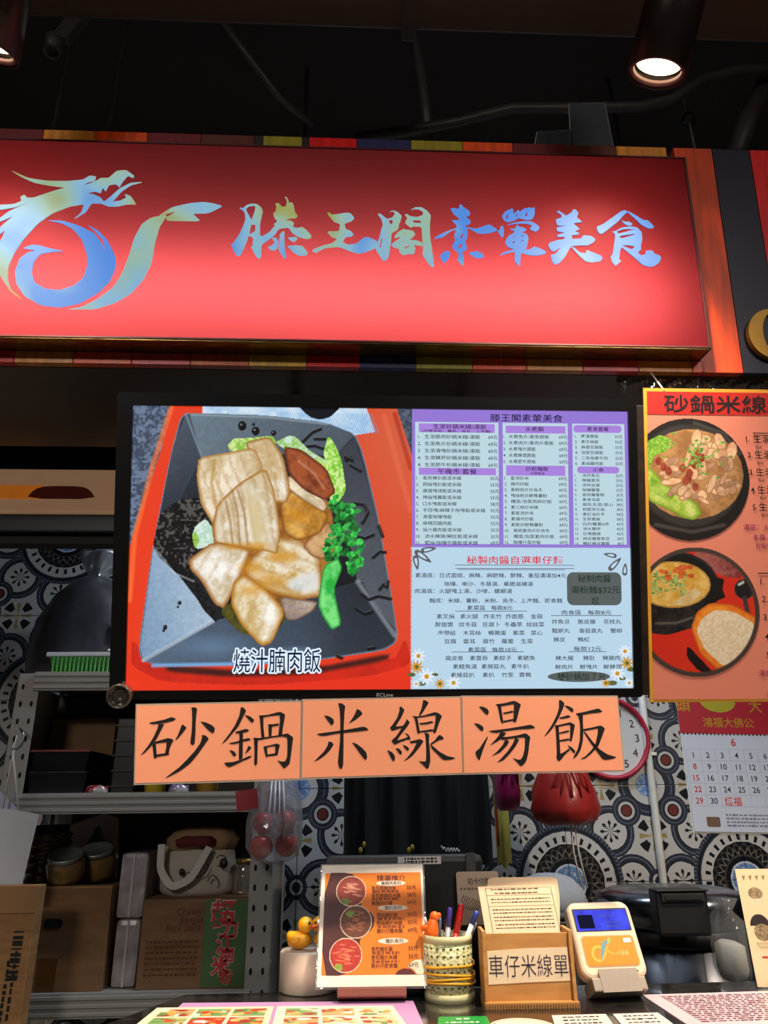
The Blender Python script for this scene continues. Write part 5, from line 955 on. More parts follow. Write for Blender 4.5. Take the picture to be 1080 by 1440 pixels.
# lowest shelf
t, W, H = plain('cardboard_box', 'big brown cardboard carton with a hand hole and parcel tape', 'box', (14, 1250, 150, 1393), 2.33, 0.34, M['card_dark'], Z2)
MB().box((-0.02, -0.0008, H*0.16), (0.05, 0.001, H*0.32)).build('tape', M['tape'], t); MB().prism(rrect(-0.025, -0.013, 0.025, 0.011, 0.01), 0, 0.001, m=Matrix(((1, 0, 0, -0.02), (0, 0, -1, 0.0), (0, 1, 0, H*0.66), (0, 0, 0, 1)))).build('hand_hole', M['hole'], t)
MB().box((0, 0.02, H+0.003), (W, 0.04, 0.006)).build('flap', M['card'], t)
zc = Z2+H+0.006
def jar(label, px, D, tilt, h=0.11):
    p = at(*px, D); R = 0.052
    t = thing('glass_jar', label, 'jar', Matrix.Translation((p.x, D, zc+0.0175)) @ Matrix.Rotation(rad(tilt), 4, 'X'), 'lidded jars on the brown carton')
    MB().lathe([(0.001, 0), (R*0.92, 0), (R, 0.012), (R, h*0.75), (R*0.86, h*0.86), (R*0.86, h*0.92)], 30).build('glass', mat('amber jar glass', (120, 92, 50), 0.12, var=0.3, coat=0.5), t)
    MB().lathe([(R*0.9, h*0.86), (R*0.92, h*0.86), (R*0.92, h), (R*0.88, h+0.004), (R*0.82, h+0.001), (0.001, h+0.001)], 30).build('lid', mat('tin lid', (150, 158, 150), 0.35, 0.7), t)
jar('glass jar with grey metal lid standing before the white card', (90, 1250), 2.38, 22, 0.065); jar('glass jar with bright metal lid beside the tissue packs', (134, 1243), 2.48, 22, 0.075)
for k in range(2):
    p = at(52+4*k, 1238, 2.40+0.04*k); t = thing('ribbed_jar', 'dark ribbed honey jar standing behind the white paper bag', 'jar', (p.x, 2.42+0.11*k, zc), 'dark ribbed jars on the brown carton')
    MB().lathe([(0.001, 0), (0.045, 0)]+[(0.045+0.004*math.sin(i*1.57), 0.004+0.006*i) for i in range(22)]+[(0.03, 0.14), (0.001, 0.14)], 28).build('glass', mat('dark amber', (74, 36, 22), 0.1, var=0.2, coat=0.8), t)
    MB().lathe([(0.001, 0.138), (0.034, 0.138), (0.034, 0.156), (0.001, 0.158)], 24).build('lid', M['black'], t)
x0, x1, zt = on(58, 1165, 160, 1250, 2.60, zc)
t = thing('white_card', 'tilted white folded card leaning behind the jars', 'card', ((x0+x1)/2, 2.63, zc-0.002))
MB().prism([(-0.11, 0.0), (0.125, 0.0), (0.095, 0.175), (0.045, 0.188), (-0.125, 0.13)], 0, 0.004, m=Matrix(((1, 0, 0, 0), (0, 0.2, -1, 0), (0, 1, 0.2, 0), (0, 0, 0, 1)))).build('sheet', mat('grey white board', (186, 170, 162), 0.7, var=0.05), t)
x0, x1, zt = on(94, 1180, 150, 1250, 2.52, zc)
t = thing('green_felt_tree', 'dark green felt tree ornament behind the jars', 'ornament', ((x0+x1)/2+0.005, 2.572, zc))
m_ = MB(); m_.lathe([(0.068, 0), (0.063, 0.028), (0.041, 0.068), (0.044, 0.073), (0.022, 0.114), (0.004, 0.15), (0.001, 0.151)], 20, ell=0.35); m_.build('felt', mat('green felt', (24, 92, 48), 0.9, var=0.3, bump=0.3), t)
MB().ball((-0.02, -0.019, 0.070), 0.011).build('bauble', mat('dull silver', (140, 136, 126), 0.4, 0.5), t)
tis = ramp_mat('tissue pack film', [(0.35, (150, 140, 140)), (0.65, (186, 176, 176))], 18, 0.18, bump=0.15, coat=0.7)
def tissue(label, px, D, z):
    x0, x1, zt = on(*px, D, z); W = x1-x0; H = zt-z
    t = thing('tissue_pack', label, 'tissue pack', ((x0+x1)/2, D, z), 'wrapped tissue packs'); MB().box((0, 0.1, H/2), (W, 0.2, H), bev=0.014).build('pack', tis, t)
    MB().box((0.0, -0.0012, H/2), (0.006, 0.003, H*0.96)).build('seam', mat('film seam', (196, 190, 190), 0.2), t); return z+H
zt_ = tissue('film wrapped tissue pack standing on the shelf beside the noodle carton', (158, 1293, 194, 1394), 2.36, Z2)
tissue('film wrapped tissue pack balanced on top of another pack', (166, 1199, 205, 1292), 2.37, zt_)
# noodle carton with green panel
t, W, H = plain('noodle_carton', 'printed noodle carton with a green panel and red lettering', 'box', (196, 1264, 350, 1394), 2.33, 0.3, M['card_dark'], Z2)
fm = Matrix(((1, 0, 0, 0), (0, 0, -1, -0.0005), (0, 1, 0, 0), (0, 0, 0, 1)))
MB().prism([(W*0.08, H*0.02), (W*0.495, H*0.02), (W*0.495, H*0.985), (W*0.08, H*0.985)], 0, 0.0008, m=fm).build('green_panel', mat('green carton print', (70, 104, 58), 0.6, var=0.1), t)
rt = [('超', W*0.25, H*0.83, 0.062, 'c'), ('力', W*0.31, H*0.66, 0.046, 'c'), ('江', W*0.28, H*0.49, 0.045, 'c'), ('西', W*0.31, H*0.365, 0.034, 'c'), ('米', W*0.25, H*0.25, 0.045, 'c'), ('粉', W*0.31, H*0.13, 0.032, 'c')]
lettering('panel_text', rt, mat('pale carton print', (196, 160, 150), 0.6), t, 0.0012, fm, 0.06); lettering('panel_text', rt, mat('red carton print', (186, 44, 44), 0.6), t, 0.0016, fm, 0.02)
lettering('carton_text', [('Chewy', W*0.05, H*0.86, 0.022, 'r'), ('Jiangxi', W*0.06, H*0.77, 0.022, 'r'), ('Rice Stick', W*0.06, H*0.68, 0.022, 'r')], mat('brown carton ink', (96, 42, 28), 0.6), t, 0.0006, fm, 0.01)
fine_print('fine_print', [(-W*0.44, W*0.04, H*(0.52-0.06*k)) for k in range(7)], 0.006, M['tape'], t, 0.0006, fm)
zc2 = Z2+H
# tote bag on the carton
x0, x1, zt = on(208, 1190, 325, 1264, 2.38, zc2); W = x1-x0; Hh = zt-zc2
t = thing('tote_bag', 'cream canvas tote bag with black drawn figures slumped on the noodle carton', 'bag', ((x0+x1)/2+0.01, 2.46, zc2))
canvas = mat('cream canvas', (190, 180, 166), 0.85, var=0.1, scale=40, bump=0.1)
blob('bag_body', canvas, t, [(0, W*0.42, 0.07), (0.015, W*0.46, 0.08), (Hh*0.5, W*0.46, 0.08), (Hh*0.85, W*0.45, 0.07), (Hh*1.0, W*0.42, 0.05)], 40, 0.03, 3, 4)
blob('bag_mouth', mat('brown lining', (150, 118, 88), 0.85, var=0.15, bump=0.3), t, [(Hh*0.9, W*0.44, 0.06), (Hh*1.12, W*0.46, 0.065, 0.01), (Hh*1.3, W*0.36, 0.05, 0.01), (Hh*1.38, W*0.2, 0.03)], 40, 0.06, 4, 8)
blob('red_cloth', mat('dark red cloth', (92, 26, 26), 0.8, bump=0.3), t, [(Hh*1.0, W*0.24, 0.03), (Hh*1.12, W*0.26, 0.03), (Hh*1.2, W*0.16, 0.02)], 30, 0.08, 3, 3, (-0.0, -0.055))
hd = [(-W*0.40, -0.09, Hh*1.05), (-W*0.38, -0.105, Hh*0.55), (-W*0.22, -0.11, Hh*0.2), (0.0, -0.11, Hh*0.36), (W*0.12, -0.105, Hh*0.75), (W*0.18, -0.09, Hh*0.98)]
hp = []
for i in range(len(hd)-1):
    for q in range(6): hp.append(Vector(hd[i]).lerp(Vector(hd[i+1]), q/6))
hp.append(Vector(hd[-1]))
for _ in range(3): hp = [hp[0]]+[(hp[i-1]+hp[i]*2+hp[i+1])/4 for i in range(1, len(hp)-1)]+[hp[-1]]
mb = MB(); vs, fs = [], []
for i, p in enumerate(hp):
    tg = (hp[min(i+1, len(hp)-1)]-hp[max(i-1, 0)]).normalized(); sd = tg.cross(Vector((0, 1, 0))).normalized()*0.010; vs += [p-sd, p+sd, p+sd+Vector((0, 0.004, 0)), p-sd+Vector((0, 0.004, 0))]
    if i: 
        a = 4*(i-1); b_ = 4*i
        for q in range(4): fs.append((a+q, a+(q+1) % 4, b_+(q+1) % 4, b_+q))
mb.add(vs, fs); mb.build('strap', mat('pale canvas strap', (206, 200, 192), 0.85, var=0.06), t)
m_ = MB()
for pts in ([(-0.02, 0.075), (0.0, 0.05), (0.035, 0.055), (0.05, 0.09)], [(0.04, 0.03), (0.055, 0.06), (0.075, 0.045), (0.08, 0.02)], [(0.06, 0.095), (0.075, 0.11), (0.095, 0.1), (0.09, 0.08), (0.07, 0.078)], [(-0.075, 0.03), (-0.06, 0.02), (-0.05, 0.028)]):
    m_.tube([(x, -0.093+0.1*x*x*4, z) for x, z in chaikin(pts, 2)[:-4]], 0.0015, 5)
m_.ball((0.085, -0.078, 0.085), (0.012, 0.006, 0.014)); m_.ball((-0.03, -0.092, 0.065), (0.008, 0.005, 0.01)); m_.build('drawn_figures', M['ink'], t)['kind'] = 'stuff'
p = at(345, 1250, 2.36); t = thing('small_glass_jar', 'small clear glass jar beside the tote bag and rack post', 'jar', (p.x-0.012, 2.43, zc2))
MB().lathe([(0.001, 0), (0.03, 0), (0.033, 0.01), (0.033, 0.06), (0.026, 0.07), (0.026, 0.082), (0.001, 0.084)], 24).build('glass', film('jar glass', (190, 180, 160), 0.5, 0.08, 0.4), t); MB().lathe([(0.001, 0.082), (0.028, 0.082), (0.028, 0.094), (0.001, 0.095)], 24).build('lid', mat('brass lid', (140, 112, 60), 0.35, 0.7), t)

# ---- things hanging in front of the rack
HD = 2.16
t = thing('paper_carrier_bag', 'white paper carrier bag hanging from a cord beside the rack', 'bag', (0, HD, 0))
wp = mat('white bag paper', (206, 208, 214), 0.7, var=0.04); g = lambda x, y, d=0: tuple(Vector(at(x, y, HD+d))-Vector((0, HD, 0)))
MB().add([g(-70, 1225), g(-2, 1246), g(31, 1244), g(55, 1145), g(18, 1138), g(-60, 1135), g(-70, 1225, 0.12), g(31, 1244, 0.12), g(55, 1145, 0.12), g(-60, 1130, 0.12)],
         [(0, 1, 4, 5), (1, 2, 3, 4), (2, 7, 8, 3), (6, 0, 5, 9), (7, 6, 9, 8), (0, 6, 7, 2, 1)]).build('bag_body', wp, t)
MB().add([g(0, 1112, 0.05), g(26, 1138, 0.05), g(0, 1140, 0.05)], [(0, 1, 2)]).build('gusset', mat('pale lilac lining', (180, 180, 204), 0.7), t)
for a, b_ in ((3, 22), (26, 30)): MB().tube([g(a, 1140, 0.02), g(18, 1060, 0.01), g(24, 1034, 0.0)], 0.0028, 6).build('cord_handle', M['white'], t)
hk = thing('wire_hook', 'bent wire hook on the rack post holding the carrier bag', 'hook', (0, HD, 0)); MB().tube([g(28, 1024, 0.135), g(30, 1027), g(34, 1034), g(30, 1048), g(24, 1054), g(17, 1052), g(19, 1044)], 0.003, 8).build('wire', M['steel'], hk)
t, W, H = box_thing('shipping_carton', 'flattened brown shipping carton with barcode standing under the carrier bag', 'box', (-120, 1247, 22, 1700), 2.08, 0.05, M['card'], z0=0.0)
MB().box((0, -0.002, H-0.03), (W*1.0, 0.003, 0.06), bev=0.001).build('top_flap', mat('carton flap', (158, 116, 74), 0.75), t)
m_ = MB()
for k in range(9): m_.box((W*0.36+0.0, -0.001, H-0.10-0.012*k), (0.024, 0.001, 0.003+0.004*(k % 3)))
m_.build('barcode', M['ink'], t)
fine_print('fine_print', [(0, 0.26, 0), (0, 0.26, -0.02), (0.3, 0.46, 0.015), (0.3, 0.44, 0.0)], 0.008, M['ink'], t, 0.001, Matrix(((0, 1, 0, W*0.30), (0, 0, -1, 0), (1, 0, 0, H-0.60), (0, 0, 0, 1))))
# fruit bag hanging on the rack post
x0, x1, z0, z1 = span(346, 1098, 428, 1214, 2.2); W = x1-x0; H = z1-z0; cx = (x0+x1)/2
t = thing('clear_fruit_bag', 'clear plastic bag of red fruit hanging on the rack post', 'bag', (cx, 2.200, z0))
fm_ = film('clear fruit bag', (240, 240, 244), 0.62, 0.1, 0.45)
blob('bag_film', fm_, t, [(0.0, W*0.12, 0.02), (0.012, W*0.34, 0.07), (H*0.2, W*0.47, 0.095), (H*0.5, W*0.48, 0.09), (H*0.8, W*0.42, 0.06), (H*1.0, W*0.30, 0.035), (H*1.3, W*0.2, 0.02)], 44, 0.045, 5, 12)
MB().box((-W*0.30, -0.075, H*0.80), (W*0.36, 0.002, 0.05), Matrix.Rotation(rad(-8), 4, 'Y')).build('red_label', mat('red label', (168, 34, 44), 0.5), t)
m_ = MB()
for k in range(4): m_.tube([(W*(-0.1+0.1*k), -0.085, H*0.35), (W*(-0.06+0.08*k), -0.075, H*0.7), (W*(-0.05+0.06*k), -0.05, H*1.05)], 0.0025, 5)
m_.build('film_folds', mat('white plastic folds', (214, 216, 224), 0.25), t)
for i, (a, b_, c) in enumerate(((-0.22, 0.0, 0.2), (0.2, 0.0, 0.22), (0.17, -0.01, 0.5), (-0.2, 0.01, 0.48))):
    f = thing('red_fruit', 'round red fruit inside the clear hanging bag', 'fruit', (cx+a*W, 2.200+b_, z0+c*H), 'red fruit in the clear bag'); MB().ball((0, 0, 0), 0.031, 18, 12, fn=lambda q, d_: q*(1-0.12*max(0, d_.z)**8)).build('skin', mat('red fruit skin', (206, 30, 40), 0.3, var=0.25, scale=20), f); MB().tube([(0, 0, 0.03), (0.004, 0, 0.042)], 0.002, 6).build('stem', M['card_dark'], f)
# dark apron hanging in the middle, pole, bags, clock, calendar
def cloth(px0, py0, px1, py1, D, amp, f, ph=0, flare=0.0):
    x0, x1, z0, z1 = span(px0, py0, px1, py1, D); cx = (x0+x1)/2
    def fn(u, v):
        z = z0+(z1-z0)*v; x = cx+(u-0.5)*(x1-x0)*(1+flare*(1-v)); return Vector((x, D+amp*(1-0.5*v)*math.sin(u*f+ph+v*1.5)+amp*0.4*math.sin(u*f*2.3+1-v*2), z+0.01*math.sin(u*9)*(1-v)))
    return fn
RZ = at(600, 955, 2.58).z
rl_ = thing('hanging_rail', 'steel hanging rail across the kitchen behind the television', 'rail', (0, 2.58, RZ))
MB().tube([(-0.25, 0, 0), (1.05, 0, 0)], 0.011, 12).build('bar', M['steel'], rl_)
for x in (-0.2, at(692, 1050, 2.72).x, 1.0): MB().tube([(x, 0, 0), (x, WALLY-2.58, 0)], 0.008, 8).build('bracket', M['steel'], rl_)
t = thing('hanging_apron', 'dark navy aprons hanging in folds behind the till', 'apron', (0, 0, 0))
grid('cloth', 60, 16, cloth(484, 954, 685, 1222, 2.57, 0.025, 30), mat('navy cloth', (11, 11, 15), 0.9, var=0.25, bump=0.2), t)
MB().tube([at(620+i*0.9, 1195-3.2*math.sin(i*1.3)-(3 if i < 6 else 0), 2.53) for i in range(30)], 0.0016, 5).build('white_script', M['white'], t)
m_ = MB()
for x, y in ((507, 1196), (512, 1188), (575, 1196), (580, 1192)): q = at(x, y, 2.54); m_.ball(q, (0.007, 0.004, 0.010), 8, 6)
m_.build('yellow_print', mat('yellow print', (150, 128, 44), 0.6), t)['kind'] = 'stuff'
SY = min(range(900, 1000), key=lambda y: abs(at(702, y, 2.72).z-RZ-0.004))          # the pixel row of the rail bracket at the strap's distance
t = thing('yellow_strap', 'long yellow and red strap hanging beside the navy aprons', 'strap', (0, 0, 0)); grid('strap', 10, 12, cloth(692, SY, 712, 1218, 2.72, 0.008, 9), mat('yellow webbing', (206, 196, 96), 0.8, var=0.15), t); grid('red_stripe', 3, 12, cloth(692, SY, 696, 1190, 2.708, 0.003, 9), mat('red webbing', (150, 70, 40), 0.8), t)
def hangbag(label, px, D, mt, seed, group=None):
    x0, x1, z0, z1 = span(*px, D); W = x1-x0; H = z1-z0
    t = thing('plastic_carrier', label, 'bag', ((x0+x1)/2, D, z0), group)
    blob('bag_body', mt, t, [(0.0, W*0.3, 0.05), (0.015, W*0.42, 0.08), (H*0.3, W*0.48, 0.09), (H*0.65, W*0.44, 0.075), (H*1.0, W*0.36, 0.05), (H*1.5, W*0.2, 0.03)], 44, 0.05, 4, seed)
    m_ = MB()
    for k in (-1, 1): m_.tube([(W*0.12*k, -0.03, H*1.4), (W*0.08*k, -0.02, H*1.8), (0, 0.0, RZ-z0+0.005)], 0.006, 6)
    m_.build('handles', mt, t)
    m_ = MB()
    for k in range(5): m_.tube([(W*(-0.3+0.15*k), -0.092+0.02*abs(k-2), H*0.5), (W*(-0.2+0.11*k), -0.075, H*0.85), (W*(-0.15+0.08*k), -0.05, H*1.2)], 0.004, 5)
    m_.build('creases', mt, t); return t
rb_ = hangbag('red plastic carrier bag hanging before the patterned tiles', (746, 1086, 842, 1160), 2.58, mat('red carrier plastic', (150, 38, 36), 0.3, var=0.3, scale=12, bump=0.4), 21); hangbag('magenta plastic bag hanging beside the yellow strap', (694, 1070, 731, 1140), 2.58, mat('magenta plastic', (140, 24, 80), 0.3, var=0.3, bump=0.3), 23)
for a, b_ in ((800, 818), (806, 826)): MB().tube([at(a, 1140, 2.58)-rb_.location, at((a+b_)/2-2, 1200, 2.58)-rb_.location, at(b_, 1248, 2.58)-rb_.location], 0.003, 6).build('cord', M['white'], rb_)
c = at(859, 1037, WALLY-0.03); t = thing('wall_clock', 'round wall clock with a crimson rim partly behind the salmon sheets', 'clock', Matrix(((1, 0, 0, c.x), (0, 0, -1, WALLY), (0, 1, 0, c.z), (0, 0, 0, 1)))); R = 0.152
MB().lathe([(R*0.9, 0.002), (R, 0.002), (R, 0.028), (R*0.95, 0.036), (R*0.89, 0.03), (R*0.89, 0.012)], 56).build('rim', mat('crimson clock rim', (170, 30, 62), 0.35), t)
MB().prism(circ(0, 0, R*0.9, n=48), 0.008, 0.013).build('dial', mat('pale clock dial', (196, 200, 206), 0.5, var=0.03), t)
lettering('numerals', [(str(h), R*0.70*math.sin(rad(30*h)), R*0.70*math.cos(rad(30*h)), 0.036, 'c') for h in range(1, 13)], M['ink'], t, 0.0145)
for a, L_, nm in ((300, 0.07, 'hour_hand'), (200, 0.1, 'minute_hand')): MB().box((0, L_/2, 0.017), (0.007, L_, 0.002), Matrix.Rotation(rad(-a), 4, 'Z')).build(nm, M['black'], t)
m_ = [at(x, y, WALLY-0.03) for x, y in ((903, 975), (916, 1060), (926, 1150), (936, 1250), (946, 1330))]
t = thing('wall_conduit', 'white plastic conduit running down the patterned tiles', 'pipe', (0, 0, 0)); xm = sum(q.x for q in m_[:4])/4
MB().tube([(m_[0].x+0.01, WALLY-0.016, m_[0].z+0.3), (xm, WALLY-0.016, m_[1].z), (m_[3].x, WALLY-0.016, m_[3].z), (m_[4].x, WALLY-0.016, m_[4].z)], 0.014, 12).build('conduit', mat('white conduit', (206, 208, 206), 0.4), t)
for i in (1, 3): MB().box((m_[i].x, WALLY-0.014, m_[i].z), (0.045, 0.028, 0.012), bev=0.003).build('clip', M['white'], t)
# calendar
PC = Pl((0, WALLY-0.012, CAMZ), 0, 0, -1.5)
ca = thing('wall_calendar', 'wall calendar with red gilded header hanging on the tiles', 'calendar', PC.mat())
kx0 = PC.uv(958, 1040)[0]; kz = lambda y: PC.uv(1020, y)[1]; cw = 0.46; kx = lambda x: PC.uv(x, 1090)[0]-0.0
MB().prism([(kx0, kz(1172)), (kx0+cw, kz(1172)), (kx0+cw, kz(955)), (kx0, kz(955))], -0.006, -0.002).build('backing', M['white'], ca)
MB().prism([(kx0, kz(1032)), (kx0+cw, kz(1032)), (kx0+cw, kz(955)), (kx0, kz(955))], -0.0015, 0.0005).build('header', mat('red calendar header', (172, 26, 48), 0.4, var=0.08), ca)
pad = mat('calendar paper', (196, 204, 222), 0.6, var=0.02)
MB().prism([(kx0+0.004, kz(1170)), (kx0+cw-0.004, kz(1170)), (kx0+cw-0.004, kz(1033)), (kx0+0.004, kz(1033))], -0.0015, 0.0020).build('sheets', pad, ca)
gg = mat('gilt print', (190, 148, 40), 0.4, 0.3)
lettering('gilt_text', [('鴻福大佛公', kx0+cw*0.42, kz(1016), 0.036, 'c', 0.2), ('頭', kx0+0.025, kz(992), 0.05, 'c'), ('大', kx0+0.31, kz(992), 0.05, 'c')], gg, ca, 0.0008, bold=0.008)
MB().prism(chaikin([(kx0+0.08, kz(985)), (kx0+0.24, kz(985)), (kx0+0.22, kz(997)), (kx0+0.18, kz(1003)), (kx0+0.12, kz(1000))], 2), 0.0006, 0.0010).build('gilt_ornament', mat('gilt ornament', (176, 170, 50), 0.4, 0.3), ca)
m_ = MB()
for k in range(30): m_.ball((kx0+0.012+k*(cw-0.024)/29, kz(1033), 0.002), 0.0035, 6, 4)
m_.build('binding', M['matte_black'], ca)
it1, it2 = [], []; dx = 0.0555; x_ = kx0+0.038
for r_i in range(5):
    for c_i in range(7):
        n = r_i*7+c_i+1
        if n > 30: continue
        (it2 if c_i == 0 and r_i else it1).append((str(n), x_+dx*c_i, kz(1062+16*r_i), 0.026, 'c'))
gi, ri = mat('grey date ink', (40, 40, 56), 0.6), mat('red date ink', (190, 40, 56), 0.6)
for q in it1: lettering('date', [q], gi, ca, 0.0024, bold=0.012)
for q in it2+[('6', kx0+0.2, kz(1043), 0.036, 'c')]: lettering('date', [q], ri, ca, 0.0024, bold=0.015)
m_ = MB()
for r_i in range(6): m_.box((kx0+cw/2, kz(1054+16*r_i), 0.0022), (cw-0.03, 0.0008, 0.0002))
for c_i in range(8): m_.box((kx0+0.012+dx*c_i, (kz(1054)+kz(1134))/2, 0.0022), (0.0008, kz(1054)-kz(1134), 0.0002))
m_.build('date_rules', mat('pale rule', (150, 156, 180), 0.6), ca)
MB().prism(rrect(kx0+0.055, kz(1163), kx0+0.105, kz(1149), 0.006), 0.0022, 0.0026).build('brown_motif', mat('brown motif', (110, 84, 68), 0.6), ca)
fine_print('foot_print', [(kx0+0.13, kx0+0.42, kz(1146+5*k)) for k in range(4)], 0.007, mat('grey foot ink', (120, 126, 146), 0.6), ca, 0.0024)
lettering('red_stamp', [('煙福', kx0+0.165, kz(1127), 0.030, 'c')], mat('red stamp ink', (200, 50, 56), 0.6), ca, 0.0024, bold=0.01)

# ================================================================== counter
ZC = CAMZ-0.295
stone = ramp_mat('black counter stone', [(0.35, (22, 20, 19)), (0.6, (36, 33, 31)), (0.8, (58, 54, 50))], 60, 0.16, coat=0.4)
bY = onz(900, 1389, ZC).y + 0.03; lx1 = onz(250, 1411, ZC); lx0 = onz(148, 1441, ZC)
ct = thing('counter', 'black stone serving counter', 'counter', (0, 0, 0))
MB().prism([(lx0.x-0.12, 0.95), (1.6, 0.95), (1.6, bY), (lx1.x, bY), (lx0.x, lx0.y)], ZC-0.04, ZC).build('worktop', stone, ct)
MB().box((0.7, 1.15, (ZC-0.04)/2), (1.8, 0.3, ZC-0.04), bev=0.004).build('front_panel', mat('dark counter panel', (46, 36, 32), 0.5), ct)

def lying(name, label, cat, px, mt, group=None, th=0.0012, z=ZC, extra=None, part='sheet'):
    """a sheet lying on the counter; px: corners seen in the photograph (back left, back right, front right, front left)"""
    P_ = [onz(x, y, z) for x, y in px]; c = sum(P_, Vector())/len(P_)
    t = thing(name, label, cat, (c.x, c.y, z), group); q = [(p.x-c.x, p.y-c.y) for p in P_]
    MB().prism(q, 0.0003, th).build(part, mt, t); return t, q
paper = mat('white paper', (232, 224, 214), 0.5, var=0.03)
# menus at the far end of the counter
t, q = lying('menu_folder', 'large laminated menu with a lilac border lying on the counter', 'menu', [(257, 1411.5), (581, 1408.5), (610, 1475), (190, 1475)], mat('lilac menu border', (186, 140, 186), 0.3, var=0.05))
def picture_menu(label, px, seed, tint, z):
    t, q = lying('picture_menu', label, 'menu', px, mat('menu paper %d' % seed, tint, 0.3, var=0.04), 'picture menus on the counter', 0.0010, z)
    r = random.Random(seed); a, b_, c, d_ = [Vector((*p, 0)) for p in q]
    uvp = lambda u, v: (a.lerp(b_, u)).lerp(d_.lerp(c, u), v)
    for row in range(4):
        for col in range(3):
            u, v = 0.08+0.30*col, 0.07+0.235*row; pts = [uvp(u+dx, v+dy) for dx, dy in ((0, 0), (0.27, 0), (0.27, 0.19), (0, 0.19))]
            P_ = Paint(0, 0, 100, 60, 34, 22, r.choice([(176, 60, 40), (206, 150, 100), (120, 150, 90), (216, 190, 150)]))
            for k in range(14): P_.ell(100*r.random(), 60*r.random(), 8+14*r.random(), 4+9*r.random(), r.choice([(206, 70, 36), (230, 170, 110), (90, 130, 70), (236, 220, 200), (150, 60, 40), (226, 150, 60)]))
            A_, B_, D_ = pts[0], pts[1], pts[3]
            P_.build('dish_picture', M['print'], t, lambda x, y: ((A_+(B_-A_)*(x/100)+(D_-A_)*(y/60)).x, (A_+(B_-A_)*(x/100)+(D_-A_)*(y/60)).y), 0.0014)
picture_menu('green edged picture menu lying beside the cream picture menu', [(221, 1418), (385, 1416), (368, 1475), (150, 1475)], 3, (214, 206, 176), ZC+0.0013)
picture_menu('cream picture menu lying on the lilac bordered menu', [(390, 1416), (552, 1415), (596, 1475), (374, 1475)], 5, (236, 214, 190), ZC+0.0013)
# right hand menu
t, q = lying('text_menu', 'pale pink laminated price list lying on the counter', 'menu', [(903, 1400), (1100, 1394), (1150, 1470), (1020, 1470), (962, 1439)], mat('pale pink laminate', (214, 186, 190), 0.25, var=0.05))
A_, B_, D_ = [onz(*p, ZC) - t.location for p in ((925, 1402), (1090, 1397), (985, 1440))]
rows = [(0.02, 0.98, v) for v in np.linspace(0.04, 0.96, 15)]
mm = Matrix((((B_-A_).x, (D_-A_).x, 0, A_.x), ((B_-A_).y, (D_-A_).y, 0, A_.y), (0, 0, 1, 0), (0, 0, 0, 1)))
fine_print('price_rows', rows, 0.028, mat('plum ink', (110, 60, 70), 0.5), t, 0.0018, mm, 3)
# small cards by the front edge
t, q = lying('green_card', 'green payment card lying on the counter', 'card', [(617, 1431), (684, 1430), (700, 1462), (612, 1462)], mat('green card', (32, 150, 62), 0.3, var=0.05)); 
A_ = onz(628, 1433, ZC)-t.location; B_ = onz(674, 1432.5, ZC)-t.location; D_ = onz(626, 1450, ZC)-t.location
MA = lambda A_, B_, D_: Matrix((((B_-A_).x, (D_-A_).x, 0, A_.x), ((B_-A_).y, (D_-A_).y, 0, A_.y), (0, 0, 1, 0), (0, 0, 0, 1)))
fine_print('card_print', [(0.3, 0.7, 0.1), (0.0, 1.0, 0.4), (0.3, 0.8, 0.7)], 0.09, paper, t, 0.0016, MA(A_, B_, D_), 5)
c = onz(735, 1446, ZC); t = thing('round_coaster', 'round cream paper coaster lying on the counter', 'coaster', (c.x, c.y, ZC)); MB().prism(circ(0, 0, 0.048), 0.0003, 0.002).build('disc', mat('cream paper', (226, 206, 176), 0.6), t); MB().prism(circ(0, 0, 0.043), 0.002, 0.0021, [circ(0, 0, 0.0415)]).build('printed_ring', M['tape'], t)
for i, px in enumerate(([(776, 1429), (852, 1427), (876, 1462), (786, 1462)], [(862, 1427), (925, 1425), (975, 1462), (890, 1462)])):
    t, q = lying('payment_sheet', ['white payment notice lying beside the round coaster', 'white payment notice lying beside the pale pink price list'][i], 'notice', px, mat('notice paper %d' % i, (206, 196, 184), 0.5, var=0.04), 'payment notices on the counter')
    a, b_, c_, d_ = [Vector((*p, 0)) for p in q]; fine_print('notice_print', [(0.18, 0.85, v) for v in (0.12, 0.26, 0.4)], 0.05, M['ink'], t, 0.0016, MA(a, b_, d_), 9+i)

# ---- upright things: local frame with X right, Y up, Z to the viewer
def stand_plane(px, py, lean, yaw=0, dz=0.0): return Pl(onz(px, py, ZC)+Vector((0, 0, dz)), lean, yaw)
# menu display leaning back
PM = stand_plane(520, 1411, -20, -3, 0.012)
ms = thing('menu_stand', 'orange and maroon recommendation menu in a leaning clear stand', 'menu', PM.mat())
q = PM.uvs([(457, 1213), (595, 1219), (600, 1387), (441, 1388)]); w2 = ((q[1][0]-q[0][0])+(q[2][0]-q[3][0]))/4; mx_ = sum(p[0] for p in q)/4; my0, my1 = (q[2][1]+q[3][1])/2, (q[0][1]+q[1][1])/2
X0, X1 = mx_-w2, mx_+w2; mw, mh = X1-X0, my1-my0
MB().box((mx_, (my0+my1)/2, -0.003), (mw+0.006, mh+0.006, 0.003), bev=0.001).build('acrylic', film('stand acrylic', (235, 235, 235), 0.6, 0.06, 0.4), ms)
MB().box((mx_, (my0+my1)/2, 0.0), (mw, mh, 0.0008)).build('sheet', paper, ms)
MB().box((mx_, 0.003, -0.012), (0.115, 0.014, 0.04), bev=0.002).build('base', mat('brown stand base', (120, 62, 50), 0.5), ms)
sx_ = lambda x: X0+mw*(x-50)/(720-50)+0.0; sy_ = lambda y: my1-mh*(y-60)/(800-60)
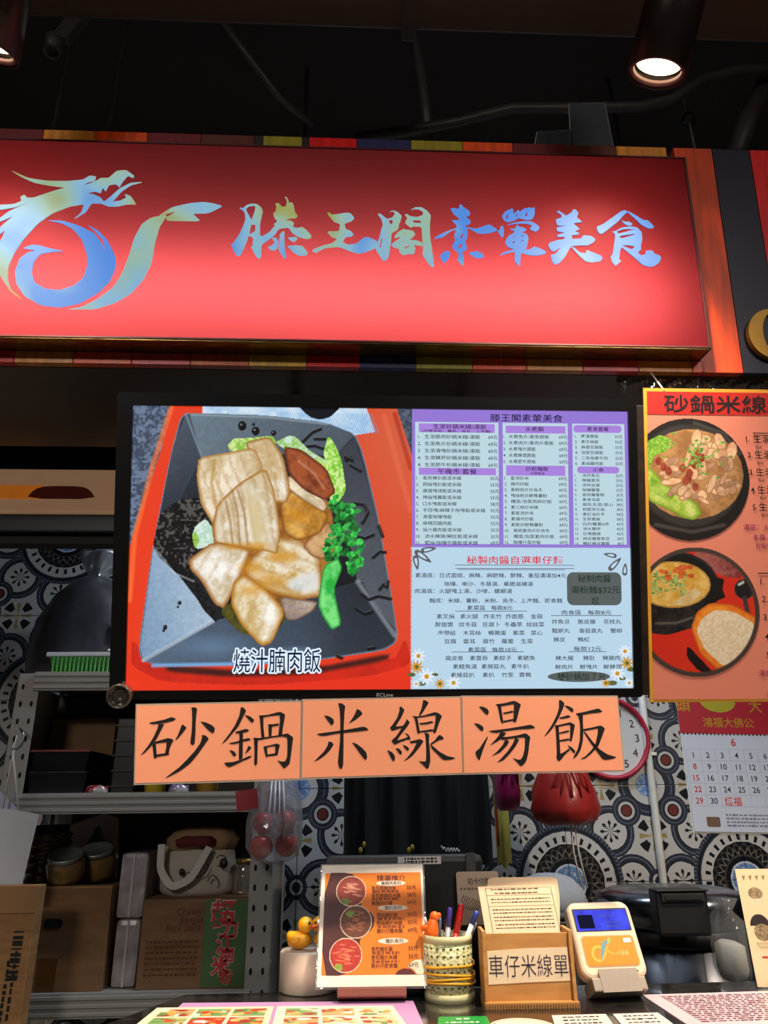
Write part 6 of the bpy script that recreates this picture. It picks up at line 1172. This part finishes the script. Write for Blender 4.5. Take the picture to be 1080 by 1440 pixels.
def sp(nm, pts, c, z, holes=()): return MB().prism([(sx_(x), sy_(y)) for x, y in pts], z, z, [[(sx_(x), sy_(y)) for x, y in h] for h in holes]).build(nm, mat(nm+str(z), c, 0.4, var=0.03), ms)
sp('orange_ground', [(75, 735), (705, 735), (705, 115), (75, 115)], (222, 118, 24), 0.0007)
sp('maroon_wave', chaikin([(75, 735), (210, 738), (260, 690), (330, 640), (300, 520), (395, 470), (400, 380), (300, 330), (350, 230), (300, 160), (240, 112), (75, 112)], 1), (70, 26, 28), 0.0010)
sp('maroon_mound', [(525, 735), (545, 712), (580, 700), (625, 705), (655, 735)], (88, 28, 30), 0.0010); sp('cream_mound', chaikin([(600, 690), (640, 655), (705, 648), (705, 735), (660, 735), (640, 705)], 1), (226, 214, 190), 0.0009)
for (cx_, cy_, r_), cs in zip(((248, 232, 100), (282, 424, 104), (222, 622, 104)), (((150, 60, 50), (196, 140, 120), (84, 110, 50)), ((110, 60, 40), (160, 100, 72), (90, 120, 50)), ((190, 50, 34), (226, 120, 90), (110, 130, 50)))):
    P_ = Paint(cx_-r_, cy_-r_, cx_+r_, cy_+r_, 64, 64, (226, 206, 186)); P_.ell(cx_, cy_, r_*0.94, r_*0.94, cs[0], col2=tuple(0.7*c for c in cs[0]), fine=True)
    r = random.Random(int(cx_))
    for k in range(26): a, l = r.random()*6.28, r.random()*r_*0.7; x, y = cx_+l*math.cos(a), cy_+l*math.sin(a); P_.line([(x-14, y-8*r.random()), (x+14, y+10*(r.random()-0.5))], 3.5, cs[1], 0.85)
    for k in range(9): P_.ell(cx_-r_*0.5+30*r.random(), cy_+(0.55 if cy_ > 500 or cy_ < 300 else -0.55)*r_+24*r.random(), 16, 9, cs[2], col2=tuple(1.3*c for c in cs[2]), fine=True)
    P_.build('dish_picture', M['print'], ms, lambda x, y: (sx_(x), sy_(y)), 0.0013, np.hypot(P_.X-cx_, P_.Y-cy_) < r_)
for y in (184, 341, 542): sp('heading_pill', [(x, yy) for x, yy in circ(508+(10 if y > 300 else 0), y, 96, 19)], (222, 206, 190), 0.0010+y*1e-7)
u_ = mw/670
lettering('stand_heading', [('精選推介', sx_(510), sy_(150), 36*u_, 'c', 190*u_)], mat('maroon ink', (84, 24, 20), 0.5), ms, 0.0013, bold=0.006)
it = [('豬腩肉系列', sx_(508), sy_(184), 22*u_, 'c', 130*u_), ('豬扒系列', sx_(520), sy_(341), 24*u_, 'c', 110*u_), ('豬扒系列', sx_(525), sy_(542), 24*u_, 'c', 110*u_)]
for y0, x0_, names, pr in ((215, 380, ('香煎豬腩肉飯', '香煎豬腩肉米線', '豬腩肉仔麵'), ('55元', '58元', '69元')), (385, 415, ('照燒豬扒飯', '照燒豬扒米線', '豬扒仔麵食麵'), ('55元', '55元', '69元')), (588, 380, ('香煎豬扒飯', '香煎豬扒米線', '豬扒仔即食麵'), ('55元', '55元', '69元'))):
    for k in range(3): it += [(names[k], sx_(x0_), sy_(y0+k*48), 26*u_, 'l', len(names[k])*27*u_), (pr[k], sx_(672), sy_(y0+k*48-4), 28*u_, 'r')]
lettering('stand_text', it, mat('brown black ink', (52, 20, 14), 0.5), ms, 0.0014, bold=0.004)
fine_print('stand_fine_print', [(sx_(x0_), sx_(x0_+170), sy_(y)) for x0_, y in ((385, 237), (385, 285), (420, 408), (420, 456), (385, 610), (385, 660))], 14*u_, mat('faint ink', (130, 60, 20), 0.5), ms, 0.0014, None, 2)
# white cup with two rubber ducks
c = onz(433, 1403, ZC); c.y = 1.545; c.x = at(434, 1370, 1.545).x; zt_ = at(433, 1341, 1.495).z; R = 0.052
cu = thing('white_canister', 'plain white cylindrical canister standing behind the menu stand', 'canister', (c.x, c.y, ZC)); Hc = zt_-ZC
MB().lathe([(0.001, 0), (R-0.003, 0), (R, 0.003), (R, Hc-0.004), (R-0.003, Hc), (0.001, Hc)], 44).build('body', mat('cream white plastic', (226, 206, 186), 0.4, var=0.02), cu)
yel = mat('yellow rubber', (226, 160, 28), 0.35, var=0.06)
def duck(label, dx, dy, rz):
    t = thing('rubber_duck', label, 'toy duck', Matrix.Translation((c.x+dx, c.y+dy, ZC+Hc+0.002)) @ Matrix.Rotation(rad(rz), 4, 'Z'), 'rubber ducks on the canister')
    m_ = MB(); m_.ball((0, 0, 0.014), (0.024, 0.017, 0.0145), 20, 12, fn=lambda q, d_: Vector((q.x, q.y, max(q.z, 0)+(0.012*max(0, -d_.x-0.4) if d_.z > -0.5 else 0)))); m_.ball((0.012, 0, 0.038), (0.0145, 0.0135, 0.0135), 18, 10); m_.build('body', yel, t)
    MB().ball((0.028, 0, 0.036), (0.008, 0.008, 0.003), 12, 8).build('beak', mat('orange beak', (216, 84, 20), 0.35), t)
    for s in (-1, 1): MB().ball((0.022, 0.0085*s, 0.042), 0.0024, 8, 6).build('eye', M['ink'], t)
    for s in (-1, 1): MB().ball((-0.004, 0.016*s, 0.016), (0.012, 0.004, 0.007), 10, 6).build('wing', yel, t)
duck('yellow rubber duck facing the aisle on the white canister', -0.018, -0.012, -18); duck('yellow rubber duck half behind the menu stand on the canister', 0.030, -0.006, 196)
# till seen from behind
t, W, H = box_thing('till_monitor', 'black till monitor seen from behind with a paper label', 'monitor', (455, 1203, 684, 1392), 1.60, 0.05, M['black'], 'housing', bev=0.012)
MB().box((0.0, 0.065, H*0.45), (W*0.8, 0.05, H*0.7), bev=0.012).build('screen_side', M['matte_black'], t)
MB().box((0.03, -0.0012, H-0.009), (0.085, 0.002, 0.014)).build('paper_label', mat('grey label', (196, 190, 190), 0.5), t); fine_print('label_print', [(0.0, 0.065, H-0.006), (0.0, 0.065, H-0.0115)], 0.0035, M['ink'], t, 0.0025, Matrix(((1, 0, 0, 0), (0, 0, -1, 0), (0, 1, 0, 0), (0, 0, 0, 1))))
MB().box((W*0.42, -0.002, H*0.85), (0.018, 0.003, H*0.33)).build('strap', mat('grey strap', (58, 58, 62), 0.5), t); MB().box((0, 0.03, -0.05), (0.18, 0.12, 0.1), bev=0.01).build('foot', M['black'], t); MB().box((0, 0.03, -0.11), (0.28, 0.2, 0.03), bev=0.008).build('foot_plate', M['black'], t)
for x in (-0.08, 0.02): MB().ball((x, -0.001, H-0.02), 0.003, 8, 6).build('screw', M['hole'], t)
# scanner cable gadget beside the cup
p = onz(580, 1402, ZC); t = thing('card_reader_puck', 'small black card swipe gadget beside the green pen pot', 'card reader', (p.x, p.y+0.02, ZC)); MB().box((0, 0, 0.012), (0.055, 0.04, 0.022), bev=0.006).build('body', M['black'], t); MB().box((0, -0.012, 0.024), (0.05, 0.003, 0.004)).build('slot', M['hole'], t)
# tap to pay card sign
PK = stand_plane(671, 1402, -8, 0, 0.0); 
kd = Pl(PK.o+Vector((0, 0.10, 0)), -8); q = kd.uvs([(641, 1226), (700, 1225), (702, 1300), (643, 1302)])
pk = thing('tap_card_sign', 'grey beige tap to pay card sign standing behind the order slips', 'sign', kd.mat())
kx0_, kx1_, ky0, ky1 = q[0][0], q[1][0], q[2][1], q[0][1]; kw = kx1_-kx0_
MB().prism(rrect(kx0_, ky0, kx1_, ky1, 0.005), -0.001, 0.001).build('card', mat('grey beige card', (176, 152, 132), 0.5, var=0.04), pk)
lettering('sign_text', [('拍卡付款', (kx0_+kx1_)/2+0.002, ky1-0.017, 0.012, 'c', kw*0.52)], M['ink'], pk, 0.0014, bold=0.004); fine_print('sign_print', [(kx0_+0.006, kx1_-0.006, ky1-0.030)], 0.004, mat('dull ink', (110, 90, 76), 0.5), pk, 0.0014)
m_ = MB()
for k in range(10): m_.tube([(kx0_+0.003+0.0035*k, ky0+0.028-0.0006*k, 0.0014), (kx0_+0.012+0.0045*k, ky0+0.05-0.0014*k, 0.0014)], 0.0007, 4)
m_.build('ray_drawing', M['ink'], pk); MB().prism(rrect((kx0_+kx1_)/2-0.008, ky0-0.10, (kx0_+kx1_)/2+0.008, ky0+0.002, 0.002), -0.004, -0.001).build('stem', M['black'], pk)

# pen pot
p = onz(632, 1413, ZC); pc = Vector((at(632, 1390, p.y+0.042).x, p.y+0.042, ZC)); R = 0.041; zt_ = at(632, 1318, pc.y-R).z; Hc = zt_-ZC
lat = ramp_mat('pale green lattice plastic', [(0.20, (150, 154, 100)), (0.45, (196, 196, 148)), (0.7, (208, 206, 164))], 170, 0.5, kind='voronoi', bump=0.6)
pp = thing('pen_pot', 'pale green lattice pen pot bound with rubber bands', 'pen pot', pc)
MB().lathe([(0.001, 0.004), (R-0.002, 0.004), (R-0.0015, Hc), (R, Hc), (R, 0.0), (0.001, 0.0)], 48).build('wall', lat, pp)
sol = mat('pale green plastic', (198, 196, 152), 0.45, var=0.04)
for z in (0.006, Hc-0.006): MB().lathe([(R-0.001, z-0.006), (R+0.0012, z-0.006), (R+0.0012, z+0.006), (R-0.001, z+0.006)], 48).build('rim_band', sol, pp)
m_ = MB()
for row in range(6):
    z = 0.022+row*(Hc-0.04)/5
    for k in range(22): a = 2*math.pi*k/22; m_.box((0, 0, 0), (0.004, 0.0012, 0.0022), Matrix.Rotation(a, 4, 'Z') @ Matrix.Translation((0, -R-0.0001, z)))
m_.build('perforations', mat('dark perforation', (62, 62, 34), 0.7), pp)
rb = mat('yellow rubber band', (226, 166, 40), 0.4, var=0.08)
for i, (z, tl_) in enumerate(((0.052, 2), (0.040, -3), (0.034, 2), (0.028, -2))):
    t = thing('rubber_band', 'yellow rubber band stretched around the pen pot', 'rubber band', (pc.x, pc.y, ZC+z), 'rubber bands on the pen pot')
    MB().tube([((R+0.0022)*math.cos(a), (R+0.0022)*math.sin(a), math.tan(rad(tl_))*R*math.cos(a)+0.001*math.sin(3*a)) for a in np.linspace(0, 2*math.pi, 49)[:-1]], 0.0021, 6, closed=True).build('band', rb, t)
def pen(label, px_top, base, r, col, capcol, L_cap=0.03, kind='pen'):
    top = at(*px_top, pc.y+base[1]*1.6); b_ = Vector((pc.x+base[0], pc.y+base[1], ZC+0.007)); ax = top-b_; L_ = ax.length
    t = thing('pen' if kind == 'pen' else kind, label, 'pen', Matrix.Translation(b_) @ ax.to_track_quat('Z', 'Y').to_matrix().to_4x4(), 'pens in the green pot')
    MB().lathe([(0.001, 0), (r, 0.004), (r, L_-L_cap), (0.001, L_-L_cap)], 16).build('barrel', mat('barrel '+label[:14], col, 0.3), t)
    MB().lathe([(0.001, L_-L_cap), (r*1.12, L_-L_cap), (r*1.1, L_-0.004), (r*0.8, L_), (0.001, L_)], 16).build('cap', mat('cap '+label[:14], capcol, 0.3), t)
    MB().box((r*1.25, 0, L_-L_cap*0.55), (r*0.5, r*0.7, L_cap*0.9)).build('clip', mat('clip '+label[:14], capcol, 0.3), t)
pen('red marker pen with a red cap in the green pot', (649, 1271), (-0.006, 0.01), 0.0052, (200, 34, 34), (216, 36, 32), 0.045)
pen('clear blue ballpoint with a violet cap in the green pot', (633, 1276), (-0.012, 0.005), 0.0042, (170, 160, 170), (70, 60, 150), 0.03)
pen('clear pen with a blue clip leaning across the green pot', (671, 1281), (-0.01, -0.008), 0.0042, (206, 206, 210), (50, 70, 160), 0.022)
pen('white correction pen leaning in the green pot', (667, 1296), (-0.004, 0.0), 0.0055, (214, 206, 196), (206, 206, 206), 0.03)
pen('slim grey pen standing between the orange figure and blue pen', (618, 1290), (-0.02, 0.0), 0.0034, (140, 130, 134), (96, 110, 150), 0.03)
pen('brown patterned pen beside the violet capped ballpoint', (629, 1292), (0.0, 0.012), 0.0042, (170, 130, 104), (120, 90, 70), 0.02)
# orange figure on a pen
b_ = Vector((pc.x-0.022, pc.y-0.008, ZC+0.008)); tp = at(605, 1312, b_.y); t = thing('figure_pen', 'orange figure topped pen in the green pot', 'pen', b_); orr = mat('orange vinyl', (226, 100, 20), 0.35, var=0.06)
MB().tube([(0, 0, 0), tp-b_], 0.004, 10).build('barrel', orr, t); m_ = MB(); d0 = tp-b_
def rel(x, y): return at(x, y, b_.y)-b_
m_.tube([rel(606, 1320), rel(607, 1308), rel(609, 1297), rel(610, 1290)], [0.012, 0.0125, 0.0085, 0.006], 14); m_.ball(rel(611, 1289), 0.0085, 14, 10); m_.tube([rel(605, 1305), rel(598, 1304), rel(592, 1307)], [0.006, 0.005, 0.004], 10); m_.ball(rel(617, 1287), 0.0045, 10, 8)
m_.build('figure', orr, t); MB().tube([rel(600, 1298), rel(597, 1290)], 0.0022, 8).build('white_peg', M['white'], t)

# cardboard slip holder
f0 = onz(683, 1419.5, ZC); f1 = onz(816, 1417.5, ZC); yaw = math.atan2(f1.y-f0.y, f1.x-f0.x); Wb = (f1-f0).length
ho = thing('slip_holder', 'hand made cardboard slip holder with a taped paper label', 'holder', Matrix.Translation(((f0+f1)/2)) @ Matrix.Rotation(yaw, 4, 'Z'))
Hh = (at(742, 1312, f0.y+0.014).z-ZC); Dp = 0.062; cb = M['card_f'] = ramp_mat('warm cardboard', [(0.3, (176, 122, 62)), (0.7, (200, 146, 84))], 14, 0.7, stretch=(1, 1, 5), bump=0.08)
MB().box((0, Dp/2, 0.004), (Wb, Dp, 0.008)).build('base_board', cb, ho)
m_ = MB()
for k in range(34): m_.box((-Wb/2+Wb*(k+0.5)/34, -0.0006, 0.004), (Wb/70, 0.0014, 0.0045))
m_.build('corrugation', mat('flute shade', (130, 88, 46), 0.8), ho)
MB().box((0, 0.016, Hh/2+0.004), (Wb*0.90, 0.004, Hh-0.008)).build('front_board', cb, ho); MB().box((0, Dp-0.003, Hh*0.32), (Wb*0.92, 0.004, Hh*0.6)).build('back_board', cb, ho)
for s in (-1, 1): MB().box((s*(Wb/2-0.004), Dp/2+0.004, Hh/2+0.006), (0.006, Dp-0.006, Hh-0.002), bev=0.001).build('side_board', cb, ho)
hm = Matrix(((1, 0, 0, 0), (0, 0, -1, 0.0138), (0, 1, 0, 0), (0, 0, 0, 1)))
MB().prism([(-Wb*0.445, Hh*0.30), (0.0, Hh*0.325), (Wb*0.445, Hh*0.34), (Wb*0.44, Hh*0.80), (0, Hh*0.79), (-Wb*0.44, Hh*0.76)], 0, 0.0006, m=hm).build('paper_label', mat('cream label paper', (236, 212, 180), 0.6, var=0.05), ho)
lettering('label_text', [('車仔米線單', 0, Hh*0.55, Hh*0.30, 'c', Wb*0.86)], mat('blue black ink', (40, 26, 56), 0.5), ho, 0.001, hm, -0.006)
# order slips in the holder
bpy.context.view_layer.update()
HM = ho.matrix_world.copy()
def slip(nm, label, px, yoff, lean, col, rnd, grp=None):
    o = HM @ Vector((0, yoff, 0.02)); pl = Pl(o, lean, math.degrees(yaw)); q = pl.uvs(px); lim = Wb/2-0.009
    q = [(max(-lim, min(lim, x)), y) if y < Hh+0.012 else (x, y) for x, y in q]          # the foot goes between the side boards
    t = thing(nm, label, 'paper', pl.mat(), grp)
    MB().prism(chaikin(q, 2, 0.08) if rnd else q, -0.0006, 0.0006).build('sheet', mat(label[:20], col, 0.55, var=0.03), t); return t, q
slip('backing_card', 'cream rounded card standing behind the order slips', [(687, 1234), (783, 1233), (787, 1262), (790, 1312), (788, 1360), (686, 1360), (683, 1262)], 0.047, -10, (236, 206, 170), True)
t, q = slip('order_slip', 'printed order slip standing in the cardboard holder', [(672, 1247), (779, 1244), (798, 1311), (806, 1345), (686, 1345), (683, 1312)], 0.034, -14, (240, 214, 180), False)
a, b_, d_ = Vector((*q[0], 0)), Vector((*q[1], 0)), Vector((*q[5], 0))
mm = MA(a, b_, d_); inkg = mat('grey slip ink', (92, 70, 60), 0.6)
fine_print('slip_heading', [(0.16, 0.78, 0.075), (0.2, 0.76, 0.16)], 0.028, inkg, t, 0.0010, mm, 4); fine_print('slip_rows', [(0.14, 0.90, v) for v in (0.29, 0.36, 0.52, 0.59, 0.68, 0.75, 0.84, 0.91)], 0.019, M['ink'], t, 0.0010, mm, 6)
m_ = MB()
for v in (0.04, 0.20, 0.44): m_.add([(0.09, v, 0.001), (0.95, v, 0.001), (0.95, v+0.006, 0.001), (0.09, v+0.006, 0.001)], [(0, 1, 2, 3)], mm)
for u in (0.09, 0.945): m_.add([(u, 0.04, 0.001), (u+0.006, 0.04, 0.001), (u+0.006, 1.0, 0.001), (u, 1.0, 0.001)], [(0, 1, 2, 3)], mm)
m_.build('slip_frame', inkg, t)

# contactless reader
PRD = Pl(onz(868, 1411, ZC)+Vector((0, 0.006, 0.02)), -27, 5)
q = PRD.uvs([(797, 1268), (880, 1266), (912, 1372), (825, 1378)]); rx = sum(p[0] for p in q)/4; rw = ((q[1][0]-q[0][0])+(q[2][0]-q[3][0]))/2; ry1 = (q[0][1]+q[1][1])/2; ry0 = (q[2][1]+q[3][1])/2
rw += 0.006
rd = thing('fare_card_reader', 'white contactless card reader with blue screen and orange pad', 'card reader', PRD.mat())
body = mat('warm white reader plastic', (222, 200, 174), 0.4, var=0.02)
X0, X1 = rx-rw/2, rx+rw/2; hh = ry1-ry0
def rslab(x0, y0, x1, y1, r, z0, z1, bv): 
    m_ = MB(); outs = [(0, z0), (0, z1-bv), (bv*0.35, z1-bv*0.35), (bv, z1)]; rings = []
    for ins, z in outs: rings.append([(p[0], p[1], z) for p in rrect(x0+ins, y0+ins, x1-ins, y1-ins, max(r-ins, 0.002), 6)])
    n = len(rings[0]); vs = [p for g_ in rings for p in g_]; fs = [(i*n+k, i*n+(k+1) % n, (i+1)*n+(k+1) % n, (i+1)*n+k) for i in range(3) for k in range(n)]; fs += [tuple(reversed(range(n))), tuple(3*n+k for k in range(n))]
    m_.add(vs, fs); return m_
rslab(X0, ry0, X1, ry1, 0.017, -0.024, 0.0, 0.006).build('body', body, rd)
rX = lambda u: X0+rw*u; rY = lambda v: ry1-hh*v
MB().prism(rrect(rX(0.06), rY(0.41), rX(0.93), rY(0.105), 0.002), 0.0002, 0.0006).build('screen_frame', M['black'], rd)
MB().prism(rrect(rX(0.085), rY(0.40), rX(0.91), rY(0.125), 0.001), 0.0007, 0.0009).build('screen', ramp_mat('blue lit screen', [(0.35, (28, 30, 120)), (0.65, (44, 54, 190))], 30, 0.2, emit=0.9), rd)
MB().prism(rrect(rX(0.12), rY(0.37), rX(0.36), rY(0.19), 0.001), 0.0010, 0.0011).build('screen_tile', glow('dim screen tile', (30, 30, 60), 0.8), rd)
fine_print('screen_text', [(rX(0.42), rX(0.75), rY(0.21)), (rX(0.55), rX(0.85), rY(0.30)), (rX(0.5), rX(0.8), rY(0.35))], 0.003, glow('screen letters', (90, 110, 220), 0.8), rd, 0.0012)
MB().prism(rrect(rX(0.085), rY(0.865), rX(0.915), rY(0.465), 0.007), 0.0002, 0.0007).build('pad_frame', mat('pad rim', (196, 160, 120), 0.4), rd)
MB().prism(rrect(rX(0.105), rY(0.85), rX(0.895), rY(0.48), 0.006), 0.0008, 0.0014).build('orange_pad', mat('orange pad', (236, 130, 30), 0.35, var=0.04), rd)
def ribbon(pts, w_, z, mt, nm):
    pts = [Vector((*p, 0)) for p in pts]; m_ = MB(); L_, R_ = [], []
    for i, p in enumerate(pts):
        tg = (pts[min(i+1, len(pts)-1)]-pts[max(i-1, 0)]).normalized(); nn = Vector((-tg.y, tg.x, 0)); k = math.sin(math.pi*(i+0.6)/(len(pts)+0.2)); L_.append(p+nn*w_*k/2); R_.append(p-nn*w_*k/2)
    for i in range(len(pts)-1): m_.add([(*q[:2], z) for q in (R_[i], R_[i+1], L_[i+1], L_[i])], [(0, 1, 2, 3)])
    return m_.build(nm, mt, rd)
cxr, cyr = rX(0.44), rY(0.66)
lem = [(cxr+0.026*math.cos(a)/(1+math.sin(a)**2), cyr+0.03*math.sin(a)*math.cos(a)/(1+math.sin(a)**2)+0.006*math.cos(a)) for a in np.linspace(0.35, 2*math.pi+0.1, 60)]
ribbon(lem, 0.0042, 0.0017, mat('gold swirl', (206, 166, 60), 0.4), 'swirl'); ribbon([(cxr+0.008-0.022*s, cyr+0.016-0.034*s+0.008*math.sin(3*s)) for s in np.linspace(0, 1, 18)], 0.0065, 0.0019, mat('blue swirl', (90, 140, 160), 0.4), 'swirl'); ribbon([(cxr+0.011-0.006*s, cyr+0.02-0.012*s) for s in np.linspace(0, 1, 8)], 0.005, 0.0021, mat('green swirl', (150, 170, 80), 0.4), 'swirl')
lettering('pad_text', [('八達通', rX(0.68), rY(0.70), 0.007, 'c', 0.02)], mat('pale pad ink', (240, 190, 120), 0.4), rd, 0.0017, bold=0.006); MB().prism(rrect(rX(0.74), rY(0.57), rX(0.86), rY(0.51), 0.001), 0.0016, 0.0018).build('pad_badge', M['white'], rd)
fine_print('foot_print', [(rX(0.33), rX(0.85), rY(0.925))], 0.0028, M['ink'], rd, 0.0003)
gm = mat('grey steel bracket', (150, 138, 128), 0.4, 0.3)
MB().prism([(rX(0.22), ry0-0.022), (rX(0.80), ry0-0.022), (rX(0.80), ry0+0.012), (rX(0.22), ry0+0.012)], 0.0035, 0.006).build('bracket_front', gm, rd)
MB().box((rX(0.5), ry0-0.010, -0.018), (rw*0.8, 0.02, 0.046), bev=0.002).build('bracket_base', gm, rd); MB().box((rX(0.5), ry0+0.02, -0.04), (rw*0.5, 0.06, 0.03), bev=0.002).build('bracket_back', gm, rd)

# brochure standing at the right edge
PB = Pl(onz(1062, 1390, ZC)+Vector((0, 0.0, 0.0)), -4, -6)
q = PB.uvs([(1043, 1222), (1055, 1388)]); bx0 = (q[0][0]+q[1][0])/2; by0, by1 = q[1][1], q[0][1]
br = thing('brochure', 'cream standing leaflet printed with bunting and a noodle bowl', 'leaflet', PB.mat())
MB().box((bx0+0.06, (by0+by1)/2, 0), (0.12, by1-by0, 0.001)).build('sheet', mat('cream leaflet paper', (236, 208, 168), 0.55, var=0.04), br)
sxb = lambda x: bx0+(x-870)/5.4*((by1-by0)/166); syb = lambda y: by1-(y-225)/5.4*((by1-by0)/166); kb = (by1-by0)/166/5.4
m_ = MB()
for k in range(7): m_.prism([(sxb(915+57*k), syb(282)), (sxb(930+57*k), syb(320)), (sxb(946+57*k), syb(276))], 0.0007, 0.0007)
m_.build('bunting', mat('sepia print', (150, 122, 84), 0.5), br)
P_ = Paint(905, 360, 1080, 850, 60, 150, (236, 208, 168)); P_.ell(1005, 420, 62, 48, (196, 170, 130), col2=(90, 76, 60), fine=True); P_.poly([(940, 460), (1070, 460), (1050, 520), (965, 520)], (226, 206, 172), amp=0.1)
P_.ell(992, 680, 86, 100, (50, 40, 40)); P_.poly([(905, 670), (1080, 670), (1080, 850), (905, 850)], (236, 208, 168), smooth=0); P_.ell(1000, 720, 70, 66, (190, 164, 124), col2=(70, 58, 46), fine=True); P_.poly([(925, 795), (1075, 795), (1050, 838), (950, 838)], (206, 184, 150), rim=((110, 92, 70), 6))
P_.build('bowl_drawing', M['print'], br, lambda x, y: (sxb(x), syb(y)), 0.0008)
m_ = MB()
for y in (905, 1100): m_.box((bx0+0.06+0.008, syb(y), 0.0008), (0.10, 14*kb, 0.0002))
m_.build('red_rules', mat('red leaflet ink', (196, 50, 44), 0.5), br)
# behind the counter on the right: steel drum with black flap lid, white cloth, plastic bag
zdr = at(960, 1262, 1.95).z; dx0, dx1 = at(868, 1330, 1.95).x, at(1085, 1330, 1.95).x; R = (dx1-dx0)/2
dm = thing('steel_drum', 'brushed steel drum bin with a dark rim behind the counter', 'bin', ((dx0+dx1)/2, 1.95+R*0.6, 0))
MB().lathe([(0.001, 0), (R*0.94, 0), (R*0.94, zdr-0.085), (0.001, zdr-0.085)], 48).build('body', mat('dark brushed steel', (96, 98, 106), 0.25, 1.0, var=0.2, scale=30, stretch=(1, 1, 0.05)), dm)
MB().lathe([(R*0.95, zdr-0.1), (R*0.98, zdr-0.095), (R*0.98, zdr-0.07), (R*0.95, zdr-0.065)], 48).build('black_band', M['black'], dm)
MB().lathe([(R*0.96, zdr-0.065), (R, zdr-0.06), (R*1.01, zdr-0.02), (R*0.97, zdr), (R*0.8, zdr+0.01), (0.001, zdr+0.014)], 48).build('lid', mat('grey steel lid', (110, 114, 122), 0.22, 1.0, var=0.1), dm)
t, W, H = box_thing('dispenser_box', 'black square dispenser box hanging over the steel drum', 'dispenser', (926, 1250, 999, 1318), 1.81, 0.05, M['black'], 'body', bev=0.008)
MB().box((0, -0.003, H*0.82), (W*0.84, 0.008, H*0.2), bev=0.003).build('slot_frame', M['matte_black'], t); MB().box((0, -0.008, H*0.82), (W*0.7, 0.004, H*0.08)).build('slot', M['hole'], t); MB().box((0, -0.002, H*0.97), (W*1.02, 0.012, H*0.05), bev=0.002).build('top_lip', M['black'], t)
x0, x1, z0, z1 = span(780, 1228, 838, 1268, 2.1); t = thing('folded_cloth', 'pale grey folded cloth draped behind the order slips', 'cloth', ((x0+x1)/2-0.066, 2.12, z0-0.02)); W = x1-x0
bn = thing('waste_bin', 'black round bin under the folded grey cloth behind the order slips', 'bin', ((x0+x1)/2-0.066, 2.12, 0.0)); zb_ = z0-0.032
MB().lathe([(0.001, 0), (0.075, 0), (0.085, zb_), (0.080, zb_), (0.001, zb_-0.004)], 32).build('body', M['matte_black'], bn); MB().lathe([(0.083, zb_-0.02), (0.089, zb_-0.02), (0.089, zb_), (0.083, zb_)], 32).build('rim', M['black'], bn)
blob('cloth', mat('pale grey cloth', (130, 136, 146), 0.85, var=0.1, bump=0.3), t, [(0, W*0.9, 0.09), (0.02, W*0.92, 0.1), (0.05, W*0.8, 0.08), (0.075, W*0.55, 0.05), (0.085, W*0.25, 0.02)], 36, 0.04, 3, 31)
blob('hem', mat('grey cloth hem', (104, 110, 120), 0.85), t, [(-0.012, W*0.9, 0.09), (0.004, W*0.94, 0.1)], 36, 0.04, 3, 31)
x0, x1, z0, z1 = span(1028, 1270, 1058, 1392, 1.70); W = x1-x0; t = thing('clear_supply_bag', 'clear plastic bag of pale supplies standing behind the leaflet', 'bag', ((x0+x1)/2+0.02, 1.80, z0)); H = z1-z0
blob('contents', mat('pale supplies', (176, 172, 160), 0.7, var=0.1), t, [(0, W*0.5, 0.04), (0.02, W*0.6, 0.05), (H*0.42, W*0.56, 0.045), (H*0.46, W*0.3, 0.03)], 24, 0.03, 3, 41); blob('film', film('supply bag film', (236, 238, 242), 0.86, 0.08, 0.5), t, [(0, W*0.6, 0.05), (0.02, W*0.72, 0.06), (H*0.72, W*0.68, 0.055), (H*0.85, W*0.3, 0.03), (H*1.0, W*0.6, 0.04)], 32, 0.08, 4, 43)
# clear acrylic brackets standing on the fascia top
PA = Pl(PF.o + PF.ey*vt + PF.n*(-0.05), 0)
ab = thing('acrylic_bracket', 'clear acrylic bracket pair standing on top of the fascia', 'bracket', PA.mat()); ac = film('edge lit acrylic', (150, 156, 160), 0.8, 0.1, 0.6)
ed = mat('bright acrylic edge', (170, 170, 172), 0.3, var=0.1)
for pts in ([(752, 206), (755, 186), (803, 183), (806, 206)], [(803, 206), (800, 146), (850, 145), (862, 206)]):
    q = PA.uvs(pts); q = [(x, max(y, 0.001)) for x, y in q]; MB().prism(q, -0.002, 0.002).build('plate', ac, ab)
    MB().tube([(x, y, 0) for x, y in q], 0.0016, 6).build('edge', ed, ab)
